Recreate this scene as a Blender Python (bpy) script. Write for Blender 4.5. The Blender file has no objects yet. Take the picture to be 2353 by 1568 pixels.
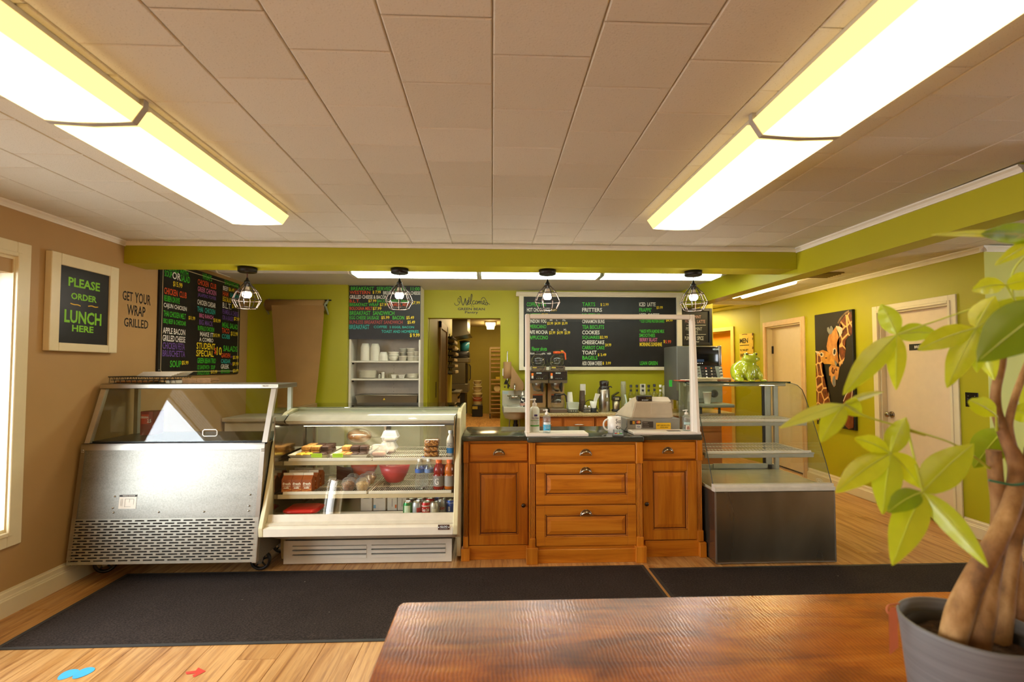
import bpy, bmesh, math, random
from mathutils import Vector, Matrix, Euler
random.seed(7)
SC = bpy.context.scene
COL = SC.collection
R = math.radians
# ---------------------------------------------------------------- camera, exposure, sky, big lights
FPX, CX, CY, YAW, PIT, HC = 1105.0, 1176.5, 806.0, R(2.36), R(2.07), 1.412
cam = bpy.data.cameras.new('camera'); camo = bpy.data.objects.new('camera', cam); COL.objects.link(camo)
cam.sensor_width = 36.0; cam.lens = FPX / 2353 * 36; cam.shift_y = 22 / 2353
cam.clip_start = 0.03
camo.location = (0, 0, HC); camo.rotation_euler = (R(90) + PIT, 0, -YAW)
cam.dof.use_dof = True; cam.dof.focus_distance = 3.9; cam.dof.aperture_fstop = 3.2
SC.camera = camo
SC.view_settings.view_transform = 'Standard'; SC.view_settings.look = 'None'
SC.view_settings.gamma = 1; SC.view_settings.use_curve_mapping = False
SC.view_settings.exposure = 1.4
SC.cycles.use_denoising = True
SC.cycles.max_bounces = 10; SC.cycles.transparent_max_bounces = 40
SC.cycles.diffuse_bounces = 5; SC.cycles.glossy_bounces = 5
SC.cycles.caustics_reflective = False; SC.cycles.caustics_refractive = False
SC.cycles.sample_clamp_indirect = 8
world = bpy.data.worlds.new('world'); SC.world = world; world.use_nodes = True
world.node_tree.nodes['Background'].inputs[0].default_value = (0.86, 0.93, 1.0, 1)
world.node_tree.nodes['Background'].inputs[1].default_value = 6.8

def portal(name, loc, rot, sx, sy):
    o = area(name, loc, rot, sx, sy, 1, (1, 1, 1)); o.data.cycles.is_portal = True; return o
def area(name, loc, rot, sx, sy, power, col):
    l = bpy.data.lights.new(name, 'AREA'); l.shape = 'RECTANGLE'; l.size = sx; l.size_y = sy
    l.energy = power; l.color = col
    o = bpy.data.objects.new(name, l); COL.objects.link(o); o.location = loc; o.rotation_euler = rot
    return o
area('daylight_rear_window', (-2.90, -1.98, 1.27), (R(90), 0, R(-90)), .85, 1.5, 30, (1.0, .97, .93))
portal('daylight_side_window', (-2.90, 2.07, 1.27), (R(90), 0, R(-90)), 1.62, 1.58)

LIT = (4.6, .55, .85, 4.4)

# pixel of the 2353x1568 photograph -> point of the place
_f = Vector((math.sin(YAW) * math.cos(PIT), math.cos(YAW) * math.cos(PIT), math.sin(PIT)))
_r = Vector((math.cos(YAW), -math.sin(YAW), 0)); _u = _r.cross(_f)
_c = Vector((0, 0, HC))
def ray(x, y): return _f + _r * ((x - CX) / FPX) - _u * ((y - CY) / FPX)
def A(x, y, Y): d = ray(x, y); return _c + d * (Y / d.y)
def AX(x, y, X): d = ray(x, y); return _c + d * (X / d.x)
def AZ(x, y, Z): d = ray(x, y); return _c + d * ((Z - HC) / d.z)

# ---------------------------------------------------------------- materials
def lin(c):
    if isinstance(c, str):
        c = c.lstrip('#'); c = [int(c[i:i + 2], 16) / 255 for i in (0, 2, 4)]
        return tuple((v / 12.92 if v <= .04045 else ((v + .055) / 1.055) ** 2.4) for v in c) + (1,)
    return tuple(c) + (1,)
MATS = {}
class NT:
    def __init__(s, name):
        s.m = bpy.data.materials.new(name); s.m.use_nodes = True
        s.t = s.m.node_tree; s.n = s.t.nodes
        s.b = s.n['Principled BSDF']; s.out = s.n['Material Output']
        MATS[name] = s.m
    def add(s, typ, **kw):
        n = s.n.new(typ)
        for k, v in kw.items():
            if k.startswith('i_'):
                n.inputs[k[2:].replace('_', ' ')].default_value = v
            else: setattr(n, k, v)
        return n
    def link(s, a, b): s.t.links.new(a, b)
    def ramp(s, fac, stops):
        n = s.n.new('ShaderNodeValToRGB'); e = n.color_ramp.elements
        while len(e) < len(stops): e.new(0.5)
        for i, (p, c) in enumerate(stops): e[i].position = p; e[i].color = lin(c)
        s.link(fac, n.inputs[0]); return n.outputs[0]
    def coord(s, scale=(1, 1, 1), kind='Object', rot=(0, 0, 0), loc=(0, 0, 0)):
        tc = s.n.new('ShaderNodeTexCoord'); mp = s.n.new('ShaderNodeMapping')
        mp.inputs['Scale'].default_value = scale; mp.inputs['Rotation'].default_value = rot
        mp.inputs['Location'].default_value = loc
        s.link(tc.outputs[kind], mp.inputs[0]); return mp.outputs[0]
    def geo(s, scale=(1, 1, 1)):
        g = s.n.new('ShaderNodeNewGeometry'); mp = s.n.new('ShaderNodeMapping')
        mp.inputs['Scale'].default_value = scale; s.link(g.outputs['Position'], mp.inputs[0]); return mp.outputs[0]
    def noise(s, v, scale, detail=4, rough=.55, dist=0):
        n = s.n.new('ShaderNodeTexNoise'); n.inputs['Scale'].default_value = scale
        n.inputs['Detail'].default_value = detail; n.inputs['Roughness'].default_value = rough
        n.inputs['Distortion'].default_value = dist; s.link(v, n.inputs['Vector']); return n.outputs[0]
    def bump(s, h, strength=.2, dist=.002):
        n = s.n.new('ShaderNodeBump'); n.inputs['Strength'].default_value = strength
        n.inputs['Distance'].default_value = dist; s.link(h, n.inputs['Height']); s.link(n.outputs[0], s.b.inputs['Normal'])
    def mix(s, fac, a, b, blend='MIX'):
        n = s.n.new('ShaderNodeMix'); n.data_type = 'RGBA'; n.blend_type = blend
        if hasattr(fac, 'is_linked'): s.link(fac, n.inputs[0])
        else: n.inputs[0].default_value = fac
        for q, k in ((a, 6), (b, 7)):
            if hasattr(q, 'is_linked'): s.link(q, n.inputs[k])
            else: n.inputs[k].default_value = lin(q)
        return n.outputs[2]
    def col(s, c):
        if hasattr(c, 'is_linked'): s.link(c, s.b.inputs['Base Color'])
        else: s.b.inputs['Base Color'].default_value = lin(c)
    def set(s, rough=.5, metal=0, spec=None, trans=0, ior=None):
        s.b.inputs['Roughness'].default_value = rough; s.b.inputs['Metallic'].default_value = metal
        if spec is not None: s.b.inputs['Specular IOR Level'].default_value = spec
        if trans: s.b.inputs['Transmission Weight'].default_value = trans
        if ior: s.b.inputs['IOR'].default_value = ior
        return s

def plain(name, c, rough=.5, metal=0, vary=.06, scale=14, bump=0, bscale=120, spec=None):
    """flat paint, plastic, metal: slight tone variation from noise"""
    if name in MATS: return MATS[name]
    k = NT(name); k.set(rough, metal, spec)
    v = k.coord()
    n = k.noise(v, scale, 3)
    base = lin(c)
    hi = tuple(min(1, x * (1 + vary)) for x in base[:3]); lo = tuple(x * (1 - vary) for x in base[:3])
    k.col(k.ramp(n, [(.3, lo), (.7, hi)]))
    if bump: k.bump(k.noise(k.coord(), bscale, 2), bump, .002)
    return k.m

def wood(name, c1, c2, c3, axis='x', scale=1.0, rough=.35, bump=.06, contrast=1, spec=None):
    k = NT(name); k.set(rough, 0, spec)
    st = {'x': (1.2, 14, 14), 'y': (14, 1.2, 14), 'z': (14, 14, 1.2)}[axis]
    v = k.coord(tuple(q * scale for q in st))
    n = k.noise(v, 1.6, 6, .6, .7)
    n2 = k.noise(k.coord(tuple(q * scale * .22 for q in st)), 1.3, 3, .5, .3)
    c = k.ramp(n, [(.28, c1), (.52, c2), (.78, c3)])
    d = k.ramp(n2, [(.3, (.72, .70, .66)), (.65, (1.0, 1.0, 1.0))])
    k.col(k.mix(.8 * contrast, c, d, 'MULTIPLY'))
    k.bump(n, bump, .001)
    return k.m

def brushed(name, c, rough=.3, axis='x', amt=.1):
    k = NT(name); k.set(rough, 1)
    st = {'x': (1, 90, 90), 'y': (90, 1, 90), 'z': (90, 90, 1)}[axis]
    n = k.noise(k.coord(st), 3, 3)
    n2 = k.noise(k.coord(), 2.2, 3)
    b = lin(c)
    k.col(k.mix(.35, k.ramp(n, [(.3, tuple(x * (1 - amt) for x in b[:3])), (.7, b[:3])]), k.ramp(n2, [(.3, tuple(x * .8 for x in b[:3])), (.7, b[:3])])))
    r = k.n.new('ShaderNodeMapRange'); r.inputs[3].default_value = max(.02, rough - .07); r.inputs[4].default_value = rough + .1
    k.link(n2, r.inputs[0]); k.link(r.outputs[0], k.b.inputs['Roughness'])
    return k.m

def pane(name, tint=(1, 1, 1), refl=1.0, rough=.0, ior=1.5, haze=0.0, hazec=(.8, .8, .8)):
    """thin clear sheet: transparent with a Fresnel reflection"""
    k = NT(name); k.n.remove(k.b)
    t = k.n.new('ShaderNodeBsdfTransparent'); t.inputs[0].default_value = tuple(tint) + (1,)
    g = k.n.new('ShaderNodeBsdfGlossy'); g.inputs['Roughness'].default_value = rough
    f = k.n.new('ShaderNodeFresnel')
    ge = k.n.new('ShaderNodeNewGeometry'); im = k.n.new('ShaderNodeMapRange')     # same index seen from either face
    im.inputs[3].default_value = ior; im.inputs[4].default_value = 1 / ior
    k.link(ge.outputs['Backfacing'], im.inputs[0]); k.link(im.outputs[0], f.inputs[0])
    mm = k.n.new('ShaderNodeMath'); mm.operation = 'MULTIPLY'; mm.inputs[1].default_value = refl; mm.use_clamp = True
    k.link(f.outputs[0], mm.inputs[0])
    m = k.n.new('ShaderNodeMixShader'); k.link(mm.outputs[0], m.inputs[0]); k.link(t.outputs[0], m.inputs[1]); k.link(g.outputs[0], m.inputs[2])
    last = m.outputs[0]
    if haze:
        d = k.n.new('ShaderNodeBsdfDiffuse'); d.inputs[0].default_value = tuple(hazec) + (1,)
        m2 = k.n.new('ShaderNodeMixShader'); m2.inputs[0].default_value = haze
        k.link(last, m2.inputs[1]); k.link(d.outputs[0], m2.inputs[2]); last = m2.outputs[0]
    k.link(last, k.out.inputs[0])
    return k.m

def glow(name, c, s):
    k = NT(name); k.n.remove(k.b)
    e = k.n.new('ShaderNodeEmission'); e.inputs[0].default_value = lin(c); e.inputs[1].default_value = s
    k.link(e.outputs[0], k.out.inputs[0]); return k.m

# ---------------------------------------------------------------- mesh building
class MB:
    """collects shapes (world coordinates) and links them as ONE mesh object"""
    def __init__(s): s.v = []; s.f = []; s.sm = []
    def raw(s, vs, fs, smooth=False):
        o = len(s.v); s.v += [Vector(p) for p in vs]; s.f += [[i + o for i in f] for f in fs]; s.sm += [smooth] * len(fs); return s
    def bm(s, b, smooth=False, mat=None):
        b.verts.index_update()
        vs = [(mat @ v.co if mat else v.co.copy()) for v in b.verts]
        fs = [[v.index for v in f.verts] for f in b.faces]; b.free(); return s.raw(vs, fs, smooth)
    def box(s, x0, x1, y0, y1, z0, z1, bev=0, seg=1, mat=None):
        b = bmesh.new()
        bmesh.ops.create_cube(b, size=1)
        for v in b.verts:
            v.co = Vector(((x0 + x1) / 2 + v.co.x * (x1 - x0), (y0 + y1) / 2 + v.co.y * (y1 - y0), (z0 + z1) / 2 + v.co.z * (z1 - z0)))
        if bev:
            bev = min(bev, .49 * min(abs(x1 - x0), abs(y1 - y0), abs(z1 - z0)))
            bmesh.ops.bevel(b, geom=list(b.edges), offset=bev, segments=seg, affect='EDGES', profile=.5)
        return s.bm(b, seg > 1, mat)
    def prism(s, poly, axis, a, b_, bev=0, mat=None, smooth=False):
        """polygon extruded along an axis: poly gives the two other coordinates in x,y,z order"""
        def pt(p, q):
            return {'x': (q, p[0], p[1]), 'y': (p[0], q, p[1]), 'z': (p[0], p[1], q)}[axis]
        b = bmesh.new()
        va = [b.verts.new(pt(p, a)) for p in poly]; vb = [b.verts.new(pt(p, b_)) for p in poly]
        n = len(poly)
        b.faces.new(va); b.faces.new(vb[::-1])
        for i in range(n): b.faces.new((va[i], vb[i], vb[(i + 1) % n], va[(i + 1) % n]))
        bmesh.ops.recalc_face_normals(b, faces=b.faces)
        if bev: bmesh.ops.bevel(b, geom=list(b.edges), offset=bev, segments=1, affect='EDGES')
        return s.bm(b, smooth, mat)
    def lathe(s, prof, c=(0, 0, 0), n=20, axis='z', smooth=True, cap=True, mat=None):
        """prof: list of (radius, height)"""
        c = Vector(c); vs = []; fs = []
        def pt(r, h, a):
            x, y = r * math.cos(a), r * math.sin(a)
            return {'z': Vector((x, y, h)), 'y': Vector((x, h, y)), 'x': Vector((h, x, y))}[axis]
        for r, h in prof:
            for i in range(n):
                p = pt(r, h, 2 * math.pi * i / n)
                vs.append((mat @ p if mat else p) + c)
        for j in range(len(prof) - 1):
            for i in range(n):
                a, b = j * n + i, j * n + (i + 1) % n
                q = [a, b, b + n, a + n]
                fs.append(q if axis != 'y' else q[::-1])
        s.raw(vs, fs, smooth)
        if cap:
            if prof[0][0] > 1e-6: s.raw(vs[:n], [list(range(n))[::-1]])
            if prof[-1][0] > 1e-6: s.raw(vs[-n:], [list(range(n))])
        return s
    def tube(s, pts, r, n=8, closed=False, smooth=True):
        pts = [Vector(p) for p in pts]; m = len(pts)
        rr = r if isinstance(r, (list, tuple)) else [r] * m
        vs = []; up = None
        for i, p in enumerate(pts):
            if closed: t = pts[(i + 1) % m] - pts[i - 1]
            else: t = pts[min(i + 1, m - 1)] - pts[max(i - 1, 0)]
            t.normalize()
            if up is None: up = Vector((0, 0, 1)) if abs(t.z) < .9 else Vector((1, 0, 0))
            sd = t.cross(up)
            if sd.length < 1e-6: sd = t.orthogonal()
            sd.normalize(); up = sd.cross(t).normalized()
            for k in range(n):
                a = 2 * math.pi * k / n
                vs.append(p + (sd * math.cos(a) + up * math.sin(a)) * rr[i])
        fs = []
        for i in range(m if closed else m - 1):
            for k in range(n):
                a, b = i * n + k, i * n + (k + 1) % n
                c, d = ((i + 1) % m) * n + (k + 1) % n, ((i + 1) % m) * n + k
                fs.append([a, b, c, d])
        s.raw(vs, fs, smooth)
        if not closed:
            s.raw(vs[:n], [list(range(n))[::-1]]); s.raw(vs[-n:], [list(range(n))])
        return s
    def cyl(s, p0, p1, r, n=12, r1=None, smooth=True):
        return s.tube([p0, p1], [r, r if r1 is None else r1], n, smooth=smooth)
    def ball(s, c, rx, ry=None, rz=None, n=14, m=9, mat=None):
        ry = ry or rx; rz = rz or rx
        prof = [(math.sin(math.pi * i / m), -math.cos(math.pi * i / m)) for i in range(m + 1)]
        M = Matrix.Diagonal((rx, ry, rz)).to_4x4()
        if mat: M = mat @ M
        return s.lathe(prof, c, n, cap=False, mat=M)
    def grid(s, fn, nu, nv, smooth=True):
        vs = [fn(i / nu, j / nv) for j in range(nv + 1) for i in range(nu + 1)]
        fs = [[j * (nu + 1) + i, j * (nu + 1) + i + 1, (j + 1) * (nu + 1) + i + 1, (j + 1) * (nu + 1) + i] for j in range(nv) for i in range(nu)]
        return s.raw(vs, fs, smooth)
    def quad(s, *p): return s.raw(p, [list(range(len(p)))])
    def flat(s, pts2, O, U, V, lift=.0006):
        """flat printed polygon (triangulated) on the board plane O + u U + v V"""
        N = Vector(U).cross(Vector(V)).normalized() * lift
        b = bmesh.new()
        vs = [b.verts.new(O + U * p[0] + V * p[1] + N) for p in pts2]
        try: f = b.faces.new(vs)
        except Exception: b.free(); return s
        bmesh.ops.triangulate(b, faces=[f]); return s.bm(b)
    def stroke(s, pts2, w, O, U, V, lift=.0006, smooth=True, taper=False):
        """painted line of width w through 2-D points"""
        P = [Vector((p[0], p[1])) for p in pts2]
        if smooth and len(P) > 2:
            Q = []
            for i in range(len(P) - 1):
                a, b, c, d = P[max(i - 1, 0)], P[i], P[i + 1], P[min(i + 2, len(P) - 1)]
                for k in range(5):
                    t = k / 5
                    Q.append(.5 * ((2 * b) + (c - a) * t + (2 * a - 5 * b + 4 * c - d) * t * t + (3 * b - 3 * c + d - a) * t ** 3))
            P = Q + [P[-1]]
        N = Vector(U).cross(Vector(V)).normalized() * lift
        vs = []; m = len(P)
        for i, p in enumerate(P):
            t = P[min(i + 1, m - 1)] - P[max(i - 1, 0)]
            if t.length < 1e-9: t = Vector((1, 0))
            t.normalize(); nn = Vector((-t.y, t.x)); ww = w / 2
            if taper: ww *= .35 + .65 * math.sin(math.pi * (i + .5) / m)
            for sg in (-1, 1):
                q = p + nn * ww * sg; vs.append(O + U * q.x + V * q.y + N)
        return s.raw(vs, [[2 * i, 2 * i + 2, 2 * i + 3, 2 * i + 1] for i in range(m - 1)])
    def build(s, name, mat, parent=None, loc=None):
        me = bpy.data.meshes.new(name)
        off = Vector((0, 0, 0))
        if parent is not None:
            q = parent
            while q is not None: off += q.location; q = q.parent
        if loc is not None: off += Vector(loc)
        me.from_pydata([v - off for v in s.v], [], s.f)
        me.polygons.foreach_set('use_smooth', s.sm)
        me.materials.append(mat); me.update()
        o = bpy.data.objects.new(name, me); COL.objects.link(o)
        if parent is not None: o.parent = parent
        if loc is not None: o.location = loc
        return o
def thing(name, label, cat, loc=(0, 0, 0), group=None):
    o = bpy.data.objects.new(name, None); COL.objects.link(o); o.location = loc
    o.empty_display_size = .05
    return tag(o, label, cat, group)
def tag(o, label, cat, group=None):
    o['label'] = label; o['category'] = cat
    if group: o['group'] = group
    return o
def struct(o, label=None):
    o['kind'] = 'structure'
    if label: o['label'] = label
    return o
def dup(root, loc, label, rotz=None, group=None, scale=None):
    r = root.copy(); COL.objects.link(r); r.location = loc; r['label'] = label
    if group: r['group'] = group
    if rotz is not None: r.rotation_euler = (0, 0, rotz)
    if scale is not None: r.scale = scale
    for ch in list(root.children):
        c = ch.copy(); COL.objects.link(c); c.parent = r
        for g in list(ch.children):
            d = g.copy(); COL.objects.link(d); d.parent = c
    return r
def single(name, mb, mat, label, cat, group=None, loc=None):
    if loc is None:
        c = [sum(v[i] for v in mb.v) / len(mb.v) for i in (0, 1)]
        loc = (c[0], c[1], min(v.z for v in mb.v))
    return tag(mb.build(name, mat, None, loc), label, cat, group)

# flat lettering from Blender's own built-in letter shapes
_TX = {}
def _text_mesh(t, bold):
    key = (t, bold)
    if key in _TX: return _TX[key]
    cu = bpy.data.curves.new('lettering', 'FONT'); cu.body = t; cu.offset = bold; cu.resolution_u = 2
    o = bpy.data.objects.new('lettering', cu); COL.objects.link(o)
    bpy.context.view_layer.update()
    me = o.to_mesh()
    vs = [v.co.copy() for v in me.vertices]; fs = [list(p.vertices) for p in me.polygons]
    o.to_mesh_clear(); bpy.data.objects.remove(o); bpy.data.curves.remove(cu)
    x0 = min(v.x for v in vs); x1 = max(v.x for v in vs); y0 = min(v.y for v in vs); y1 = max(v.y for v in vs)
    _TX[key] = (vs, fs, x0, x1, y0, y1); return _TX[key]
def text(mb, t, u0, v0, u1, v1, O, U, V, bold=.02, lift=.0007, slant=0):
    """the text stretched into the rectangle u0..u1, v0..v1 of the plane O + u U + v V"""
    vs, fs, x0, x1, y0, y1 = _text_mesh(t, bold)
    N = Vector(U).cross(Vector(V)).normalized() * lift
    sx = (u1 - u0) / max(1e-6, x1 - x0); sy = (v1 - v0) / max(1e-6, y1 - y0)
    out = []
    for v in vs:
        uu = u0 + (v.x - x0) * sx; vv = v0 + (v.y - y0) * sy
        uu += slant * (vv - v0)
        out.append(O + U * uu + V * vv + N)
    mb.raw(out, fs); return mb
XU, ZV, YU = Vector((1, 0, 0)), Vector((0, 0, 1)), Vector((0, 1, 0))
O0 = Vector((0, 0, 0))
# ---------------------------------------------------------------- the room
M_TAN = plain('tan wall paint', '#b08c58', .55, vary=.03, scale=3, bump=.08, bscale=260)
M_GREEN = plain('lime wall paint', '#aca612', .5, vary=.03, scale=3, bump=.06, bscale=260)
M_PALE = plain('pale green wall paint', '#cdcf66', .55, vary=.03, scale=3)
M_OCHRE = plain('ochre kitchen paint', '#9a8a2c', .6, vary=.05, scale=2)
M_CREAM = plain('cream trim paint', '#e0d2ad', .4, vary=.02)
M_WHITE = plain('white trim paint', '#e9e3d6', .4, vary=.02)
M_CEIL = plain('flat ceiling paint', '#d3cec0', .8, vary=.03, scale=4)
M_ORANGE = plain('orange paint', '#e08a1c', .5, vary=.03)
M_DOOR = plain('beige door paint', '#dfcaab', .45, vary=.02)
M_BLACK = plain('black plastic', '#1b1a19', .4, vary=.1)
M_DARKMETAL = plain('black iron', '#2a2522', .38, .6, vary=.1)
M_CHROME = brushed('chrome', '#cfccc4', .12, 'z', .05)

def tile_material():
    k = NT('pinhole ceiling tile'); k.set(.85)
    info = k.n.new('ShaderNodeObjectInfo')
    a = k.n.new('ShaderNodeVectorMath'); a.operation = 'SCALE'; a.inputs['Scale'].default_value = 31.0
    cmb = k.n.new('ShaderNodeCombineXYZ'); k.link(info.outputs['Random'], cmb.inputs[0]); k.link(info.outputs['Random'], cmb.inputs[1])
    k.link(cmb.outputs[0], a.inputs[0])
    ad = k.n.new('ShaderNodeVectorMath'); k.link(k.coord(), ad.inputs[0]); k.link(a.outputs[0], ad.inputs[1])
    v = ad.outputs[0]
    n = k.noise(v, 150, 2, .5)
    vo = k.n.new('ShaderNodeTexVoronoi'); vo.inputs['Scale'].default_value = 115; k.link(v, vo.inputs['Vector'])
    pin = k.ramp(vo.outputs['Distance'], [(.10, (.62, .58, .5)), (.2, (1, 1, 1))])
    tone = k.ramp(info.outputs['Random'], [(0, '#d0cabb'), (1, '#d8d3c6')])
    k.col(k.mix(.7, tone, pin, 'MULTIPLY')); k.bump(n, .35, .002); return k.m
M_TILE = tile_material()

def plank_material(name, per_object=True):
    k = NT(name); k.set(.34, 0, .45)
    tc = k.n.new('ShaderNodeTexCoord'); info = k.n.new('ShaderNodeObjectInfo')
    src = tc.outputs['Object']
    if per_object:
        s = k.n.new('ShaderNodeVectorMath'); s.operation = 'SCALE'; s.inputs['Scale'].default_value = 40
        cmb = k.n.new('ShaderNodeCombineXYZ')
        for i in range(3): k.link(info.outputs['Random'], cmb.inputs[i])
        k.link(cmb.outputs[0], s.inputs[0])
        ad = k.n.new('ShaderNodeVectorMath'); k.link(src, ad.inputs[0]); k.link(s.outputs[0], ad.inputs[1]); src = ad.outputs[0]
    mp = k.n.new('ShaderNodeMapping'); mp.inputs['Scale'].default_value = (11, .9, 6); k.link(src, mp.inputs[0])
    n = k.noise(mp.outputs[0], 1.5, 7, .62, 1.3)
    mp2 = k.n.new('ShaderNodeMapping'); mp2.inputs['Scale'].default_value = (40, 2.2, 6); k.link(src, mp2.inputs[0])
    n2 = k.noise(mp2.outputs[0], 1.3, 4, .6, .4)
    c = k.ramp(n, [(.25, '#8d5a2a'), (.42, '#bb8649'), (.6, '#d3a366'), (.8, '#c08c50')])
    c = k.mix(.55, c, k.ramp(n2, [(.3, '#94662f'), (.5, '#ffffff')]), 'MULTIPLY')
    t = k.ramp(info.outputs['Random'], [(0, (.80, .78, .74)), (1, (1, 1, 1))])
    k.col(k.mix(.8, c, t, 'MULTIPLY')); k.bump(n2, .05, .001); return k.m
M_PLANK = plank_material('laminate plank'); M_SUB = plank_material('laminate beyond', False)

# floor and its planks
fl = struct(MB().box(-3.0, 6.8, -2.9, 16.2, -.12, -.003).build('floor', M_SUB))
fl['label'] = 'honey oak laminate floor running through the room'
PW, PL = .192, 1.22
pm = MB().box(0, PW - .0016, 0, PL - .002, -.010, 0, .0012)
pmesh = None
ncol = int((4.03 + 2.77) / PW) + 1
for i in range(ncol):
    x = -2.77 + i * PW
    off = (i * .43) % 1 * PL
    y = 1.75 - off
    while y < 7.2:
        if y + PL > 1.75 and not (x + PW > 4.04):
            if pmesh is None:
                o = pm.build('plank', M_PLANK); pmesh = o.data
            else:
                o = bpy.data.objects.new('plank', pmesh); COL.objects.link(o)
            o.parent = fl; o.location = (x, y, 0)
        y += PL

# walls
wl = MB()
WY0, WY1, WZ0, WZ1 = 1.25, 2.885, .475, 2.06
VY0, VY1 = -2.45, -1.5
for a in ((-2.75, VY0, 0, 2.75), (VY1, WY0, 0, 2.75), (VY0, VY1, 0, WZ0), (VY0, VY1, WZ1, 2.75), (WY1, 5.75, 0, 2.75), (WY0, WY1, 0, WZ0), (WY0, WY1, WZ1, 2.75)):
    wl.box(-2.95, -2.77, a[0], a[1], a[2] - .1, a[3])
struct(wl.build('wall_left', M_TAN))
# green alcove wall, back wall with the kitchen doorway
struct(MB().box(-2.77, -1.652, 5.55, 5.70, -.05, 2.75).build('wall_alcove', M_GREEN))
wb = MB()
DX0, DX1, DZ = -.785, .101, 2.022
wb.box(-1.66, DX0, 5.88, 6.02, -.05, 2.75).box(DX1, 2.752, 5.88, 6.02, -.05, 2.75).box(DX0, DX1, 5.88, 6.02, DZ, 2.75)
struct(wb.build('wall_back', M_GREEN))
# right wall of the hall, with two door openings
RX = 4.03
D1 = (4.06, 4.84, 1.985)      # near door opening: y0, y1, top
D2 = (6.09, 6.90, 2.01)
wr = MB()
for y0, y1, z0, z1 in ((3.755, D1[0], -.05, 2.75), (D1[1], D2[0], -.05, 2.75), (D2[1], 7.06, -.05, 2.75), (D1[0], D1[1], D1[2], 2.75), (D2[0], D2[1], D2[2], 2.75)):
    wr.box(RX, RX + .12, y0, y1, z0, z1)
struct(wr.build('wall_right', M_GREEN))
struct(MB().box(RX + .0005, 6.6, 3.751, 3.87, -.05, 2.75).build('wall_side_bay', M_PALE))
wy = MB()
for y0, y1, z0, z1 in ((-2.8, .5, -.05, 2.75), (1.5, 3.87, -.05, 2.75), (.5, 1.5, -.05, .5), (.5, 1.5, 2.12, 2.75)): wy.box(6.6, 6.75, y0, y1, z0, z1)
struct(wy.build('wall_bay', M_PALE))
# wall in front, behind the camera, with wide window openings
wf = MB().box(-2.95, .5, -2.9, -2.72, -.05, 2.75)
struct(wf.build('wall_front', M_TAN))
struct(MB().box(.5, 6.75, -2.9, -2.70, -.05, 2.75).build('wall_front', wood('dark plank wall', '#2f241c', '#4a3a2e', '#5f4b3a', 'z', .8, .6)))
area('daylight_bay_window', (6.56, 1.0, 1.31), (R(90), 0, R(90)), .9, 1.55, 4, (.97, .98, 1.0))
# slanting wall at the end of the hall with the orange doorway
def slant(t, d=0):      # point along the slanting wall, t in metres from the corner, d behind it
    dx, dy = -.28 / 1.0, .96
    return Vector((RX + dx * t + dy * d, 7.06 + dy * t - dx * d, 0))
ws = MB()
def slab(mb, t0, t1, z0, z1, d0=0, d1=.1):
    p = [slant(t0, d0), slant(t1, d0), slant(t1, d1), slant(t0, d1)]
    mb.raw([(q.x, q.y, z0) for q in p] + [(q.x, q.y, z1) for q in p], [[3, 2, 1, 0], [4, 5, 6, 7], [0, 1, 5, 4], [1, 2, 6, 5], [2, 3, 7, 6], [3, 0, 4, 7]])
slab(ws, 0, .575, -.05, 2.75); slab(ws, 1.33, 2.6, -.05, 2.75); slab(ws, .575, 1.33, 2.02, 2.75)
struct(ws.build('wall_hall_end', M_GREEN))
struct(MB().box(2.632, 2.752, 6.02, 9.6, -.05, 2.75).build('wall_hall_left', M_GREEN))
struct(MB().box(2.6, 4.2, 9.55, 9.7, -.05, 2.75).build('wall_hall_back', M_GREEN))

# ceilings
CZ, HZ = 2.365, 2.41
ce = struct(MB().box(-2.95, 2.62, -2.9, 3.75, CZ + .010, CZ + .12).build('ceiling', M_CEIL))
T = .305
def tiles(parent, z, xs, ys_of):
    cache = {}
    for k, (x0, x1) in enumerate(xs):
        for y0, y1 in ys_of(k):
            key = (round(x1 - x0, 4), round(y1 - y0, 4))
            g = .0009
            if key not in cache:
                b = bmesh.new(); w, l = x1 - x0 - 2 * g, y1 - y0 - 2 * g; c = .005
                lo = [b.verts.new(p) for p in ((c, c, 0), (w - c, c, 0), (w - c, l - c, 0), (c, l - c, 0))]
                hi = [b.verts.new(p) for p in ((0, 0, .004), (w, 0, .004), (w, l, .004), (0, l, .004))]
                b.faces.new(lo[::-1])
                for i in range(4): b.faces.new((lo[i], lo[(i + 1) % 4], hi[(i + 1) % 4], hi[i]))
                me = bpy.data.meshes.new('tile'); b.to_mesh(me); b.free(); me.materials.append(M_TILE); cache[key] = me
            o = bpy.data.objects.new('tile', cache[key]); COL.objects.link(o)
            o.parent = parent; o.location = (x0 + g, y0 + g, z)
xs = [(T * k if T * k > -2.77 else -2.769, T * (k + 1)) for k in range(-10, 8)]
xs = [(a, min(b, 2.44)) for a, b in xs]
def rows(k):
    kk = k - 10
    y = 1.433 - T * 2 + (0 if kk % 2 == 0 else T / 2)
    out = []
    while y < 3.70:
        out.append((y, min(y + T, 3.709))); y += T
    return out
tiles(ce, CZ, xs, rows)
struct(MB().box(-2.95, 2.752, 3.75, 6.0, CZ, CZ + .12).build('ceiling_service', M_CEIL))
ch = struct(MB().box(2.45, 6.75, -2.9, 9.7, HZ + .010, HZ + .12).build('ceiling_hall', M_CEIL))
xs2 = [(2.62 + T * k, min(2.62 + T * (k + 1), RX - .001)) for k in range(5)]
def rows2(k):
    y = 2.3 + (T / 2 if k % 2 else 0); out = []
    while y < 6.95: out.append((y, y + T)); y += T
    return out
tiles(ch, HZ, xs2, rows2)

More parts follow.
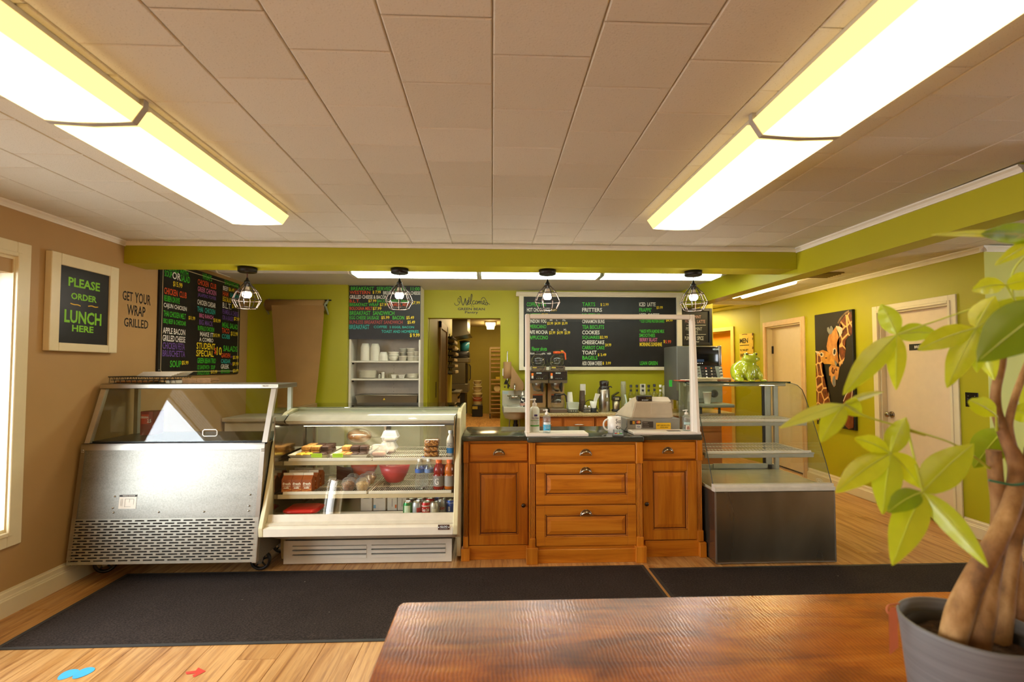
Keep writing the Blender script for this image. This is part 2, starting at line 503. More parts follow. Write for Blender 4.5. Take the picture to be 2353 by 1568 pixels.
# beams
def skew(Y): return 2.487 - .0375 * (Y - 2.118)
struct(MB().prism([(3.71, 2.20), (3.94, 2.20), (3.94, 2.48), (3.71, 2.48)], 'x', -2.77, 2.424).build('beam', M_GREEN))
b2 = MB(); yy = (2.118, 5.88)
p = [(skew(yy[0]), yy[0]), (skew(yy[1]), yy[1]), (skew(yy[1]) + .155, yy[1]), (skew(yy[0]) + .155, yy[0])]
b2.prism(p, 'z', 2.15, 2.55); o = struct(b2.build('beam', M_GREEN))
# crown mouldings
def crown(name, p0, p1, z, h, d, nrm, mat=M_WHITE):
    """cove of height h along p0..p1 (xy), standing out by d on the side nrm"""
    mb = MB(); n = Vector(nrm)
    prof = [(0, -h), (d * .28, -h), (d * .28, -h * .78), (d * .55, -h * .45), (d * .9, -h * .25), (d, -h * .25), (d, 0), (0, 0)]
    a, b = Vector((p0[0], p0[1], z)), Vector((p1[0], p1[1], z))
    vs = [q + n * u + Vector((0, 0, w)) for q in (a, b) for u, w in prof]; m = len(prof)
    fs = [[i, (i + 1) % m, (i + 1) % m + m, i + m] for i in range(m)] + [list(range(m))[::-1], list(range(m, 2 * m))]
    return struct(mb.raw(vs, fs).build(name, mat))
crown('trim_1', (-2.77, -2.7), (-2.77, 3.71), CZ, .036, .034, (1, 0, 0))
crown('trim_2', (-2.77, 3.71), (2.43, 3.71), CZ, .030, .028, (0, -1, 0))
crown('trim_3', (skew(2.118), 2.118), (skew(3.71), 3.71), CZ, .036, .032, (-1, -.0375, 0))
crown('trim_4', (RX, 3.718), (RX, 7.06), HZ, .046, .038, (-1, 0, 0))
crown('trim_5', (RX - .037, 3.7545), (6.6, 3.755), HZ, .046, .038, (0, -1, 0))
s0, s1 = slant(0), slant(2.6)
crown('trim_6', (s0.x, s0.y), (s1.x, s1.y), HZ, .046, .03, (-.96, -.28, 0))
struct(MB().box(2.60, RX, 7.02, 7.10, HZ - .052, HZ + .005).box(2.60, RX, 7.00, 7.12, HZ - .012, HZ + .004).build('trim_7', M_WHITE))

# baseboards
def baseboard(name, p0, p1, nrm, h=.147, d=.02, mat=M_CREAM):
    mb = MB(); n = Vector(nrm)
    prof = [(0, 0), (d, 0), (d, h * .62), (d * .75, h * .66), (d * .75, h * .70), (d * .55, h * .74), (d * .55, h * .9), (d * .3, h * .94), (d * .3, h), (0, h)]
    a, b = Vector((p0[0], p0[1], 0)), Vector((p1[0], p1[1], 0)); m = len(prof)
    vs = [q + n * u + Vector((0, 0, w)) for q in (a, b) for u, w in prof]
    fs = [[i, (i + 1) % m, (i + 1) % m + m, i + m] for i in range(m)] + [list(range(m)), list(range(m, 2 * m))[::-1]]
    return struct(mb.raw(vs, fs).build(name, mat))
baseboard('baseboard_left', (-2.77, -2.7), (-2.77, 5.55), (1, 0, 0))
baseboard('baseboard_right', (RX, 3.755), (RX, D1[0] - .075), (-1, 0, 0))
baseboard('baseboard_right', (RX, D1[1] + .075), (RX, D2[0] - .075), (-1, 0, 0))
baseboard('baseboard_bay', (RX - .02, 3.755), (6.6, 3.755), (0, -1, 0))

# window in the left wall: casing, sash, glass, and what stands outside it
w1 = thing('window_1', 'x', 'window', (-2.77, (WY0 + WY1) / 2, WZ0)); del w1['category']; del w1['label']; w1['kind'] = 'structure'
def casing(mb, X, y0, y1, z0, z1, w, d, sgn, sill=True):
    """flat casing with a raised inner bead round an opening in a wall x = X, standing out on side sgn"""
    def bx(a, b, c, e, dd): mb.box(min(X, X + sgn * dd), max(X, X + sgn * dd), a, b, c, e, .003)
    for a, b in ((y0 - w, y0), (y1, y1 + w)):
        bx(a, b, z0 - (w if sill else 0), z1 + w, d)
    bx(y0, y1, z1, z1 + w, d)
    if sill: bx(y0, y1, z0 - w, z0, d)
    q = .022
    e = .002        # the bead laps a little into the opening
    for a, b in ((y0 - q, y0 + e), (y1 - e, y1 + q)): bx(a, b, z0 - (q if sill else 0), z1 + q, d * 1.5)
    bx(y0 + e, y1 - e, z1 - e, z1 + q, d * 1.5 - .0004)
    if sill: bx(y0 + e, y1 - e, z0 - q, z0 + e, d * 1.5 - .0004)
    return mb
casing(MB(), -2.77, WY0, WY1, WZ0, WZ1, .085, .018, 1).build('window_casing', M_CREAM, w1)
jm = MB()
for a in ((WY0 - .004, WY0 + .02, WZ0, WZ1), (WY1 - .010, WY1 + .004, WZ0 - .003, WZ1 + .003), (WY0 + .02, WY1 - .010, WZ0 - .004, WZ0 + .02), (WY0 + .02, WY1 - .010, WZ1 - .02, WZ1 + .004)):
    jm.box(-2.94, -2.762 - (.002 if a[3] - a[2] < .1 else 0), a[0], a[1], a[2], a[3])
jm.build('window_jamb', M_CREAM, w1)
sa = MB()
for a in ((WY0 + .02, WY0 + .07, WZ0 + .02, WZ1 - .02), (WY1 - .035, WY1 - .01, WZ0 + .02, WZ1 - .02), (WY0 + .07, WY1 - .07, WZ0 + .02, WZ0 + .07), (WY0 + .07, WY1 - .07, WZ1 - .07, WZ1 - .02)):
    sa.box(-2.90, -2.86, a[0], a[1], a[2], a[3], .004)
sa.build('window_sash', M_WHITE, w1)
M_GLASS = pane('window glass', (1, 1, 1))
MB().box(-2.884, -2.878, WY0 + .06, WY1 - .03, WZ0 + .06, WZ1 - .06).build('window_pane', M_GLASS, w1)
w2 = thing('window_2', 'x', 'window', (-2.77, -1.98, WZ0)); del w2['category']; del w2['label']; w2['kind'] = 'structure'
fm = MB()
for y0, y1, z0, z1 in ((VY0, VY0 + .06, WZ0, WZ1), (VY1 - .06, VY1, WZ0, WZ1), (VY0 + .06, VY1 - .06, WZ0, WZ0 + .06), (VY0 + .06, VY1 - .06, WZ1 - .06, WZ1), (-2.0, -1.96, WZ0 + .06, WZ1 - .06)):
    fm.box(-2.93, -2.86, y0, y1, z0, z1, .004)
casing(MB(), -2.77, VY0, VY1, WZ0, WZ1, .085, .018, 1).build('window_casing', M_CREAM, w2)
fm.build('window_frame', M_WHITE, w2)
w3 = thing('window_3', 'x', 'window', (6.6, 1.0, .5)); del w3['category']; del w3['label']; w3['kind'] = 'structure'
fm = MB()
for y0, y1, z0, z1 in ((.5, .57, .5, 2.12), (1.43, 1.5, .5, 2.12), (.57, 1.43, .5, .57), (.57, 1.43, 2.05, 2.12)):
    fm.box(6.62, 6.73, y0, y1, z0, z1, .004)
fm.build('window_frame', M_WHITE, w3)
def soffit_material():
    k = NT('perforated white soffit'); k.set(.5)
    b = k.n.new('ShaderNodeTexBrick'); b.inputs['Scale'].default_value = 1
    b.inputs['Brick Width'].default_value = .09; b.inputs['Row Height'].default_value = .03; b.inputs['Mortar Size'].default_value = .009
    b.inputs['Color1'].default_value = lin('#8b8880'); b.inputs['Color2'].default_value = lin('#9a968d'); b.inputs['Mortar'].default_value = lin('#efece6')
    k.link(k.coord((1, 1, 1), rot=(0, 0, R(90))), b.inputs['Vector']); k.col(b.outputs[0]); return k.m
struct(MB().box(-3.50, -2.95, -1.0, 5.0, 2.30, 2.34).build('soffit', soffit_material()))
struct(MB().box(-3.54, -3.50, -1.0, 5.0, 2.285, 2.46).build('trim_8', M_WHITE))
struct(MB().box(-3.03, -2.95, 2.93, 5.0, -.1, 2.30).build('wall_outside', plain('red house brick', '#8a4a34', .8, vary=.2, scale=20)))
struct(MB().box(-14, -2.96, -12, 12, -.5, -.3).build('ground', plain('grey pavement', '#8d8a84', .9, vary=.1)))

# doors
def inner_door(name, y0, y1, top, hinge_far, sign=None, recess=.05):
    d = thing(name, 'x', 'door', (RX, (y0 + y1) / 2, 0)); del d['category']; del d['label']; d['kind'] = 'structure'
    casing(MB(), RX, y0, y1, 0, top, .07, .018, -1, sill=False).build('door_casing', M_CREAM if recess < .06 else plain('warm casing paint', '#dcb98a', .45), d)
    j = MB()
    for a, b in ((y0, y0 + .018), (y1 - .018, y1)): j.box(RX, RX + .12, a, b, 0, top)
    j.box(RX, RX + .12, y0, y1, top - .018, top)
    j.build('door_jamb', M_CREAM, d)
    lf = MB().box(RX + recess, RX + recess + .04, y0 + .0185, y1 - .0185, .022, top - .0185, .003).build('door_leaf', M_DOOR, d)
    return d, lf
d1, leaf1 = inner_door('door_1', D1[0], D1[1], D1[2], True)
d2, leaf2 = inner_door('door_2', D2[0], D2[1], D2[2], True, recess=.075)
kb = MB(); pk = AX(2050, 953, RX + .05)
kb.lathe([(.033, 0), (.033, -.006), (.028, -.010)], (RX + .05, pk.y, pk.z), 16, 'x')
kb.lathe([(.011, -.008), (.011, -.032), (.020, -.038), (.027, -.048), (.027, -.058), (.018, -.066), (0, -.068)], (RX + .05, pk.y, pk.z), 16, 'x')
kb.build('door_knob', brushed('aged nickel', '#a89b86', .25, 'z'), leaf1)
sg = MB(); q0, q1 = AX(2090, 791.5, RX + .05), AX(2144, 803.5, RX + .05)
sp = sg.box(RX + .044, RX + .0495, q1.y, q0.y, q1.z, q0.z, .001).build('door_sign', M_BLACK, leaf1)
tx = MB(); hh = q0.z - q1.z
text(tx, 'BREAK', q0.y * -1 + .06, q1.z + hh * .3, -q0.y + .16, q0.z - hh * .28, Vector((RX + .044, 0, 0)), -YU, ZV, .02)
tx.build('lettering', plain('white vinyl', '#e8e6dd', .5), sp)
hg = MB()
for zz in (.35, 1.62): hg.box(RX + .062, RX + .076, D2[1] - .05, D2[1] - .018, zz, zz + .11, .003)
hg.build('hinge', M_DARKMETAL, d2)
MB().box(RX + .066, RX + .0745, D2[0] + .022, D2[0] + .055, 1.15, 1.50, .003).build('lock_plate', M_BLACK, d2)
for y0, y1 in ((3.9, 5.0), (5.95, 7.0)): struct(MB().box(RX + .125, RX + .14, y0, y1, -.05, 2.3).build('light_block', plain('closet dark', '#2a2118', .9)))  # unseen dark slabs added behind the doors to stop light leaking under them
# orange doorway in the slanting wall
d3 = thing('door_3', 'x', 'door', (slant(.95).x, slant(.95).y, 0)); del d3['category']; del d3['label']; d3['kind'] = 'structure'
cs = MB(); slab(cs, .515, .575, 0, 2.08, -.02, .0); slab(cs, 1.33, 1.39, 0, 2.08, -.02, 0); slab(cs, .575, 1.33, 2.02, 2.08, -.02, 0)
slab(cs, .575, .60, 0, 2.02, 0, .1); slab(cs, 1.30, 1.33, 0, 2.02, 0, .1)
cs.build('door_casing', plain('yellowed casing', '#dcb65c', .45), d3)
lf = MB(); slab(lf, .605, 1.22, .02, 2.0, .11, .15); lf.build('door_leaf', M_ORANGE, d3)
struct(MB().box(4.05, 4.9, 7.7, 8.9, -.05, 2.4).build('wall_washroom', M_ORANGE))

area('passage_light', (3.35, 8.0, 2.36), (0, 0, 0), .3, 1.0, 14, (1.0, .80, .45))
# brick column at the end of the long beam
bc = struct(MB().box(2.478, 2.74, 1.86, 2.10, 0, 2.43).build('column', plain('dark mortar', '#5b4a40', .9)))
mbr = plain('dark brown brick', '#5a3225', .8, vary=.25, scale=9, bump=.3, bscale=60)
bmx = bmy = None
for r in range(32):
    for c in range(2):
        z = r * .074 + .004
        if z + .066 > 2.365: continue
        if bmy is None:
            o = MB().box(0, .012, 0, .112, 0, .064, .003).build('brick', mbr); bmy = o.data
        else: o = bpy.data.objects.new('brick', bmy); COL.objects.link(o)
        o.parent = bc; o.location = (2.467, 1.862 + c * .120 if r % 2 == 0 else 1.862 + c * .120, z)
# ---------------------------------------------------------------- kitchen beyond the doorway
M_STEEL = brushed('stainless steel', '#b9b4a8', .30, 'x', .12)
M_STEELV = brushed('stainless steel upright', '#b4aea2', .28, 'z', .12)
M_STEELD = brushed('dim stainless steel', '#8d8879', .34, 'x', .12)
M_WOODTRIM = plain('yellow pine casing', '#b98f4c', .45, vary=.1)
struct(MB().box(-.92, -.80, 6.02, 9.6, -.05, 2.75).box(-.80, -.781, 6.02, 6.80, -.05, 2.75).build('wall_kitchen_left', M_GREEN))
struct(MB().box(-2.0, -.92, 9.5, 9.6, -.05, 2.75).box(-2.0, -1.9, 9.6, 15, -.05, 2.75).box(-2.0, 1.0, 15, 15.12, -.05, 2.75).box(.9, 1.0, 6.02, 15, -.05, 2.75).build('wall_kitchen', M_OCHRE))
struct(MB().box(-2.0, 1.0, 6.02, 15.1, 2.70, 2.80).build('ceiling_kitchen', plain('yellowed ceiling', '#c9b98a', .8)))
o = thing('door_4', 'x', 'd', (-.80, 7.8, 0)); del o['category']; del o['label']; o['kind'] = 'structure'
mb = MB()
for y0, y1 in ((7.25, 7.36), (8.28, 8.39)): mb.box(-.80, -.772, y0, y1, 0, 2.12)
mb.box(-.80, -.772, 7.25, 8.39, 2.02, 2.12); mb.build('door_casing', M_WOODTRIM, o)
MB().box(-.799, -.788, 7.36, 8.28, .02, 2.02).build('door_leaf', plain('brown kitchen door', '#7a5426', .5), o)
MB().box(-.7805, -.775, 6.70, 6.76, 1.0, 1.22, .002).build('strike_plate', M_BLACK, o)
# wall rack with pads of paper
rk = thing('wall_file_rack', 'black wire wall rack stuffed with order pads, inside the kitchen doorway', 'rack', (-.795, 9.0, 1.3))
mb = MB()
for i in range(7):
    z = 1.30 + i * .11
    mb.box(-.797, -.70 + .02 * (i % 2), 8.55, 9.45, z, z + .012, .003)
for y in (8.58, 9.0, 9.42): mb.box(-.798, -.786, y - .01, y + .01, 1.28, 2.05)
mb.build('rack_frame', M_BLACK, rk)
mb = MB(); mb2 = MB()
for i in range(6):
    z = 1.315 + i * .11
    mb.box(-.79, -.655 - .01 * (i % 3), 8.62 + .04 * (i % 2), 9.38, z, z + .05, .004)
mb.build('paper_pad', plain('cream paper', '#d6c79a', .8), rk)
# extractor hood
hd = thing('extractor_hood', 'stainless extractor hood hanging over the range in the back kitchen', 'hood', (-1.0, 11.4, 2.0))
MB().prism([(10.9, 2.22), (12.2, 2.22), (12.2, 2.69), (10.9, 2.69)], 'x', -1.88, -.56).build('hood_box', M_STEELD, hd)
MB().prism([(-1.88, 1.93), (-1.75, 1.93), (-.50, 2.18), (-.56, 2.26), (-1.88, 2.26)], 'y', 10.85, 12.25).build('hood_lip', M_STEELD, hd)
# range and ovens
rg = thing('range', 'white sided cooking range in front of the kitchen ovens', 'stove', (-.9, 10.4, 0))
MB().box(-1.5, -.72, 10.0, 10.8, 0, .88, .01).build('range_body', plain('greyed white enamel', '#b5ad98', .4), rg)
MB().box(-1.5, -.66, 9.98, 10.82, .88, .93, .01).build('range_top', M_STEELD, rg)
mb = MB()
for i in range(4): mb.lathe([(.025, 0), (.02, .03)], (-.718, 10.12 + i * .17, .79), 12, 'x')
mb.build('range_knob', M_BLACK, rg)
mb = MB()
for i in range(3): mb.box(-1.4, -.8, 10.08 + i * .25, 10.10 + i * .25, .93, .955)
mb.box(-1.3, -.9, 10.05, 10.5, .95, .99, .02).build('range_grate', M_BLACK, rg)
ov = thing('convection_oven', 'tall double oven on black castors at the back of the kitchen', 'oven', (-.8, 12.4, 0))
MB().box(-1.5, -.66, 11.9, 12.9, 1.02, 1.55, .01).build('oven_body', M_STEELD, ov)
MB().box(-1.52, -.58, 11.88, 12.92, 1.55, 1.66, .01).build('oven_top', M_STEELD, ov)
MB().box(-.66, -.60, 11.95, 12.85, 1.05, 1.52, .01).build('oven_door', plain('dark oven glass', '#241c12', .2), ov)
MB().tube([(-.57, 12.0, 1.1), (-.54, 12.0, 1.15), (-.54, 12.0, 1.45), (-.57, 12.0, 1.5)], .015, 6).build('oven_handle', M_BLACK, ov)
MB().box(-1.5, -.60, 11.9, 12.9, .80, 1.02, .01).build('oven_controls', M_STEELD, ov)
MB().box(-1.5, -.66, 11.95, 12.85, .22, .80, .01).build('oven_stand', M_BLACK, ov)
for x in (-.72, -1.4):
    for y in (12.0, 12.8):
        MB().lathe([(.07, -.02), (.075, 0), (.07, .02)], (x, y, .0755), 14, 'x').cyl((x, y, .1), (x, y, .23), .02, 8).build('castor', M_BLACK, ov)
rs = thing('roasting_pan', 'black roasting pan with lid on top of the kitchen oven', 'pan', (-.85, 12.3, 1.66))
MB().box(-1.1, -.58, 12.05, 12.65, 1.66, 1.84, .05, 2).build('pan_body', M_BLACK, rs)
MB().lathe([(.15, 0), (.165, .02), (.14, .07), (.05, .10), (0, .10)], (-1.0, 12.35, 1.84), 20).build('pan_lid', M_BLACK, rs)
rs = thing('blue_pot', 'teal blue enamel pot on top of the kitchen roasting pan', 'pot', (-.68, 12.0, 1.84))
MB().lathe([(.02, 0), (.11, 0), (.125, .22), (.115, .22), (.1, .02), (0, .02)], (-.70, 12.2, 1.842), 20).build('pot_body', plain('teal enamel', '#2f8197', .25), rs)
MB().lathe([(.13, 0), (.135, .015), (.13, .03), (0, .05)], (-.70, 12.2, 2.064), 20).build('pot_lid', M_BLACK, rs)
# buckets on a crate
M_BUCKET = plain('cream bucket plastic', '#cfc08d', .5)
cr = thing('plastic_crate', 'black plastic crate on the kitchen floor below white buckets', 'crate', (-.45, 14.2, 0))
mb = MB().box(-.58, -.28, 14.0, 14.4, 0, .34, .01); mb.build('crate_shell', M_BLACK, cr)
MB().box(-.57, -.42, 13.985, 14.0, .22, .30).build('crate_label', plain('yellow label', '#b9a43a', .6), cr)
for i, (z, h, lab) in enumerate(((.34, .33, 'lowest of three cream buckets stacked on the black kitchen crate'), (.675, .20, 'middle of three cream buckets stacked on the black kitchen crate'), (.88, .16, 'topmost of three cream buckets stacked on the black kitchen crate'))):
    t = thing('bucket', lab, 'bucket', (-.43, 14.2, z), 'kitchen buckets')
    rr = .135 - i * .012
    MB().lathe([(rr * .9, 0), (rr, h * .85), (rr * 1.06, h * .86), (rr * 1.06, h), (0, h)], (-.43, 14.2, z + .003), 18).build('bucket_body', M_BUCKET, t)
    if i == 0: MB().lathe([(.134, .1), (.138, .22)], (-.43, 14.2, z), 18, cap=False).build('bucket_label', plain('red brown label', '#a4502a', .6), t)
    pts = [(-.43 + rr * 1.1 * math.cos(a), 14.2 - rr * 1.1, z + h * .8 - .1 * math.sin(a)) for a in [math.pi * k / 8 for k in range(9)]]
    MB().tube(pts, .005, 5).build('bucket_handle', plain('white wire', '#d8d2c0', .4), t)
# sheet-pan rack
rk = thing('sheet_pan_rack', 'tall rolling sheet pan rack at the end of the kitchen', 'rack', (.2, 13.8, 0))
mb = MB()
for x in (-.06, .50):
    for y in (13.5, 14.1): mb.box(x - .015, x + .015, y - .015, y + .015, .14, 1.98)
for z in (.15, 1.97): mb.box(-.06, .50, 13.485, 13.515, z, z + .03); mb.box(-.06, .50, 14.085, 14.115, z, z + .03)
mb.build('rack_frame', plain('worn aluminium', '#a8926a', .45, .5), rk)
M_PAN = plain('baked aluminium pan', '#b58f5e', .45, .4, vary=.15)
for i in range(15):
    z = .26 + i * .115
    if i in (5, 8): continue
    MB().box(-.03, .47, 13.5, 14.1, z, z + .012).box(-.03, .47, 13.495, 13.51, z, z + .034).build('sheet_pan', M_PAN, rk)
for x in (-.06, .5):
    for y in (13.5, 14.1): MB().lathe([(.055, -.015), (.06, 0), (.055, .015)], (x, y, .061), 12, 'x').cyl((x, y, .08), (x, y, .15), .012, 6).build('castor', M_BLACK, rk)
single('cake_stand', MB().lathe([(.09, -.015), (.10, 0), (.09, .015)], (.14, 13.6, .835), 18, 'y'), plain('cream plate', '#d8c48f', .5), 'round cream board standing up in the kitchen pan rack', 'board')
single('butter_tub', MB().box(.10, .22, 13.55, 13.68, 1.078, 1.16, .01), plain('yellow tub', '#d1b52e', .5), 'small yellow tub on a shelf of the kitchen pan rack', 'tub').location.z += .0
kl = thing('kitchen_ceiling_light', 'bright square ceiling light inside the back kitchen', 'light', (-.06, 13.6, 2.7))
MB().box(-.20, .10, 13.2, 14.2, 2.66, 2.70, .005).build('light_base', M_CREAM, kl)
MB().prism([(-.17, 2.66), (-.15, 2.555), (.05, 2.555), (.07, 2.66)], 'y', 13.22, 14.18).build('diffuser', glow('kitchen lamp', '#ffdf9a', 7), kl)
area('kitchen_light', (-.2, 11.0, 2.5), (0, 0, 0), .5, 3.0, 26, (1.0, .72, .36))

# ---------------------------------------------------------------- wrap-around ceiling lights
def tube_glow(name, c_hot, c_dim, s_hot, s_dim, x0, x1, tubes):
    """acrylic wrap: brighter along the tubes, yellower between them"""
    k = NT(name); k.n.remove(k.b)
    g = k.n.new('ShaderNodeTexCoord'); sp = k.n.new('ShaderNodeSeparateXYZ'); k.link(g.outputs['Object'], sp.inputs[0])
    mr = k.n.new('ShaderNodeMapRange'); mr.inputs[1].default_value = x0; mr.inputs[2].default_value = x1; k.link(sp.outputs[0], mr.inputs[0])
    stops = [(0, 0)]; 
    rp = k.n.new('ShaderNodeValToRGB'); e = rp.color_ramp.elements
    for t in tubes: stops += [(t - .16, .15), (t, 1), (t + .16, .15)]
    stops = sorted(stops + [(1, 0)])
    while len(e) < len(stops): e.new(.5)
    for i, (p, v) in enumerate(stops): e[i].position = max(0, min(1, p)); e[i].color = (v, v, v, 1)
    rp.color_ramp.interpolation = 'B_SPLINE'
    k.link(mr.outputs[0], rp.inputs[0])
    em = k.n.new('ShaderNodeEmission'); k.link(k.mix(rp.outputs[0], c_dim, c_hot), em.inputs[0])
    ms = k.n.new('ShaderNodeMapRange'); ms.inputs[3].default_value = s_dim; ms.inputs[4].default_value = s_hot; k.link(rp.outputs[0], ms.inputs[0]); k.link(ms.outputs[0], em.inputs[1])
    k.link(em.outputs[0], k.out.inputs[0]); return k.m
M_HOUSING = plain('grey enamelled housing', '#b9b2a0', .45)
M_WRAP = tube_glow('warm acrylic wrap', '#fff0c8', '#ffdf94', LIT[0], LIT[1], -.185, .185, (.30, .70))
M_WRAPSIDE = glow('warm acrylic wrap side', '#ffd27a', LIT[2])
M_GREYEND = plain('grey end plate', '#a79f92', .5)
def wrap_light(x, y0, y1, label, end):
    t = thing('wrap_light', label, 'light', (x, (y0 + y1) / 2, CZ), 'ceiling wrap lights of the shop')
    w = .185; zt, zm, zb = CZ - .0005, CZ - .028, CZ - .082
    MB().box(x - w * .93, x + w * .93, y0 + .004, y1 - .004, zm, zt - .001).build('housing', M_HOUSING, t)
    ym = (y0 + y1) / 2
    mb = MB()
    mb.quad((x - w * .80, y0 + .012, zb), (x - w * .80, y1 - .012, zb), (x, y1 - .012, zb - .006), (x, y0 + .012, zb - .006))
    mb.quad((x, y0 + .012, zb - .006), (x, y1 - .012, zb - .006), (x + w * .80, y1 - .012, zb), (x + w * .80, y0 + .012, zb))
    l = mb.build('lens', M_WRAP, t)
    mb = MB()
    for s in (-1, 1):
        q = [(x + s * w, y0 + .012, zm), (x + s * w, y1 - .012, zm), (x + s * w * .80, y1 - .012, zb), (x + s * w * .80, y0 + .012, zb)]
        mb.quad(*(q if s < 0 else q[::-1]))
    for y, s in ((y0 + .012, -1), (y1 - .012, 1)):
        mb.quad((x - w, y, zm), (x + w, y, zm), (x + w * .8, y, zb), (x, y, zb - .006), (x - w * .8, y, zb))
    mb.build('lens_side', M_WRAPSIDE, t)
    if end:   # grey joint band at the far end of the near light
        mb = MB(); d = .016
        for k in (0,):
            pr = [(x - w - .002, zt), (x - w - .002, zm), (x - w * .80 - .002, zb - .003), (x, zb - .010), (x + w * .80 + .002, zb - .003), (x + w + .002, zm), (x + w + .002, zt)]
            mb.prism(pr, 'y', y1 - .012, y1 + .012)
        mb.build('end_plate', M_GREYEND, t)
    return t
wrap_light(-1.422, .51, 1.735, 'near half of the warm strip light on the left of the shop ceiling', True)
wrap_light(-1.422, 1.75, 2.96, 'far half of the warm strip light on the left of the shop ceiling', False)
wrap_light(1.155, .51, 1.735, 'near half of the warm strip light on the right of the shop ceiling', True)
wrap_light(1.155, 1.75, 2.96, 'far half of the warm strip light on the right of the shop ceiling', False)

# cool strip lights over the serving side, hall light
M_COOL = tube_glow('cool acrylic wrap', '#f4fff0', '#cfe6c8', LIT[3], LIT[3] * .5, -.14, .14, (.3, .7))
M_OFF = plain('unlit acrylic wrap', '#bdb9ad', .3, vary=.02)
M_COOLEND = plain('pale green end cap', '#c3cfb4', .4)
def strip(name, x0, x1, yc, z, label, lens, group):
    t = thing(name, label, 'light', ((x0 + x1) / 2, yc, z), group)
    MB().box(x0, x1, yc - .12, yc + .12, z - .03, z - .001, .002).build('housing', M_WHITE, t)
    pr = [(-.14, -.03), (-.13, -.055), (-.10, -.078), (.10, -.078), (.13, -.055), (.14, -.03)]
    mb = MB().prism([(yc + a, z + b) for a, b in pr], 'x', x0 + .012, x1 - .012)
    mb.build('lens', lens, t)
    for xx in (x0, x1 - .012):
        MB().prism([(yc + a * 1.03, z + b * 1.03) for a, b in pr], 'x', xx, xx + .012).build('end_cap', M_COOLEND if lens is not M_OFF else M_WHITE, t)
    return t
M_COOL2 = glow('cool tube light', '#eefbe6', LIT[3])
YF = 4.60
strip('strip_light', -2.53, -1.325, YF, CZ, 'unlit white strip light behind the beam above the paper roll', M_OFF, 'strip lights behind the beam')
strip('strip_light', -1.315, -.135, YF, CZ, 'lit cool strip light above the breakfast menu board', M_COOL2, 'strip lights behind the beam')
strip('strip_light', -.115, 1.03, YF, CZ, 'lit cool strip light above the welcome lettering and coffee menu', M_COOL2, 'strip lights behind the beam')
strip('strip_light', 1.05, 2.20, YF, CZ, 'lit cool strip light nearest the long green beam', M_COOL2, 'strip lights behind the beam')
ht = thing('hall_light', 'narrow warm tube light on the hall ceiling beside the long beam', 'light', (3.1, 5.4, HZ))
MB().box(3.02, 3.24, 4.85, 6.0, HZ - .075, HZ - .001, .003).build('housing', M_WHITE, ht)
for xx in (3.06, 3.18): MB().cyl((xx, 4.90, HZ - .095), (xx, 5.96, HZ - .095), .02, 10).build('tube', glow('warm tube', '#ffe3a0', 20) if 'warm tube' not in MATS else MATS['warm tube'], ht)
vt = thing('air_vent', 'brown ceiling air vent beside the hall light', 'vent', (3.50, 5.0, HZ))
MB().box(3.34, 3.66, 4.82, 5.10, HZ - .012, HZ - .001, .002).build('vent_frame', plain('brown vent', '#7d6a3a', .5), vt)
for i in range(6): MB().box(3.36, 3.64, 4.845 + i * .04, 4.862 + i * .04, HZ - .020, HZ - .010).build('slat', MATS['brown vent'], vt)

# caged pendants under the beam
M_WIRE = plain('dark cage wire', '#4a3f38', .35, .7)
M_BULB = glow('lit bulb', '#fff2e2', 14)
def pendant(x, label):
    Y, zb = 3.83, 2.20
    t = thing('cage_pendant', label, 'lamp', (x, Y, zb), 'caged pendant lamps under the beam')
    MB().lathe([(.060, -.040), (.068, -.036), (.070, -.0005), (0, -.0005)][::-1], (x, Y, zb), 24).build('canopy', M_DARKMETAL, t)
    MB().cyl((x, Y, 2.165), (x, Y, 2.115), .0035, 6).build('cord', plain('red brown flex', '#5c2a26', .6), t)
    MB().lathe([(.004, 2.122), (.008, 2.115), (.012, 2.10), (.021, 2.093), (.023, 2.072), (.019, 2.070), (.017, 2.048), (0, 2.048)], (x, Y, 0), 16).build('socket', M_BLACK, t)
    MB().lathe([(.016, 2.052), (.019, 2.03), (.026, 2.012), (.028, 2.006)], (x, Y, 0), 16, cap=False).build('bulb_neck', plain('white bulb base', '#d8cbb8', .4), t)
    MB().lathe([(.028, 2.006), (.035, 1.99), (.033, 1.975), (.022, 1.961), (0, 1.955)], (x, Y, 0), 16).build('bulb', M_BULB, t)
    rings = [(.026, 2.070), (.078, 2.010), (.108, 1.943), (.074, 1.880)]
    mb = MB(); n = 8
    def pt(k, i, ph=0): r, z = rings[i]; a = 2 * math.pi * (k + .3) / n; return (x + r * math.cos(a), Y + r * math.sin(a), z)
    for k in range(n):
        mb.tube([pt(k, i) for i in range(4)], .0034, 5)
        for i in range(4): mb.tube([pt(k, i), pt(k + 1, i)], .0034, 5)
    mb.build('cage', M_WIRE, t)
    bl = bpy.data.lights.new('bulb_light', 'POINT'); bl.energy = 3; bl.color = (1, .86, .72); bl.shadow_soft_size = .03
    q = bpy.data.objects.new('bulb_light', bl); COL.objects.link(q); q.location = (x, Y, 1.945)
for px, lab in ((568, 'caged pendant lamp in front of the sandwich menu, nearest the tan wall'), (918, 'caged pendant lamp hanging in front of the breakfast menu'), (1258, 'caged pendant lamp in front of the coffee prices, left of the clear screen top'), (1593, 'caged pendant lamp at the corner of the clear screen, nearest the hall')):
    pendant(A(px, 640, 3.83).x, lab)
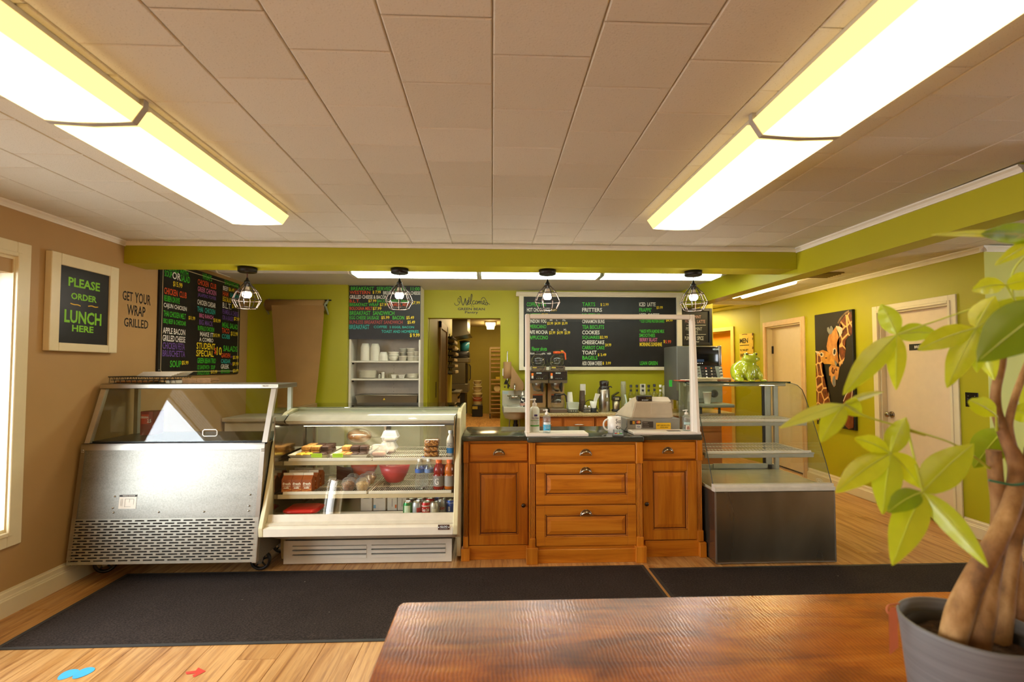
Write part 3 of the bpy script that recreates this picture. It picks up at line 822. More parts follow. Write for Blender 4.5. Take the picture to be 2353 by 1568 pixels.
# ---------------------------------------------------------------- front counter of maple cabinets
M_MAPLE = wood('maple stained upright', '#a4560c', '#c8761a', '#d88c2a', 'z', 1.0, .32, .03)
M_MAPLEH = wood('maple stained level', '#a4560c', '#c8761a', '#d68a2a', 'x', 1.0, .32, .03)
M_GLAZE = plain('dark glazed groove', '#5f2c10', .4)
def counter_material():
    k = NT('speckled charcoal laminate'); k.set(.16, 0, .6)
    n = k.noise(k.coord(), 420, 2, .6)
    k.col(k.ramp(n, [(.35, '#25251f'), (.55, '#3c3c33'), (.68, '#6a6758')])); return k.m
M_TOP = counter_material()
M_NICKEL = brushed('brushed nickel pull', '#a59c8a', .25, 'x', .1)
M_BRONZE = plain('dark bronze knob', '#4a3b2e', .3, .8)

def cup_pull(x, y, z, parent):
    mb = MB(); rx, rz, d = .040, .042, .026
    def fn(u, v):
        a = math.pi * u; b = v * math.pi / 2
        return Vector((x + rx * math.cos(a) * math.cos(b * .0) * (1 - .0 * v), y - d * math.sin(b) * (.35 + .65 * math.sin(a)), z - .020 + rz * math.sin(a) * (1 - .42 * v * v)))
    mb.grid(fn, 14, 6)
    mb.tube([(x + rx * math.cos(math.pi * i / 14) * 1.05, y - .002, z - .020 + rz * 1.05 * math.sin(math.pi * i / 14)) for i in range(15)], .0022, 6)
    mb.box(x - rx * 1.05, x + rx * 1.05, y - .003, y, z - .0225, z - .0185)
    return mb.build('cup_pull', M_NICKEL, parent)
def round_knob(x, y, z, parent):
    return MB().lathe([(.006, 0), (.006, -.012), (.013, -.018), (.016, -.024), (.012, -.030), (0, -.031)], (x, y, z), 14, 'y').build('knob', M_BRONZE, parent)
def panel_front(name, x0, x1, z0, z1, y, parent, mat, rail, t=.020):
    """front with stiles, a moulded frame step and a raised centre panel"""
    if not rail:
        o = MB().box(x0, x1, y - t, y, z0, z1, .005).build(name, mat, parent)
        MB().box(x0 + .004, x1 - .004, y - .002, y + .003, z0 - .0015, z1 + .0015).build('shadow_bead', M_GLAZE, o)
        return o
    mb = MB()
    rx = rail; rz = rail
    for a in ((x0, x0 + rx, z0, z1), (x1 - rx, x1, z0, z1), (x0 + rx, x1 - rx, z0, z0 + rz), (x0 + rx, x1 - rx, z1 - rz, z1)):
        mb.box(a[0], a[1], y - t, y, a[2], a[3], .002)
    o = mb.build(name, mat, parent)
    i0, i1, k0, k1 = x0 + rx, x1 - rx, z0 + rz, z1 - rz
    g = .006
    MB().box(i0, i1, y - t * .45, y - t * .35, k0, k1).build('groove', M_GLAZE, o)
    # bevelled bead round the panel and the raised field
    mb = MB(); w = .010
    for a in ((i0, i0 + w, k0, k1), (i1 - w, i1, k0, k1), (i0 + w, i1 - w, k0, k0 + w), (i0 + w, i1 - w, k1 - w, k1)):
        mb.box(a[0] + .0015, a[1] - .0015, y - t * .92, y - t * .4, a[2] + .0015, a[3] - .0015, .0035)
    mb.build('bead', mat, o)
    q = w + g; c = .028
    p0 = [(i0 + q, k0 + q), (i1 - q, k0 + q), (i1 - q, k1 - q), (i0 + q, k1 - q)]
    p1 = [(i0 + q + c, k0 + q + c), (i1 - q - c, k0 + q + c), (i1 - q - c, k1 - q - c), (i0 + q + c, k1 - q - c)]
    vs = [(a, y - t * .5, b) for a, b in p0] + [(a, y - t * .96, b) for a, b in p1]
    MB().raw(vs, [[0, 1, 5, 4], [1, 2, 6, 5], [2, 3, 7, 6], [3, 0, 4, 7], [4, 5, 6, 7]]).build('raised_panel', mat, o)
    MB().box(x0 + .004, x1 - .004, y - .002, y + .003, z0 - .0015, z1 + .0015).build('shadow_bead', M_GLAZE, o)
    return o
def pilaster(x0, x1, y, zs, parent, block):
    """square block, fluted shaft, square block"""
    zt, z1, z2, zb = zs
    mb = MB().box(x0 - .002, x1 + .002, y - .028, y, z1, zt, .002).box(x0 - .002, x1 + .002, y - .028, y, zb, z2, .002)
    w = (x1 - x0)
    mb.box(x0 + .003, x1 - .003, y - .010, y, z2, z1)
    n = 4
    for i in range(n):
        c = x0 + w * (i + .5) / n
        mb.tube([(c, y - .013, z2), (c, y - .013, z1)], w / n * .40, 8)
    o = mb.build('pilaster', M_MAPLE, parent)
    MB().box(x0 + .002, x1 - .002, y - .0115, y - .009, z2 + .001, z1 - .001).build('flute_groove', M_GLAZE, o)
    bx0, bx1, bt = block
    MB().box(bx0, bx1, y - .046, y + .02, 0, bt, .003).build('plinth_block', M_MAPLE, parent)
YM, YS = 3.535, 3.615           # face planes: middle unit, side units
def Xm(px, Y): return A(px, 1100, Y).x
def Zm(py, Y): return A(1340, py, Y).z
# middle unit
cm = thing('drawer_cabinet', 'middle maple base cabinet of three drawers under the clear screen', 'cabinet', (Xm(1345, YM), YM, 0))
MB().box(Xm(1216, YM), Xm(1476, YM), YM, 4.11, .02, .868).build('carcass', M_MAPLEH, cm)
MB().box(Xm(1232, YM), Xm(1462, YM), YM - .022, YM + .01, 0, Zm(1260, YM), .003).build('plinth', M_MAPLEH, cm)
for a, b, c, d, rl, pz in ((1231, 1459, 1061.5, 1022, 0, 1039), (1231.5, 1459, 1157, 1066, .063, 1080.5), (1231.5, 1459.5, 1252, 1161, .063, 1177.5)):
    o = panel_front('drawer', Xm(a, YM), Xm(b, YM), Zm(c, YM), Zm(d, YM), YM, cm, M_MAPLEH, rl)
    cup_pull(Xm(1345, YM), YM - .020, Zm(pz, YM), o)
for a, b, bl in ((1216, 1229, (1209.5, 1235)), (1460.5, 1474.5, (1459, 1483))):
    pilaster(Xm(a, YM), Xm(b, YM), YM, (.868, Zm(1065, YM), Zm(1234, YM), Zm(1259, YM)), cm, (Xm(bl[0], YM - .03), Xm(bl[1], YM - .03), Zm(1258.5, YM - .04)))
# side units
def side_unit(label, x0, x1, dx0, dx1, pil, block, pullx, knobx, zs):
    c = thing('door_cabinet', label, 'cabinet', ((x0 + x1) / 2, YS, 0), 'maple counter cabinets')
    MB().box(x0, x1, YS, 4.11, .02, .868).build('carcass', M_MAPLEH, c)
    MB().box(x0 + .015, x1 - .01, YS - .018, YS + .01, 0, Zm(zs[4], YS), .003).build('plinth', M_MAPLEH, c)
    o = panel_front('drawer', dx0, dx1, Zm(zs[1], YS), Zm(zs[0], YS), YS, c, M_MAPLEH, 0)
    cup_pull(pullx, YS - .020, Zm((zs[0] + zs[1]) / 2 - .5, YS), o)
    o = panel_front('door', dx0 - .003, dx1 + .003, Zm(zs[3], YS), Zm(zs[2], YS), YS, c, M_MAPLE, .072)
    round_knob(knobx, YS - .020, Zm(1157, YS), o)
    pilaster(pil[0], pil[1], YS, (.868, Zm(zs[5], YS), Zm(zs[6], YS), Zm(zs[7], YS)), c, block)
side_unit('maple base cabinet with one door between the curved deli case and the drawer unit', Xm(1066.5, YS), Xm(1214, YS), Xm(1079.5, YS), Xm(1211.5, YS), (Xm(1066, YS), Xm(1076, YS)), (-.224, Xm(1080.5, YS), Zm(1253.5, YS)), Xm(1146.5, YS), Xm(1202, YS), (1018, 1057.5, 1061.5, 1247.5, 1249.5, 1061, 1228, 1252.5))
side_unit('maple base cabinet with one door next to the empty glass bakery case', Xm(1475, YS), Xm(1612, YS), Xm(1476, YS), Xm(1597.5, YS), (Xm(1599, YS), Xm(1611, YS)), (Xm(1600.5, YS), 1.600, Zm(1247, YS)), Xm(1533, YS), Xm(1481.5, YS), (1016.5, 1056, 1060, 1241.5, 1244, 1059.5, 1221, 1246))
# worktop in three runs
def worktop(name, x0, x1, y0, label):
    mb = MB().box(x0, x1, y0, 4.135, .872, .910, .006, 2)
    return single(name, mb, M_TOP, label, 'countertop', 'charcoal worktops', ((x0 + x1) / 2, y0 + .3, .872))
worktop('countertop', Xm(1062.5, 3.57), Xm(1213, 3.57) - .001, 3.57, 'charcoal worktop on the cabinet beside the curved deli case')
worktop('countertop', Xm(1210.5, 3.49) + .004, Xm(1481, 3.49), 3.49, 'charcoal worktop on the drawer cabinet, in front of the mug and card reader')
worktop('countertop', Xm(1481, 3.49) + .001, Xm(1615.5, 3.565), 3.565, 'charcoal worktop on the cabinet beside the glass bakery case')

# clear screen in a white frame
M_FRAME = plain('white painted frame', '#e8ddcf', .4, vary=.02)
sc = thing('clear_screen', 'clear counter screen in a white wooden frame with two wide feet', 'screen', (1.0, 3.62, .91))
YG = 3.60
gx0, gx1 = Xm(1207, YG), Xm(1597, YG) + .01
gz1 = A(1300, 722.5, YG).z
mb = MB()
fw = .036
mb.box(gx0, gx0 + fw, YG - .02, YG + .02, .9105, gz1, .006)
o_post = mb.build('frame_post', M_FRAME, sc)
MB().box(gx1 - fw, gx1, YG - .02, YG + .02, .9105, gz1, .006).build('frame_post', M_FRAME, sc)
MB().box(gx0 + fw, gx1 - fw, YG - .02, YG + .02, gz1 - fw, gz1, .006).build('frame_top', M_FRAME, sc)
MB().prism([(YG - .02, .934), (YG - .02, gz1 - .05), (YG - .034, gz1 - .05), (YG - .098, .934)], 'x', gx1 - fw + .008, gx1 - .008).build('frame_brace', M_FRAME, sc)
MB().prism([(YG - .02, .934), (YG - .02, gz1 - .05), (YG - .026, gz1 - .05), (YG - .045, .934)], 'x', gx0 + .008, gx0 + fw - .008).build('frame_brace', M_FRAME, sc)
lx1, rx0, rx1 = A(1352, 1001, 3.53).x, A(1456, 1001, 3.57).x, A(1612, 1001, 3.57).x
MB().box(gx0, lx1, 3.515, 3.69, .9105, .933, .004).build('screen_foot', M_FRAME, sc)
MB().box(rx0, rx1, 3.570, 3.73, .9105, .933, .004).build('screen_foot', M_FRAME, sc)
# sheet with a pass-through cut out at the bottom
cut0, cut1, cutz = A(1340, 960, YG).x, A(1452, 960, YG).x, A(1390, 923, YG).z
MB().prism([(gx0 + fw - .005, .935), (cut0, .935), (cut0, cutz), (cut1, cutz), (cut1, .935), (gx1 - fw + .005, .935), (gx1 - fw + .005, gz1 - fw + .005), (gx0 + fw - .005, gz1 - fw + .005)], 'y', YG - .003, YG + .003).build('screen_sheet', pane('acrylic sheet', (.985, .985, .98), .8), sc)

# ---------------------------------------------------------------- things on the counter
M_CLEARP = pane('clear plastic', (.93, .95, .95), 1.0, .05, haze=.10, hazec=(.75, .78, .78))
M_PUMP = plain('white pump plastic', '#efe9e2', .35)
M_LOTION = plain('milky bottle', '#dfe4da', .3)
def pump_bottle(x, y, z, r, h, body, bmat, label, bands, grp='pump bottles at the counter', content=None):
    t = thing('pump_bottle', label, 'bottle', (x, y, z), grp)
    MB().lathe([(r * .94, 0), (r, .006), (r, h * .62), (r * .93, h * .70), (r * .62, h * .755), (r * .36, h * .77), (r * .36, h * .80)], (x, y, z), 20).build('bottle_body', bmat, t)
    if content: MB().lathe([(r * .9, .004), (r * .93, .01), (r * .93, h * .5), (0, h * .5)], (x, y, z), 16).build('gel', content, t)
    mb = MB().lathe([(r * .44, h * .78), (r * .44, h * .86), (r * .2, h * .875), (r * .15, h * .95), (r * .3, h * .955), (r * .3, h), (0, h)], (x, y, z), 16)
    mb.cyl((x, y, z + h * .975), (x - r * .95, y - r * .2, z + h * .965), r * .13, 8)
    mb.build('pump', M_PUMP, t)
    for (z0, z1, c, f) in bands:
        n = 10; a0, a1 = R(270 - f), R(270 + f)
        mbb = MB().grid(lambda u, v: Vector((x + (r + .0007) * math.cos(a0 + (a1 - a0) * u), y + (r + .0007) * math.sin(a0 + (a1 - a0) * u), z + h * (z0 + (z1 - z0) * v))), n, 1)
        mbb.build('bottle_label', plain('label ' + c, c, .5), t)
    return t
ZC = .910; ZF = .934
pb1 = A(1228.5, 992, 3.60)
lot = pump_bottle(A(1228.5, 992, 3.64).x, 3.645, ZF, .0375, .245, 'b', M_LOTION, 'tall white pump bottle of hand cream on the white foot of the screen', [(.16, .205, '#5fae52', 60), (.33, .345, '#5fae52', 55)])
mb = MB(); bx, by = lot.location.x, 3.645 - .039
for s, z0, z1, w in (('live clean', .40, .45, .028), ('soothing', .285, .305, .022), ('NET 500', .245, .26, .018), ('oatmeal', .365, .38, .022)):
    text(mb, s, bx - w + .006, ZF + .245 * z0, bx + w, ZF + .245 * z1, Vector((0, by, 0)), XU, ZV, .01)
mb.stroke([(bx - .006, ZF + .245 * .50), (bx + .018, ZF + .245 * .50)], .014, Vector((0, by, 0)), XU, ZV)
mb.build('lettering', plain('violet print', '#3c3478', .5), lot)
s2 = pump_bottle(A(1256.5, 996, 3.552).x, 3.552, ZF, .029, .172, 'b', M_CLEARP, 'small clear sanitizer pump bottle with a blue label beside the hand cream', [(.12, .36, '#2f9ec4', 62), (.37, .46, '#e6eef0', 58)], content=pane('gel', (.9, .95, .95), .6))
mb = MB(); bx = s2.location.x; by = 3.552 - .0305
text(mb, 'hand', bx - .012, ZF + .05, bx + .014, ZF + .057, Vector((0, by, 0)), XU, ZV, .01)
text(mb, 'sanitizer', bx - .016, ZF + .036, bx + .017, ZF + .044, Vector((0, by, 0)), XU, ZV, .01)
mb.build('lettering', plain('pale print', '#dff0f4', .5), s2)
s3 = pump_bottle(A(1577.5, 990, 3.64).x, 3.64, ZF, .030, .158, 'b', M_CLEARP, 'small clear sanitizer pump bottle beside the gift certificate sign', [(.30, .42, '#bfe0df', 58), (.05, .28, '#e4d6c6', 30)], content=MATS['gel'])
mb = MB(); bx = s3.location.x; by = 3.64 - .032
mb.stroke([(bx - .006, ZF + .012), (bx, ZF + .032), (bx + .006, ZF + .012)], .012, Vector((0, by, 0)), XU, ZV)
mb.build('label_picture', plain('pink print', '#c98a78', .5), s3)
# mug with lettering
mx = A(1410, 985, 3.72); mg = thing('mug', 'white mug with black handwritten lettering on the worktop', 'mug', (A(1411.5, 985, 3.72).x, 3.72, ZC))
gx = mg.location.x; mr = .052; mh = .125
MB().lathe([(mr * .9, 0), (mr, .006), (mr, mh), (mr - .005, mh), (mr - .006, .01), (0, .01)], (gx, 3.72, ZC), 28).build('mug_body', plain('white glazed mug', '#ece6de', .2), mg)
ha = [(gx - mr + .002 - .036 * math.sin(a), 3.71, ZC + mh * .5 + .042 * math.cos(a)) for a in [math.pi * k / 10 for k in range(11)]]
MB().tube(ha, .007, 8).build('mug_handle', MATS['white glazed mug'], mg)
mb = MB()
def wrap_text(mb, s, z0, z1, a0, a1, cx, cy, r, bold=.0):
    vs, fs, x0, x1, y0, y1 = _text_mesh(s, bold)
    out = []
    for v in vs:
        a = R(a0 + (a1 - a0) * (v.x - x0) / (x1 - x0)); zz = z0 + (z1 - z0) * (v.y - y0) / (y1 - y0)
        out.append(Vector((cx + r * math.cos(a), cy + r * math.sin(a), zz)))
    mb.raw(out, fs)
wrap_text(mb, 'Sup', ZC + .066, ZC + .112, 268, 325, gx, 3.72, mr + .0006)
wrap_text(mb, 'Sit', ZC + .018, ZC + .058, 268, 325, gx, 3.72, mr + .0006)
mb.build('lettering', M_BLACK, mg)
# card reader
crd = thing('card_reader', 'small grey card reader with coloured keys on the worktop in front of the mug', 'card reader', (A(1421, 996, 3.55).x, 3.552, ZC))
cx = crd.location.x
rot = Matrix.Translation((cx, 3.552, ZC)) @ Matrix.Rotation(R(-14), 4, 'Z')
prof = [(-.075, 0), (.075, 0), (.075, .032), (.06, .038), (-.06, .018), (-.075, .012)]
MB().prism(prof, 'x', -.038, .038, .003, rot).build('reader_body', plain('dark grey plastic', '#3a3a3a', .4), crd)
mb = MB(); M2 = rot @ Matrix.Translation((0, 0, .0285)) @ Matrix.Rotation(R(9.5), 4, 'X')
MB().box(-.026, .026, .022, .056, -.001, .0025, .001, mat=M2).build('reader_display', plain('reader display', '#7f8a86', .2), crd)
for j in range(3):
    for i in range(3):
        MB().box(-.026 + i * .019, -.026 + i * .019 + .014, -.034 + j * .016, -.034 + j * .016 + .010, -.001, .003, .001, mat=M2).build('key', plain('grey key', '#8f8f8c', .5), crd)
for i, c in enumerate(('#c23a2a', '#d3b32a', '#3f9a3f')):
    MB().box(-.026 + i * .019, -.026 + i * .019 + .014, -.052, -.040, -.001, .0035, .001, mat=M2).build('key', plain('key ' + c, c, .5), crd)
ccab = [(cx + .018, 3.615, ZC + .014), (cx + .060, 3.64, ZC + .010), (cx + .095, 3.66, ZC + .05), (cx + .108, 3.70, ZC + .09), (cx + .115, 3.735, ZC + .06)]
MB().tube(ccab, .003, 6).build('reader_cable', M_BLACK, crd)
# cash register
rg = thing('cash_register', 'beige electronic cash register with a dark customer display on its drawer box', 'cash register', (A(1515, 985, 3.85).x, 3.9, ZC))
YR = 3.74
rx0, rx1 = A(1440, 980, YR).x, A(1563, 980, YR).x
zb0, zb1 = ZC + .002, A(1500, 962, YR).z
M_REGBASE = plain('grey beige register base', '#8d877c', .5)
M_REG = plain('beige register shell', '#c2b298', .5, bump=.1, bscale=300)
MB().box(rx0, rx1, YR, 4.10, zb0, zb1, .006).build('drawer_box', M_REGBASE, rg)
b0, b1 = A(1434, 960, YR + .02).x, A(1546, 960, YR + .02).x
zt = A(1500, 912, YR + .06).z
prof = [(b0, zb1), (b1, zb1), (b1 - .012, zt - .05), (b1 - .03, zt), (b0 + .075, zt - .01), (b0 + .03, zt - .06)]
# shell: front face narrows upwards, back lower
fr = [(b0 + .058, zb1), (b1, zb1), (b1 - .008, zt - .040), (b0 + .090, zt - .040)]
bk = [(b0 - .005, zb1), (b1, zb1), (b1 - .02, zt), (b0 + .11, zt)]
vs = [(p[0], YR + .012, p[1]) for p in fr] + [(b0 + .095, YR + .065, zt), (b1 - .02, YR + .065, zt)] + [(p[0], 4.06, p[1] - (0 if i < 2 else .07)) for i, p in enumerate(bk)]
bmm = bmesh.new(); vv = [bmm.verts.new(v) for v in vs]
bmesh.ops.convex_hull(bmm, input=vv); bmesh.ops.bevel(bmm, geom=list(bmm.edges), offset=.006, segments=2, affect='EDGES')
MB().bm(bmm).build('register_shell', M_REG, rg)
pf = MB(); pf.box(A(1497, 940, YR).x, b1 - .014, YR + .0085, YR + .012, A(1500, 953, YR).z, zt - .045, .001); pf.build('printer_cover', M_REG, rg)
d0, d1 = A(1461.5, 912, YR + .05).x, A(1496, 912, YR + .05).x
dz0, dz1 = A(1480, 924, YR + .04).z, A(1480, 909.5, YR + .04).z
dp = MB().box(d0, d1, YR + .02, YR + .06, dz0, dz1, .006, 2).build('customer_display', plain('dark display case', '#241a14', .3), rg)
mb = MB(); text(mb, '0.00', d0 + (d1 - d0) * .6, dz0 + .024, d0 + (d1 - d0) * .92, dz1 - .010, Vector((0, YR + .02, 0)), XU, ZV, .0)
mb.build('display_digits', plain('amber digits', '#8f7a1e', .4), dp)
mb = MB(); text(mb, 'SHARP', d0 + (d1 - d0) * .3, dz0 + .012, d0 + (d1 - d0) * .74, dz0 + .020, Vector((0, YR + .02, 0)), XU, ZV, .03)
mb.build('lettering', plain('pale print', '#e0dccf', .4), dp)
def sticker(name, px0, py0, px1, py1, Y, c, parent, items=(), tc='#e0d8c8', lift=.001):
    p0, p1 = A(px0, py1, Y), A(px1, py0, Y)
    o = MB().box(p0.x, p1.x, Y - lift, Y, p0.z, p1.z).build(name, plain('sticker ' + c, c, .5), parent)
    if items:
        mb = MB()
        for s, a, b, c2, d in items:
            text(mb, s, p0.x + (p1.x - p0.x) * a, p0.z + (p1.z - p0.z) * b, p0.x + (p1.x - p0.x) * c2, p0.z + (p1.z - p0.z) * d, Vector((0, Y - lift, 0)), XU, ZV, .02, .0004)
        mb.build('lettering', plain('print ' + tc, tc, .5), o)
    return o
st = sticker('card_sticker', 1447.5, 967, 1460, 976, YR, '#2a2420', rg)
mb = MB(); q = A(1454, 971.5, YR); mb.box(q.x - .002, q.x + .016, YR - .0016, YR - .001, q.z - .011, q.z + .012); mb.build('sticker_mark', plain('gold mark', '#d39a2a', .5), st)
st = sticker('card_sticker', 1461, 967, 1473, 975.5, YR, '#2a2420', rg)
q = A(1467, 970.5, YR)
for dx, c in ((-.006, '#c8322a'), (.006, '#e0962a')):
    MB().lathe([(.011, -.0016 - dx * .02), (0, -.0017 - dx * .02)], (q.x + dx, YR, q.z), 16, 'y').build('sticker_mark', plain('disc ' + c, c, .5), st)
mb = MB(); text(mb, 'MasterCard', q.x - .015, q.z - .002, q.x + .015, q.z + .003, Vector((0, YR - .0022, 0)), XU, ZV, .02); mb.build('lettering', MATS['pale print'], st)
sticker('card_sticker', 1461, 976.5, 1473, 985.5, YR, '#d9d6cf', rg, [('VISA', .15, .25, .85, .75)], '#2f2f6a')
sticker('notice_sticker', 1476, 969, 1501, 983.5, YR, '#3a2f28', rg, [('INTERAC', .08, .72, .5, .86), ('card payment', .08, .4, .6, .52), ('by terminal', .08, .12, .6, .24)], '#b0a596')
sticker('gift_sign', 1507.5, 972, 1541, 987.5, 3.732, '#e8b614', rg, [('GIFT CERTIFICATES', .06, .52, .93, .72), ('AVAILABLE', .28, .22, .82, .42)], '#3a2a10', .002)
single('business_card', MB().box(A(1533, 995, 3.62).x, A(1562, 995, 3.62).x, 3.60, 3.635, ZF - .0005, ZF + .002), plain('brown card', '#4a3a30', .5), 'small dark card lying on the white foot of the screen by the sanitizer', 'card')

# ---------------------------------------------------------------- back counter
M_GRANITE = None
k = NT('tan speckled laminate'); k.set(.3)
n = k.noise(k.coord(), 90, 5, .7); k.col(k.ramp(n, [(.3, '#7d6238'), (.5, '#b39a68'), (.7, '#d6c398')])); M_GRANITE = k.m
YB = 5.30
bcx0 = .405
single('countertop', MB().box(bcx0, 2.72, YB, 5.878, .872, .910, .008, 2), M_GRANITE, 'tan speckled worktop along the back wall under the coffee menu', 'countertop', None, (1.6, 5.6, .872))
M_CAB2 = plain('orange brown cabinet', '#b5692a', .4, vary=.08)
x = bcx0 + .02
for i, lab in enumerate(('back cabinet nearest the sink, behind the sanitizer bottles', 'back cabinet in the middle, seen between the sanitizer and the mug', 'back cabinet at the cash register end')):
    w = .72
    t = thing('base_cabinet', lab, 'cabinet', (x + w / 2, 5.6, 0), 'brown cabinets under the back worktop')
    MB().box(x, x + w - .004, YB + .045, 5.875, .0, .870).build('carcass', M_CAB2, t)
    for j in range(2):
        a, b = x + .012 + j * (w / 2), x + w / 2 - .012 + j * (w / 2)
        dr = MB().box(a, b, YB + .027, YB + .045, .70, .855, .004).build('drawer', M_CAB2, t)
        MB().box(a + .03, b - .03, YB + .0245, YB + .028, .73, .825, .002).build('raised_panel', M_CAB2, dr)
        c = (a + b) / 2
        MB().tube([(c - .05, YB + .027, .785), (c - .05, YB, .785), (c + .05, YB, .785), (c + .05, YB + .027, .785)], .006, 8).build('handle', M_CHROME, dr)
        d = MB().box(a, b, YB + .027, YB + .045, .12, .685, .004).build('door', M_CAB2, t)
    x += w + .002

# coffee brewers
M_BREWTAN = plain('warm stainless', '#c4a26c', .35, .35)
M_COFFEEGLASS = pane('carafe glass', (.95, .95, .9), 1.3)
def decanter(x, y, z, hc, label, grp='glass coffee decanters'):
    t = thing('coffee_decanter', label, 'decanter', (x, y, z), grp)
    MB().lathe([(.055, 0), (.072, .02), (.080, .05), (.076, .085), (.055, .115), (.036, .130), (.034, .145)], (x, y, z), 24).build('glass_body', M_COFFEEGLASS, t)
    MB().lathe([(.036, .138), (.043, .140), (.044, .162), (.036, .166), (.034, .14)], (x, y, z), 20).build('collar', plain('collar ' + hc, hc, .4) if hc != '#1b1a19' else M_BLACK, t)
    hx = x + .062
    MB().tube([(x + .036, y, z + .152), (x + .07, y - .01, z + .160), (x + .092, y - .01, z + .14), (x + .100, y - .01, z + .07)], [.008, .010, .011, .007], 8).build('handle', MATS.get('collar ' + hc, M_BLACK), t)
    return t
def brewer(px, label):
    Y0 = 5.36
    x = A(px, 930, Y0).x
    t = thing('coffee_brewer', label, 'coffee maker', (x, 5.55, ZC), 'twin coffee brewers')
    w = .098
    MB().box(x - w, x + w, 5.34, 5.74, ZC + .002, ZC + .045, .004).build('brewer_base', M_STEELV, t)
    MB().box(x - w + .002, x + w - .002, 5.56, 5.74, ZC + .045, ZC + .33, .004).build('brewer_column', M_BREWTAN, t)
    hd = MB().box(x - w - .006, x + w + .006, 5.36, 5.76, ZC + .33, ZC + .47, .008).build('brewer_head', M_STEELV, t)
    MB().box(x - w, x + w, 5.350, 5.36, ZC + .365, ZC + .462, .002).build('control_panel', plain('dark brewer panel', '#241c1a', .3), t)
    MB().box(x - w - .004, x + w + .004, 5.345, 5.37, ZC + .462, ZC + .474, .002).build('panel_rim', M_STEELV, t)
    MB().box(x - .082, x + .082, 5.38, 5.56, ZC + .474, ZC + .525, .006).build('warmer_plate', M_STEELV, t)
    mb = MB(); mb.box(x - .07, x - .025, 5.377, 5.38, ZC + .500, ZC + .512); mb.build('warning_label', plain('yellow label', '#d8b62a', .5) if 'yellow label' not in MATS else MATS['yellow label'], t)
    MB().box(x - .020, x + .06, 5.377, 5.38, ZC + .500, ZC + .510).build('plate_slot', M_BLACK, t)
    MB().lathe([(.075, ZC + .335), (.074, ZC + .30), (.055, ZC + .255), (.012, ZC + .235), (0, ZC + .235)], (x, 5.45, 0), 22).build('brew_funnel', M_STEELV, t)
    MB().box(x + .028, x + .045, 5.345, 5.40, ZC + .235, ZC + .34, .005).build('funnel_handle', M_BLACK, t)
    for dz, c, nm in ((.428, '#e8742a', 'brew_switch'), (.398, '#c9c2b4', 'brew_switch')):
        MB().box(x - w + .010, x - w + .034, 5.342, 5.351, ZC + dz - .014, ZC + dz + .016, .002).build(nm, plain('switch ' + c, c, .4), t)
    mb = MB(); text(mb, 'BUNN', x - .03, ZC + .438, x + .025, ZC + .450, Vector((0, 5.350, 0)), XU, ZV, .04)
    for i in range(4): mb.stroke([(x - .03 + i * .02, ZC + .385), (x - .022 + i * .02, ZC + .385)], .003, Vector((0, 5.35, 0)), XU, ZV)
    mb.build('lettering', MATS['pale print'], t)
    MB().box(x - .055, x + .06, 5.556, 5.56, ZC + .10, ZC + .20, .001).build('notice_plate', plain('notice plate', '#2e2a26', .4), t)
    MB().box(x - .055, x + .06, 5.554, 5.56, ZC + .185, ZC + .198, .001).build('notice_band', plain('orange band', '#c9682a', .5), t)
    MB().box(x - .045, x + .045, 5.555, 5.56, ZC + .255 - .02, ZC + .27, .001).build('maker_plate', plain('pale plate', '#bdb9ae', .4), t)
    return t, x
b1, x1 = brewer(1239, 'tall coffee brewer nearer the sink, with an empty decanter on top')
b2_, x2 = brewer(1283, 'tall coffee brewer next to the paper cups, holding a decanter below')
decanter(x1, 5.47, ZC + .526, '#1b1a19', 'empty glass decanter with black collar on top of the brewer nearer the sink')
decanter(x2, 5.47, ZC + .526, '#d9531e', 'glass decanter with orange handle on top of the second brewer')
decanter(x2 + .005, 5.44, ZC + .046, '#1b1a19', 'glass decanter with black handle standing inside the second brewer')

# airpot, grinder, cups, baskets, bottles
def PX(px, Y, py=930): return A(px, py, Y).x
ap = thing('airpot', 'steel airpot with black pump lid on the back worktop', 'flask', (PX(1388.5, 5.5), 5.5, ZC))
x = ap.location.x
MB().lathe([(.060, 0), (.064, .008), (.064, .245), (.056, .262), (0, .262)], (x, 5.5, ZC), 24).build('flask_body', M_STEELV, ap)
MB().lathe([(.057, .262), (.057, .285), (.046, .292), (.052, .305), (.054, .345), (.040, .356), (0, .358)], (x, 5.5, ZC), 24).build('pump_lid', plain('dark brown plastic', '#241a16', .3), ap)
MB().tube([(x + .04, 5.47, ZC + .285), (x + .065, 5.45, ZC + .29), (x + .075, 5.44, ZC + .278)], .007, 8).build('spout', MATS['dark brown plastic'], ap)
MB().tube([(x - .055, 5.5, ZC + .275), (x - .075, 5.49, ZC + .25), (x - .072, 5.49, ZC + .21)], .004, 6).build('carry_handle', MATS['dark brown plastic'], ap)
mb = MB(); mb.box(x - .008, x + .040, 5.434, 5.4365, ZC + .12, ZC + .165, .001); mb.build('flask_label', plain('dull gold label', '#7d7048', .5), ap)
gr = thing('coffee_grinder', 'small dark grinder with an open lid beside the airpot', 'grinder', (PX(1415.5, 5.5), 5.5, ZC))
x = gr.location.x
MB().lathe([(.046, 0), (.052, .01), (.05, .025), (.040, .03)], (x, 5.5, ZC), 20).build('grinder_base', M_BLACK, gr)
MB().lathe([(.040, .03), (.046, .125), (0, .125)], (x, 5.5, ZC), 20).build('grinder_body', brushed('tan steel', '#a3947a', .35, 'z'), gr)
MB().box(x - .047, x + .047, 5.455, 5.55, ZC + .125, ZC + .175, .012, 2).build('hopper', MATS['dark brown plastic'], gr)
MB().box(-.045, .045, -.04, .04, 0, .012, .004, mat=Matrix.Translation((x - .005, 5.5, ZC + .195)) @ Matrix.Rotation(R(-32), 4, 'Y')).build('hopper_lid', MATS['dark brown plastic'], gr)
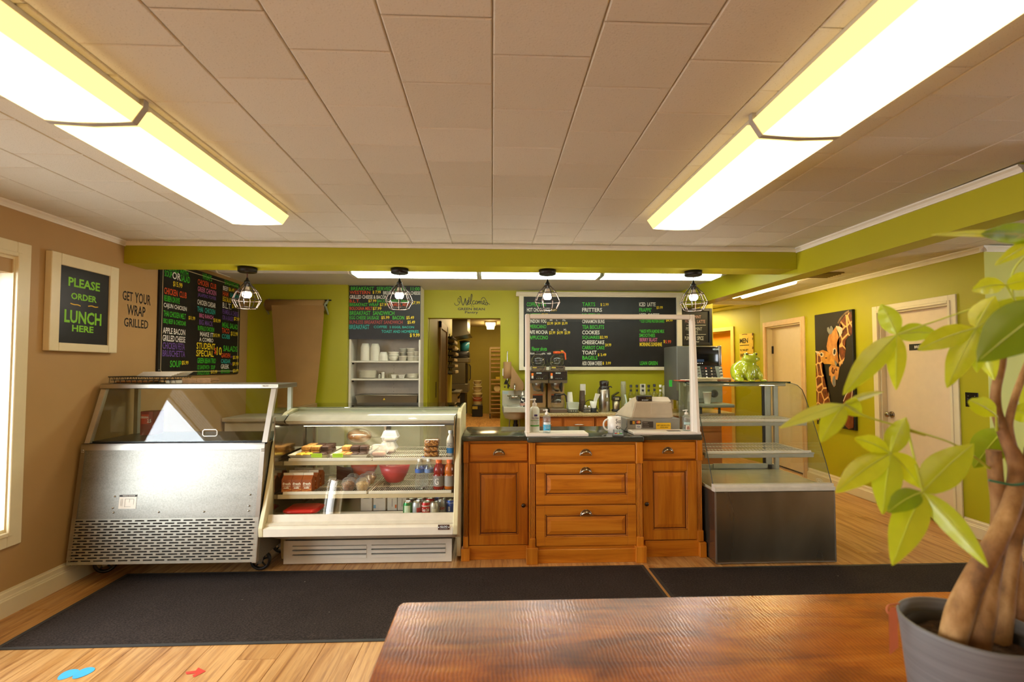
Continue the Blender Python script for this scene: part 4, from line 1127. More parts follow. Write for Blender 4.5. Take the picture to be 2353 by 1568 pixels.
MB().box(x - .022, x + .024, 5.450, 5.455, ZC + .137, ZC + .162).build('badge', plain('tan badge', '#a09468', .5), gr)
def cup_stack(name, px, Y, r0, r1, h, n, mat, label, grp, z=ZC):
    x = PX(px, Y)
    mb = MB(); prof = [(r0, 0)]
    for i in range(n):
        q = i / n; prof += [(r0 + (r1 - r0) * q * .3, h * q + h * .02)]
    prof = [(r1, 0), (r1 * 1.04, .003), (r1 * 1.04, .007)]
    for i in range(n):
        z0 = h * (i + .5) / n * .5
        prof += [(r1 * (1 - .02 * i), .007 + z0), (r1 * (1 - .02 * i) * 1.03, .009 + z0), (r1 * (1 - .02 * i) * 1.0, .011 + z0)]
    prof += [(r0, h), (0, h)]
    mb.lathe(prof, (x, Y, z + .001), 20)
    return single(name, mb, mat, label, 'cups', grp, (x, Y, z + .001))
M_PAPER = plain('white paper', '#e9e4d6', .7)
cup_stack('paper_cup_stack', 1309.5, 5.55, .027, .042, .222, 7, M_PAPER, 'stack of white paper cups beside the second brewer', 'cup stacks')
cup_stack('brown_cup_stack', 1338, 5.6, .030, .041, .235, 7, plain('printed brown cup', '#4a3626', .6, vary=.5, scale=90), 'stack of brown printed cups in front of the wall socket', 'cup stacks')
cs_ = thing('clear_cup_stack', 'tall stack of clear plastic cups left of the syrup bottles', 'cups', (PX(1432.5, 5.6), 5.6, ZC))
prof = []
for i in range(16): prof += [(.036 - .0006 * i, .001 + .020 * i), (.0395 - .0004 * i, .004 + .020 * i)]
prof += [(.026, .345), (0, .345)]
MB().lathe(prof, (cs_.location.x, 5.6, ZC), 18).build('cup_wall', pane('cup plastic', (.9, .9, .86), 1.2, .08, haze=.22), cs_)
sw = thing('wall_socket', 'white wall socket above the back worktop behind the brown cups', 'socket', (PX(1344, 5.87), 5.872, 1.1))
p0, p1 = A(1333, 908, 5.875), A(1345.5, 883, 5.875)
MB().box(p0.x, p1.x, 5.872, 5.8795, p0.z, p1.z, .002).build('cover_plate', M_WHITE, sw)
MB().box((p0.x + p1.x) / 2 - .012, (p0.x + p1.x) / 2 + .012, 5.869, 5.873, p0.z + .03, p1.z - .03, .001).build('socket_face', M_PUMP, sw)
s2_ = sw.copy(); COL.objects.link(s2_); s2_['label'] = 'white wall socket above the back worktop behind the syrup bottles'; s2_.location = (PX(1482, 5.87), 5.872, 1.1)
for c in list(sw.children): q = c.copy(); COL.objects.link(q); q.parent = s2_
sw['group'] = s2_['group'] = 'wall sockets'
bk = thing('creamer_basket', 'wire basket holding a clear tub of creamers left of the brown cups', 'basket', (PX(1316, 5.42), 5.42, ZC))
x = bk.location.x
mb = MB()
for z in (.004, .035): mb.tube([(x - .06, 5.37, ZC + z), (x + .06, 5.37, ZC + z), (x + .06, 5.47, ZC + z), (x - .06, 5.47, ZC + z)], .0025, 5, closed=True)
for i in range(5): mb.tube([(x - .05 + i * .025 + .012 * math.cos(a), 5.368, ZC + .02 + .014 * math.sin(a)) for a in [math.pi * k / 4 for k in range(8)]], .002, 4, closed=True)
mb.build('wire_frame', M_DARKMETAL, bk)
tb = thing('creamer_tub', 'clear tub of creamers in the wire basket', 'tub', (x, 5.42, ZC + .005))
MB().prism([(-.05, 0), (.05, 0), (.068, .11), (-.068, .11)], 'y', -.045, .045, .004, Matrix.Translation((x, 5.42, ZC + .006))).build('tub_wall', pane('milky tub', (.9, .92, .88), 1, .1, haze=.3, hazec=(.8, .82, .72)), tb)
MB().box(x - .045, x + .045, 5.39, 5.45, ZC + .012, ZC + .05, .01).build('creamers', M_PAPER, tb)
cd = thing('condiment_caddy', 'wire caddy holding sugar and stir sticks left of the airpot', 'caddy', (PX(1360, 5.42), 5.42, ZC))
x = cd.location.x
mb = MB()
for z in (.004, .04): mb.tube([(x - .11, 5.36, ZC + z), (x + .06, 5.36, ZC + z), (x + .06, 5.48, ZC + z), (x - .11, 5.48, ZC + z)], .003, 5, closed=True)
for i in range(8): mb.tube([(x - .1 + i * .022, 5.36, ZC + .004), (x - .09 + i * .022, 5.36, ZC + .04)], .002, 4)
mb.tube([(x - .02 + .065 * math.cos(a) * 1.2, 5.42, ZC + .04 + .10 * math.sin(a)) for a in [math.pi * k / 12 for k in range(13)]], .004, 6)
mb.build('wire_frame', M_DARKMETAL, cd)
for i, (dx, r, h, lab) in enumerate(((-.075, .017, .085, 'glass sugar pourer at the brown cup end of the wire caddy'), (-.035, .016, .078, 'glass sugar pourer in the middle of the wire caddy'))):
    t = thing('sugar_pourer', lab, 'pourer', (x + dx, 5.40, ZC + .004), 'sugar pourers')
    MB().lathe([(r * 1.2, .004), (r * 1.25, h * .6), (r, h * .75)], (x + dx, 5.40, ZC + .002), 14).build('pourer_glass', pane('pourer glass', (.8, .78, .72), 1.2, haze=.3, hazec=(.5, .45, .4)) if 'pourer glass' not in MATS else MATS['pourer glass'], t)
    MB().lathe([(r, h * .75), (r * 1.05, h * .9), (r * .5, h), (0, h)], (x + dx, 5.40, ZC + .002), 14).build('pourer_lid', M_CHROME, t)
sp = thing('stir_stick_cup', 'white paper cup full of stir sticks in the wire caddy', 'cup', (x + .015, 5.42, ZC + .004))
MB().lathe([(.028, .05), (.042, .125), (.040, .125), (.027, .055)], (x + .018, 5.42, ZC), 18, cap=False).lathe([(.027, .055), (0, .055)], (x + .018, 5.42, ZC), 18).build('cup_wall', M_PAPER, sp)
MB().lathe([(.033, .004), (.033, .05), (0, .05)], (x + .018, 5.42, ZC), 16).build('cup_holder', M_BLACK, sp)
MB().lathe([(.0365, .065), (.0425, .122)], (x + .0185, 5.4195, ZC), 6, cap=False).build('cup_print', plain('red print', '#c02a2a', .5), sp) if False else None
rnd = random.Random(3)
for i in range(5):
    a = .018 + i * .006
    MB().box(-.004, .004, -.001, .001, 0, .15, mat=Matrix.Translation((x + .008 + i * .005, 5.415 + .004 * i, ZC + .07)) @ Matrix.Rotation(R(14 + 3 * i), 4, 'Y')).build('stir_stick', M_PAPER, sp)
# syrup bottles
M_SYR = pane('syrup glass', (.88, .88, .82), 1.4)
M_INK = plain('dark print', '#2b241f', .5)
def syrup(px, cap, lab, liquid, picture, sq=False, h=.30, Y=5.55):
    x = PX(px, Y)
    t = thing('syrup_bottle', lab, 'bottle', (x, Y, ZC), 'syrup bottles on the back worktop')
    r = .036 if not sq else .042
    MB().lathe([(r * .95, 0), (r, .01), (r, h * .56), (r * .8, h * .64), (.013, h * .74), (.012, h * .93)], (x, Y, ZC + .001), 20).build('bottle_glass', M_SYR, t)
    MB().lathe([(r * .9, .004), (r * .93, h * .42), (0, h * .42)], (x, Y, ZC + .001), 16).build('syrup', pane('syrup ' + liquid, lin(liquid)[:3], .5), t)
    MB().lathe([(.0145, h * .90), (.0155, h), (0, h)], (x, Y, ZC + .001), 14).build('cap', plain('cap ' + cap, cap, .4), t)
    MB().lathe([(.0135, h * .745), (.0135, h * .82)], (x, Y, ZC + .001), 14, cap=False).build('neck_band', plain('neck ' + cap, cap, .5), t)
    lb = MB().grid(lambda u, v: Vector((x + (r + .0008) * math.cos(R(220 + 100 * u)), Y + (r + .0008) * math.sin(R(220 + 100 * u)), ZC + h * (.12 + .38 * v))), 8, 1).build('bottle_label', plain('cream label', '#dcd6c4', .6), t)
    MB().stroke([(x - .018, ZC + h * .28), (x - .004, ZC + h * .40), (x + .010, ZC + h * .26), (x + .018, ZC + h * .40)], .010, Vector((0, Y - r - .002, 0)), XU, ZV).build('label_picture', plain('picture ' + picture, picture, .6), lb)
names = [('#1d1a18', 'syrup bottle with grey leaf label, first from the clear cups', '#e8e0c8', '#4a4a40'), ('#1d1a18', 'syrup bottle with olive label, second from the clear cups', '#e8e0c8', '#7a7a3a'), ('#1d1a18', 'syrup bottle with dark red label, third from the clear cups', '#e8e0c8', '#8a2a1e'), ('#1d1a18', 'syrup bottle with green label, fourth from the clear cups', '#d8e0b8', '#3a8a3a'), ('#201a30', 'wide syrup bottle with black cap and yellowish label', '#e8dca0', '#5a4a2a'), ('#e6e2da', 'syrup bottle with white cap and brown syrup', '#6a3018', '#8a8a86')]
for (px, (cap, lab, liq, pic)) in zip((1450, 1464, 1477.5, 1491, 1504, 1518), names):
    syrup(px, cap, lab, liq, pic, px > 1500, .305 if px != 1504 else .312)
jug = thing('white_jug', 'white plastic jug with a red swirl behind the cash register', 'jug', (PX(1537, 5.73), 5.73, ZC))
x = jug.location.x
MB().box(x - .055, x + .05, 5.70, 5.81, ZC + .002, ZC + .29, .015, 2).build('jug_body', M_PUMP, jug)
MB().stroke([(x - .036, ZC + .215), (x - .02, ZC + .20), (x + .01, ZC + .215), (x + .018, ZC + .245), (x - .002, ZC + .262), (x - .022, ZC + .248), (x - .03, ZC + .28)], .010, Vector((0, 5.699, 0)), XU, ZV).build('red_swirl', plain('red print', '#c02a2a', .5), jug)
scp = thing('ice_scoop', 'pale plastic scoop leaning beside the syrup bottles', 'scoop', (PX(1440, 5.4), 5.4, ZC))
x = scp.location.x
M_SC = plain('pale blue plastic', '#bcc7b8', .3)
MB().cyl((x - .012, 5.42, ZC + .20), (x, 5.40, ZC + .10), .010, 10).build('scoop_handle', M_SC, scp)
MB().lathe([(.012, .11), (.030, .09), (.034, .004), (0, .004)], (x + .004, 5.40, ZC), 16).build('scoop_bowl', M_SC, scp)

# drinks machine and its stand at the right end of the back worktop
dm = thing('drinks_machine', 'black and grey hot drinks machine with a picture button panel', 'machine', (PX(1612, 5.2), 5.35, .93))
Ym = 5.15
mx0, mx1 = A(1559, 830, Ym).x, A(1660, 830, Ym).x
def Zy(py, Y): return A(1600, py, Y).z
MB().box(mx0, mx1 + .01, Ym + .05, 5.6, Zy(922, Ym), Zy(795, Ym), .012, 2).build('machine_body', plain('grey machine shell', '#5f5d55', .4), dm)
db = MB().box(A(1598, 800, Ym).x, A(1653, 800, Ym).x, Ym + .02, Ym + .05, Zy(841, Ym), Zy(797, Ym), .008, 2).build('upper_front', plain('gloss black front', '#12100e', .12), dm)
MB().box(A(1653, 800, Ym).x + .001, A(1660, 800, Ym).x, Ym + .015, Ym + .05, Zy(841, Ym), Zy(794, Ym), .008, 2).build('side_trim', M_STEELV, dm)
mb = MB(); p0, p1 = A(1638, 805, Ym + .02), A(1651, 801, Ym + .02); text(mb, 'NESCAFE', p0.x, p0.z, p1.x, p1.z, Vector((0, Ym + .019, 0)), XU, ZV, .03); mb.build('lettering', MATS['pale print'], db)
p0, p1 = A(1603, 832, Ym), A(1619, 826, Ym)
MB().box(p0.x, p1.x, Ym + .015, Ym + .02, p0.z, p1.z).build('display', plain('blue grey display', '#33415a', .2), db)
mb = MB()
for i in range(3): mb.lathe([(.006, 0), (0, -.001)], (p0.x + .012 + .024 * i, Ym + .018, p0.z - .016), 8, 'y')
mb.build('indicator', plain('white dot', '#e6e6e2', .4), db)
pa, pb_ = Zy(872, Ym), Zy(842, Ym)
pn = MB().prism([(Ym + .05, pa), (Ym + .05, pb_), (Ym + .02, pb_), (Ym - .015, pa)], 'x', A(1598, 860, Ym).x, A(1661, 860, Ym).x).build('button_panel', plain('pale grey panel', '#8f9484', .4), dm)
tl = math.atan2(.035, pb_ - pa)
Vp = Vector((0, .035, pb_ - pa)); Op = Vector((A(1598, 860, Ym).x, Ym - .015, pa)); Up = Vector((A(1661, 860, Ym).x - Op.x, 0, 0))
mb = MB().flat([(.22, .0), (.79, .0), (.74, 1), (.20, 1)], Op, Up, Vp, .001); mb.build('menu_plate', plain('dark menu plate', '#25231f', .4), pn)
for j in range(4):
    for i in range(2):
        for nm, cc, rr in (('drink_picture', ('#c23a2a', '#d8a03a', '#d9cfc0', '#c9bfae', '#d9d3c8', '#b9a894', '#cfc6ba', '#a88f74')[j * 2 + i], .042),):
            a = [(.40 + .2 * i + rr * math.cos(t_ * math.pi / 4) * .8, .85 - j * .23 + rr * 1.5 * math.sin(t_ * math.pi / 4)) for t_ in range(8)]
            MB().flat(a, Op, Up, Vp, .0018).build(nm, plain('drink ' + cc, cc, .5), pn)
    for i in (0, 1):
        a0 = (.06, .88)[i]
        q0 = Op + Up * a0 + Vp * (.80 - j * .23)
        MB().box(0, .028, -.012, .002, 0, .012, .002, mat=Matrix.Translation(q0)).build('push_button', M_STEELV, pn)
mb = MB()
for j in range(4):
    for a0 in (.235, .66): mb.stroke([(a0, .86 - j * .23), (a0 + .08, .86 - j * .23)], .02, Op, Up, Vp, .0016)
mb.build('lettering', plain('dim print', '#9a968a', .5), pn)
MB().box(A(1600, 900, Ym).x, A(1665, 900, Ym).x, Ym + .045, Ym + .06, Zy(926, Ym), Zy(874, Ym), .004).build('dispense_bay', plain('brushed grey bay', '#9a9c8c', .35, .3), dm)
MB().box(A(1608, 900, Ym).x, A(1617, 900, Ym).x, Ym + .015, Ym + .045, Zy(917, Ym), Zy(896, Ym), .004).build('nozzle', MATS['brushed grey bay'], dm)
q = A(1641, 905, Ym + .04)
MB().lathe([(.040, 0), (.043, -.008), (.030, -.012), (.018, -.006), (0, -.006)], (q.x, Ym + .045, q.z), 20, 'y').build('vent_ring', plain('dark vent', '#3a3a34', .4), dm)
MB().box(A(1602, 930, Ym).x, A(1672, 930, Ym).x, Ym - .16, Ym + .2, Zy(935, Ym), Zy(927, Ym), .01, 2).build('drip_tray', plain('grey drip tray', '#8f8f80', .4), dm)
for dx in (1612, 1655): MB().cyl((A(dx, 938, Ym).x, Ym + .02, ZC + .001), (A(dx, 938, Ym).x, Ym + .02, Zy(935, Ym)), .015, 8).build('foot', M_BLACK, dm)
cpw = thing('paper_cup', 'white paper cup standing on the tray of the drinks machine', 'cup', (A(1625.5, 926, Ym - .08).x, Ym - .08, Zy(927, Ym)))
MB().lathe([(.030, 0), (.044, .118), (.046, .118), (.046, .124), (.041, .122), (.028, .004), (0, .004)], (cpw.location.x, Ym - .08, Zy(927, Ym) + .001), 20).build('cup_wall', M_PAPER, cpw)

# microwave-like grey dispenser seen through the screen, left of the drinks machine
# hand sink on the back wall
sk = thing('hand_sink', 'stainless wall hand sink between the kitchen doorway and the back worktop', 'sink', (.33, 5.7, .8))
M_SINK = plain('sink steel', '#c9c6b6', .32, .35)
sx0, sx1 = A(1156, 940, 5.6).x, .398
zt, zr = A(1200, 898, 5.84).z, A(1200, 937, 5.5).z
MB().box(A(1154, 900, 5.84).x, sx1, 5.845, 5.879, zr - .06, zt, .004).build('backsplash', M_SINK, sk)
zb = A(1200, 949, 5.42).z
mb = MB()
mb.box(sx0, sx1, 5.42, 5.47, zb, zr + .012, .006).box(sx0, sx0 + .045, 5.47, 5.845, zb, zr + .012, .004).box(sx1 - .045, sx1, 5.47, 5.845, zb, zr + .012, .004).box(sx0 + .045, sx1 - .045, 5.76, 5.845, zb, zr + .012, .004)
mb.build('rim', M_SINK, sk)
mb = MB().lathe([(0, -.15), (.05, -.15), (.13, -.13), (.16, -.06), (.168, .0)], (0, 0, 0), 24, mat=None, cap=False)
mb.v = [Vector((v.x * .88 + (sx0 + sx1) / 2, v.y * .86 + 5.615, v.z + zr)) for v in mb.v]
mb.build('bowl', M_SINK, sk)
fx = A(1182, 905, 5.82).x
MB().box(fx - .065, fx + .065, 5.79, 5.845, A(1200, 918, 5.82).z, A(1200, 910, 5.82).z, .010, 2).build('tap_body', M_CHROME, sk)
zf = A(1200, 910, 5.82).z
MB().tube([(fx, 5.81, zf), (fx, 5.81, zf + .10)] + [(fx, 5.81 - .045 + .045 * math.cos(a), zf + .10 + .045 * math.sin(a)) for a in [math.pi * k / 8 for k in range(1, 9)]] + [(fx, 5.72, zf + .085)], .011, 10).build('tap_spout', M_CHROME, sk)
for s in (-1, 1):
    MB().lathe([(.016, 0), (.018, -.02), (.010, -.03)], (fx + s * .052, 5.79, zf - .005), 12, 'y').tube([(fx + s * .052, 5.765, zf - .005), (fx + s * .085, 5.745, zf + .004)], .007, 8).build('tap_handle', M_CHROME, sk)
MB().cyl((fx + .005, 5.62, zr - .15), (fx + .005, 5.62, zr - .34), .022, 12).lathe([(.03, 0), (.03, .06)], (fx + .005, 5.62, zr - .26), 12).build('drain', M_BLACK, sk)
for s in (-1, 1): MB().tube([(fx + s * .05, 5.80, zr - .08), (fx + s * .06, 5.79, zr - .2), (fx + s * .07, 5.80, zr - .34)], .008, 8).build('supply_hose', M_STEELV, sk)
q0, q1 = A(1156, 906, 5.84), A(1168, 900, 5.84)
MB().box(q0.x, q1.x, 5.843, 5.845, q0.z, q1.z).build('sink_label', plain('pale blue label', '#a9b8b8', .5), sk)
so = thing('soap_bottle', 'black and white patterned soap bottle on the sink rim', 'bottle', (A(1201, 930, 5.5).x, 5.5, zr + .012))
def cow():
    k = NT('spotted wrap'); k.set(.4); n = k.noise(k.coord(), 38, 1, .4); k.col(k.ramp(n, [(.47, '#e8e4da'), (.50, '#1e1c1a')])); return k.m
MB().lathe([(.028, 0), (.032, .01), (.030, .10), (.012, .125), (0, .125)], (so.location.x, 5.5, zr + .0125), 18).build('bottle_body', cow(), so)
MB().lathe([(.012, .125), (.012, .15), (.006, .152), (.006, .17), (0, .17)], (so.location.x, 5.5, zr + .0125), 10).build('pump', M_PUMP, so)
MB().lathe([(.0330, .012), (.0325, .04)], (so.location.x, 5.5, zr + .0125), 18, cap=False).build('bottle_label', plain('rose label', '#b98a7a', .6), so)
# paper towel roll on an upright bar
pr = thing('paper_towel_roll', 'brown paper towel roll on an upright wall bar with a torn sheet hanging', 'paper towel', (A(1166, 850, 5.8).x, 5.8, 1.35))
x = A(1166, 850, 5.8).x
zt, zb = A(1166, 832, 5.8).z, A(1166, 870, 5.8).z
M_KRAFT = plain('brown kraft paper', '#a98255', .8, vary=.08, scale=6)
MB().lathe([(.012, zb), (.048, zb), (.048, zt), (.012, zt)], (x, 5.8, 0), 24).build('roll', M_KRAFT, pr)
MB().tube([(x, 5.80, zb - .02), (x, 5.80, A(1166, 809, 5.8).z)], .007, 8).ball((x, 5.80, A(1166, 809, 5.8).z), .010).build('roll_bar', M_CHROME, pr)
MB().box(x - .06, x - .035, 5.81, 5.878, zb + .03, zb + .12, .003).build('wall_bracket', M_WHITE, pr)
pts = [(1176, 840), (1190, 862), (1203, 880), (1204, 892), (1200, 899), (1194, 897), (1188, 899), (1180, 894), (1172, 893), (1173, 870)]
b = bmesh.new(); vv = [b.verts.new(A(px, py, 5.785)) for px, py in pts]
f = b.faces.new(vv); bmesh.ops.triangulate(b, faces=[f]); bmesh.ops.solidify(b, geom=list(b.faces), thickness=.0015)
MB().bm(b).build('hanging_sheet', M_KRAFT, pr)
# hand-print wall transfer behind it
wt = MB(); yw = 5.8792
for (px, py) in ((1162, 876), (1165, 872), (1168, 875), (1160, 880)): 
    q = A(px, py, yw); wt.stroke([(q.x - .008, q.z - .02), (q.x + .004, q.z + .012)], .010, Vector((0, yw, 0)), XU, ZV)
q = A(1163, 880, yw); wt.lathe([(.022, 0), (0, -.0005)], (q.x, yw - .0005, q.z), 12, 'y')
q = A(1166, 893, yw); text(wt, 'H', q.x, q.z, q.x + .055, q.z + .06, Vector((0, yw, 0)), XU, ZV, .06)
q = A(1160, 892, yw); wt.lathe([(.010, 0), (0, -.0005)], (q.x, yw - .0005, q.z + .012), 10, 'y')
single('wall_transfer', wt, M_BLACK, 'black hand print and letter transfer on the green wall above the sink', 'decal')
# ---------------------------------------------------------------- steel deli case on castors
M_GALV = None
k = NT('dull galvanised steel'); k.set(.42, .8)
n = k.noise(k.coord((.7, 1, 2.2)), 3.2, 5, .6); n2 = k.noise(k.coord(), 120, 2)
k.col(k.mix(.3, k.ramp(n, [(.3, '#6f6d64'), (.7, '#8f8c82')]), k.ramp(n2, [(.3, '#8d8b80'), (.7, '#bcb9ad')])))
r_ = k.n.new('ShaderNodeMapRange'); r_.inputs[3].default_value = .36; r_.inputs[4].default_value = .5; k.link(n, r_.inputs[0]); k.link(r_.outputs[0], k.b.inputs['Roughness'])
M_GALV = k.m
M_CASEGLASS = pane('case glass', (.93, .955, .93), 1.0)
dc = thing('deli_case', 'stainless deli case on castors with a slanted glass front', 'display case', (-2.13, 3.6, 0))
X0, X1 = -2.738, -1.538
def fy(z): return 3.255 + (z - .14) / .76 * .095        # front leans back with height
def fbox(mb, x0, x1, z0, z1, d0, d1, bev=.0):
    """slab following the leaning front, d0..d1 in front (-) or behind (+)"""
    vs = [(x, fy(z) + d, z) for z in (z0, z1) for d in (d0, d1) for x in (x0, x1)]
    return mb.raw(vs, [[0, 1, 5, 4], [2, 6, 7, 3], [0, 4, 6, 2], [1, 3, 7, 5], [4, 5, 7, 6], [0, 2, 3, 1]])
mb = MB(); fbox(mb, X0 + .02, X1 - .02, .42, .875, .006, .02); mb.build('front_panel', M_GALV, dc)
mb = MB(); fbox(mb, X0, X1, .862, .905, -.006, .03); fbox(mb, X0, X1, .895, .905, -.006, .60); mb.build('top_rail', M_STEEL, dc)
for xa in (X0, X1 - .028):
    mb = MB(); fbox(mb, xa, xa + .028, .14, .862, -.003, .03); mb.build('corner_upright', M_STEELV, dc)
mb = MB()
for xx in (X0, X1 - .004): mb.prism([(fy(.14) + .03, .14), (3.90, .14), (3.90, .895), (fy(.9) + .03, .895)], 'x', xx, xx + .004)
mb.box(X0, X1, 3.896, 3.90, .14, .895).box(X0 + .005, X1 - .005, 3.30, 3.89, .14, .15); mb.build('side_panel', M_GALV, dc)
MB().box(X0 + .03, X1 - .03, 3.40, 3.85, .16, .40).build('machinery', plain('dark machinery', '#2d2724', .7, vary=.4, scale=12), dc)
# vent grille: a sheet with rows of slots
gz0, gz1 = .145, .425
gx0_, gx1_ = X0 + .004, X1 - .004
nr, nc = 15, 15
slots = MB()
zs = [gz0 + .022 + i * (gz1 - gz0 - .036) / (nr - 1) for i in range(nr)]
pitch = (gx1_ - gx0_) / 15.4
sw_, sh = pitch * .76, .0085
grid_v = []
mb = MB()
def fpt(x, z, d=-.004): return (x, fy(z) + d, z)
zprev = gz0
for i, z in enumerate(zs):
    mb.quad(fpt(gx0_, zprev), fpt(gx1_, zprev), fpt(gx1_, z - sh / 2), fpt(gx0_, z - sh / 2))
    x = gx0_; off = .012 + (pitch * .5 if i % 2 else 0)
    s0 = gx0_ + off - (pitch if i % 2 else 0)
    edges = []
    for j in range(18):
        a = max(s0 + j * pitch, gx0_ + .012); b = min(s0 + j * pitch + sw_, gx1_ - .012)
        if b - a > .012: edges.append((a, b))
    cur = gx0_
    for a, b in edges:
        mb.quad(fpt(cur, z - sh / 2), fpt(a, z - sh / 2), fpt(a, z + sh / 2), fpt(cur, z + sh / 2))
        # inner lips
        mb.quad(fpt(a, z - sh / 2), fpt(b, z - sh / 2), fpt(b, z - sh / 2, .004), fpt(a, z - sh / 2, .004))
        mb.quad(fpt(a, z + sh / 2), fpt(a, z + sh / 2, .004), fpt(b, z + sh / 2, .004), fpt(b, z + sh / 2))
        cur = b
    mb.quad(fpt(cur, z - sh / 2), fpt(gx1_, z - sh / 2), fpt(gx1_, z + sh / 2), fpt(cur, z + sh / 2))
    zprev = z + sh / 2
mb.quad(fpt(gx0_, zprev), fpt(gx1_, zprev), fpt(gx1_, gz1), fpt(gx0_, gz1))
mb.build('vent_grille', plain('pierced steel sheet', '#a9a79a', .38, .8, vary=.08), dc)
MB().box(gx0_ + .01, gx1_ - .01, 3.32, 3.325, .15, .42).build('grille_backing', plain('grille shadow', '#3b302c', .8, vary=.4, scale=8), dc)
for px, py in ((259, 1143), (256.5, 1169), (571, 1139), (570, 1164), (259, 1179), (363, 1178), (467, 1177), (570, 1175)):
    q = A(px, py, fy(.45)); MB().lathe([(.006, 0), (.004, -.004), (0, -.005)], (q.x, fy(q.z) + .003, q.z), 10, 'y').build('rivet', M_CHROME, dc)
for xx in (X0 + .006, X1 - .022):
    mb = MB()
    for i in range(2):
        for j in range(2): mb.ball((xx + .008 + i * .010 - .003, fy(.86) - .008, .852 + j * .012), .004, n=8, m=5)
    mb.build('rivet_cluster', M_CHROME, dc)
q0, q1 = A(269, 1171, fy(.45)), A(310, 1139, fy(.45))
lb = MB().quad(*[(x, fy(z) + .0045, z) for x, z in ((q0.x, q0.z), (q1.x, q0.z), (q1.x, q1.z), (q0.x, q1.z))]).build('wiring_label', M_PAPER, dc)
U_ = Vector((1, 0, 0)); Vv = Vector((0, .125, 1)).normalized(); OL = Vector((q0.x, fy(q0.z) + .004, q0.z)); W_, H_ = q1.x - q0.x, (q1.z - q0.z)
mb = MB().flat([(0, H_ * .86), (W_, H_ * .86), (W_, H_), (0, H_)], OL, U_, Vv, .0012)
for a, b, c, d in ((.35, .15, .35, .7), (.35, .7, .85, .7), (.85, .7, .85, .3), (.6, .7, .6, .45), (.35, .15, .7, .15), (.12, .2, .12, .72), (.2, .2, .2, .72)):
    mb.stroke([(W_ * a, H_ * b), (W_ * c, H_ * d)], .0012, OL, U_, Vv, .0012)
mb.build('lettering', plain('black print', '#23211f', .6), lb)
mb = MB(); text(mb, 'WIRING DIAGRAM', W_ * .18, H_ * .895, W_ * .9, H_ * .965, OL, U_, Vv, .02, .0016); mb.build('lettering', M_PAPER, lb)
# slanted glass, side posts, canopy
ytop, zt0, zt1 = 3.50, 1.266, 1.300
yb, zb = 3.375, .905
MB().box(X0, X1 + .02, ytop - .02, 3.82, zt0, zt1, .004).build('canopy', M_STEEL, dc)
def gl(x, t, d=0): return Vector((x, yb + (ytop - yb) * t + d, zb + (zt0 - zb) * t))
mb = MB()
mb.raw([gl(X0 + .03, .02), gl(X1 - .03, .02), gl(X1 - .03, 1), gl(X0 + .03, 1)] + [gl(X0 + .03, .02, .006), gl(X1 - .03, .02, .006), gl(X1 - .03, 1, .006), gl(X0 + .03, 1, .006)], [[0, 1, 2, 3], [7, 6, 5, 4], [0, 4, 5, 1], [2, 6, 7, 3]])
mb.build('front_glass', M_CASEGLASS, dc)
for x0, x1 in ((X0, X0 + .034), (X1 - .03, X1 + .004)):
    mb = MB()
    a = [gl(x0, 0, -.008), gl(x1, 0, -.008), gl(x1, 1, -.008), gl(x0, 1, -.008)]; b_ = [p + Vector((0, .03, 0)) for p in a]
    mb.raw(a + b_, [[0, 1, 2, 3], [7, 6, 5, 4], [0, 4, 5, 1], [1, 5, 6, 2], [3, 2, 6, 7], [0, 3, 7, 4]])
    mb.build('glass_post', plain('satin aluminium', '#c9c2b4', .3, .7), dc)
for xa in (X0 + .02, X1 - .036): MB().box(xa, xa + .028, 3.78, 3.81, .905, zt0).build('rear_post', plain('pale post', '#b9b6a6', .4, .4), dc)
for xa in (X0 + .004, X1 - .004): MB().raw([gl(xa, .02, .02), (xa, 3.80, zb), (xa, 3.80, zt0), gl(xa, 1, .01)], [[0, 1, 2, 3]]).build('side_glass', M_CASEGLASS, dc)
MB().box(X0 + .03, X1 - .03, 3.39, 3.88, .900, .915).build('well_edge', plain('dark well edge', '#1f1f1e', .3), dc)
q = A(484, 995, 3.40)
rp = [(q.x + .048 * sx, 3.395 - .002, q.z + .022 * sz) for sx, sz in ((-1, .6), (-.8, 1), (.8, 1), (1, .6), (1, -.6), (.8, -1), (-.8, -1), (-1, -.6))]
MB().tube(rp, .004, 6, closed=True).build('finger_pull', plain('white rim', '#e8e8e4', .3), dc)
q0, q1 = A(599, 890.5, 3.478), A(639, 884, 3.478)
lb = MB().box(q0.x, q1.x, 3.4775, 3.4797, q0.z, q1.z).build('maker_plate', M_PAPER, dc)
mb = MB(); OL = Vector((q0.x, 3.4775, q0.z)); W_, H_ = q1.x - q0.x, q1.z - q0.z
text(mb, 'IGLOO', W_ * .12, H_ * .25, W_ * .45, H_ * .8, OL, U_, ZV, .03); text(mb, 'Food Equipment', W_ * .47, H_ * .35, W_ * .92, H_ * .65, OL, U_, ZV, .0)
mb.build('lettering', MATS['black print'], lb)
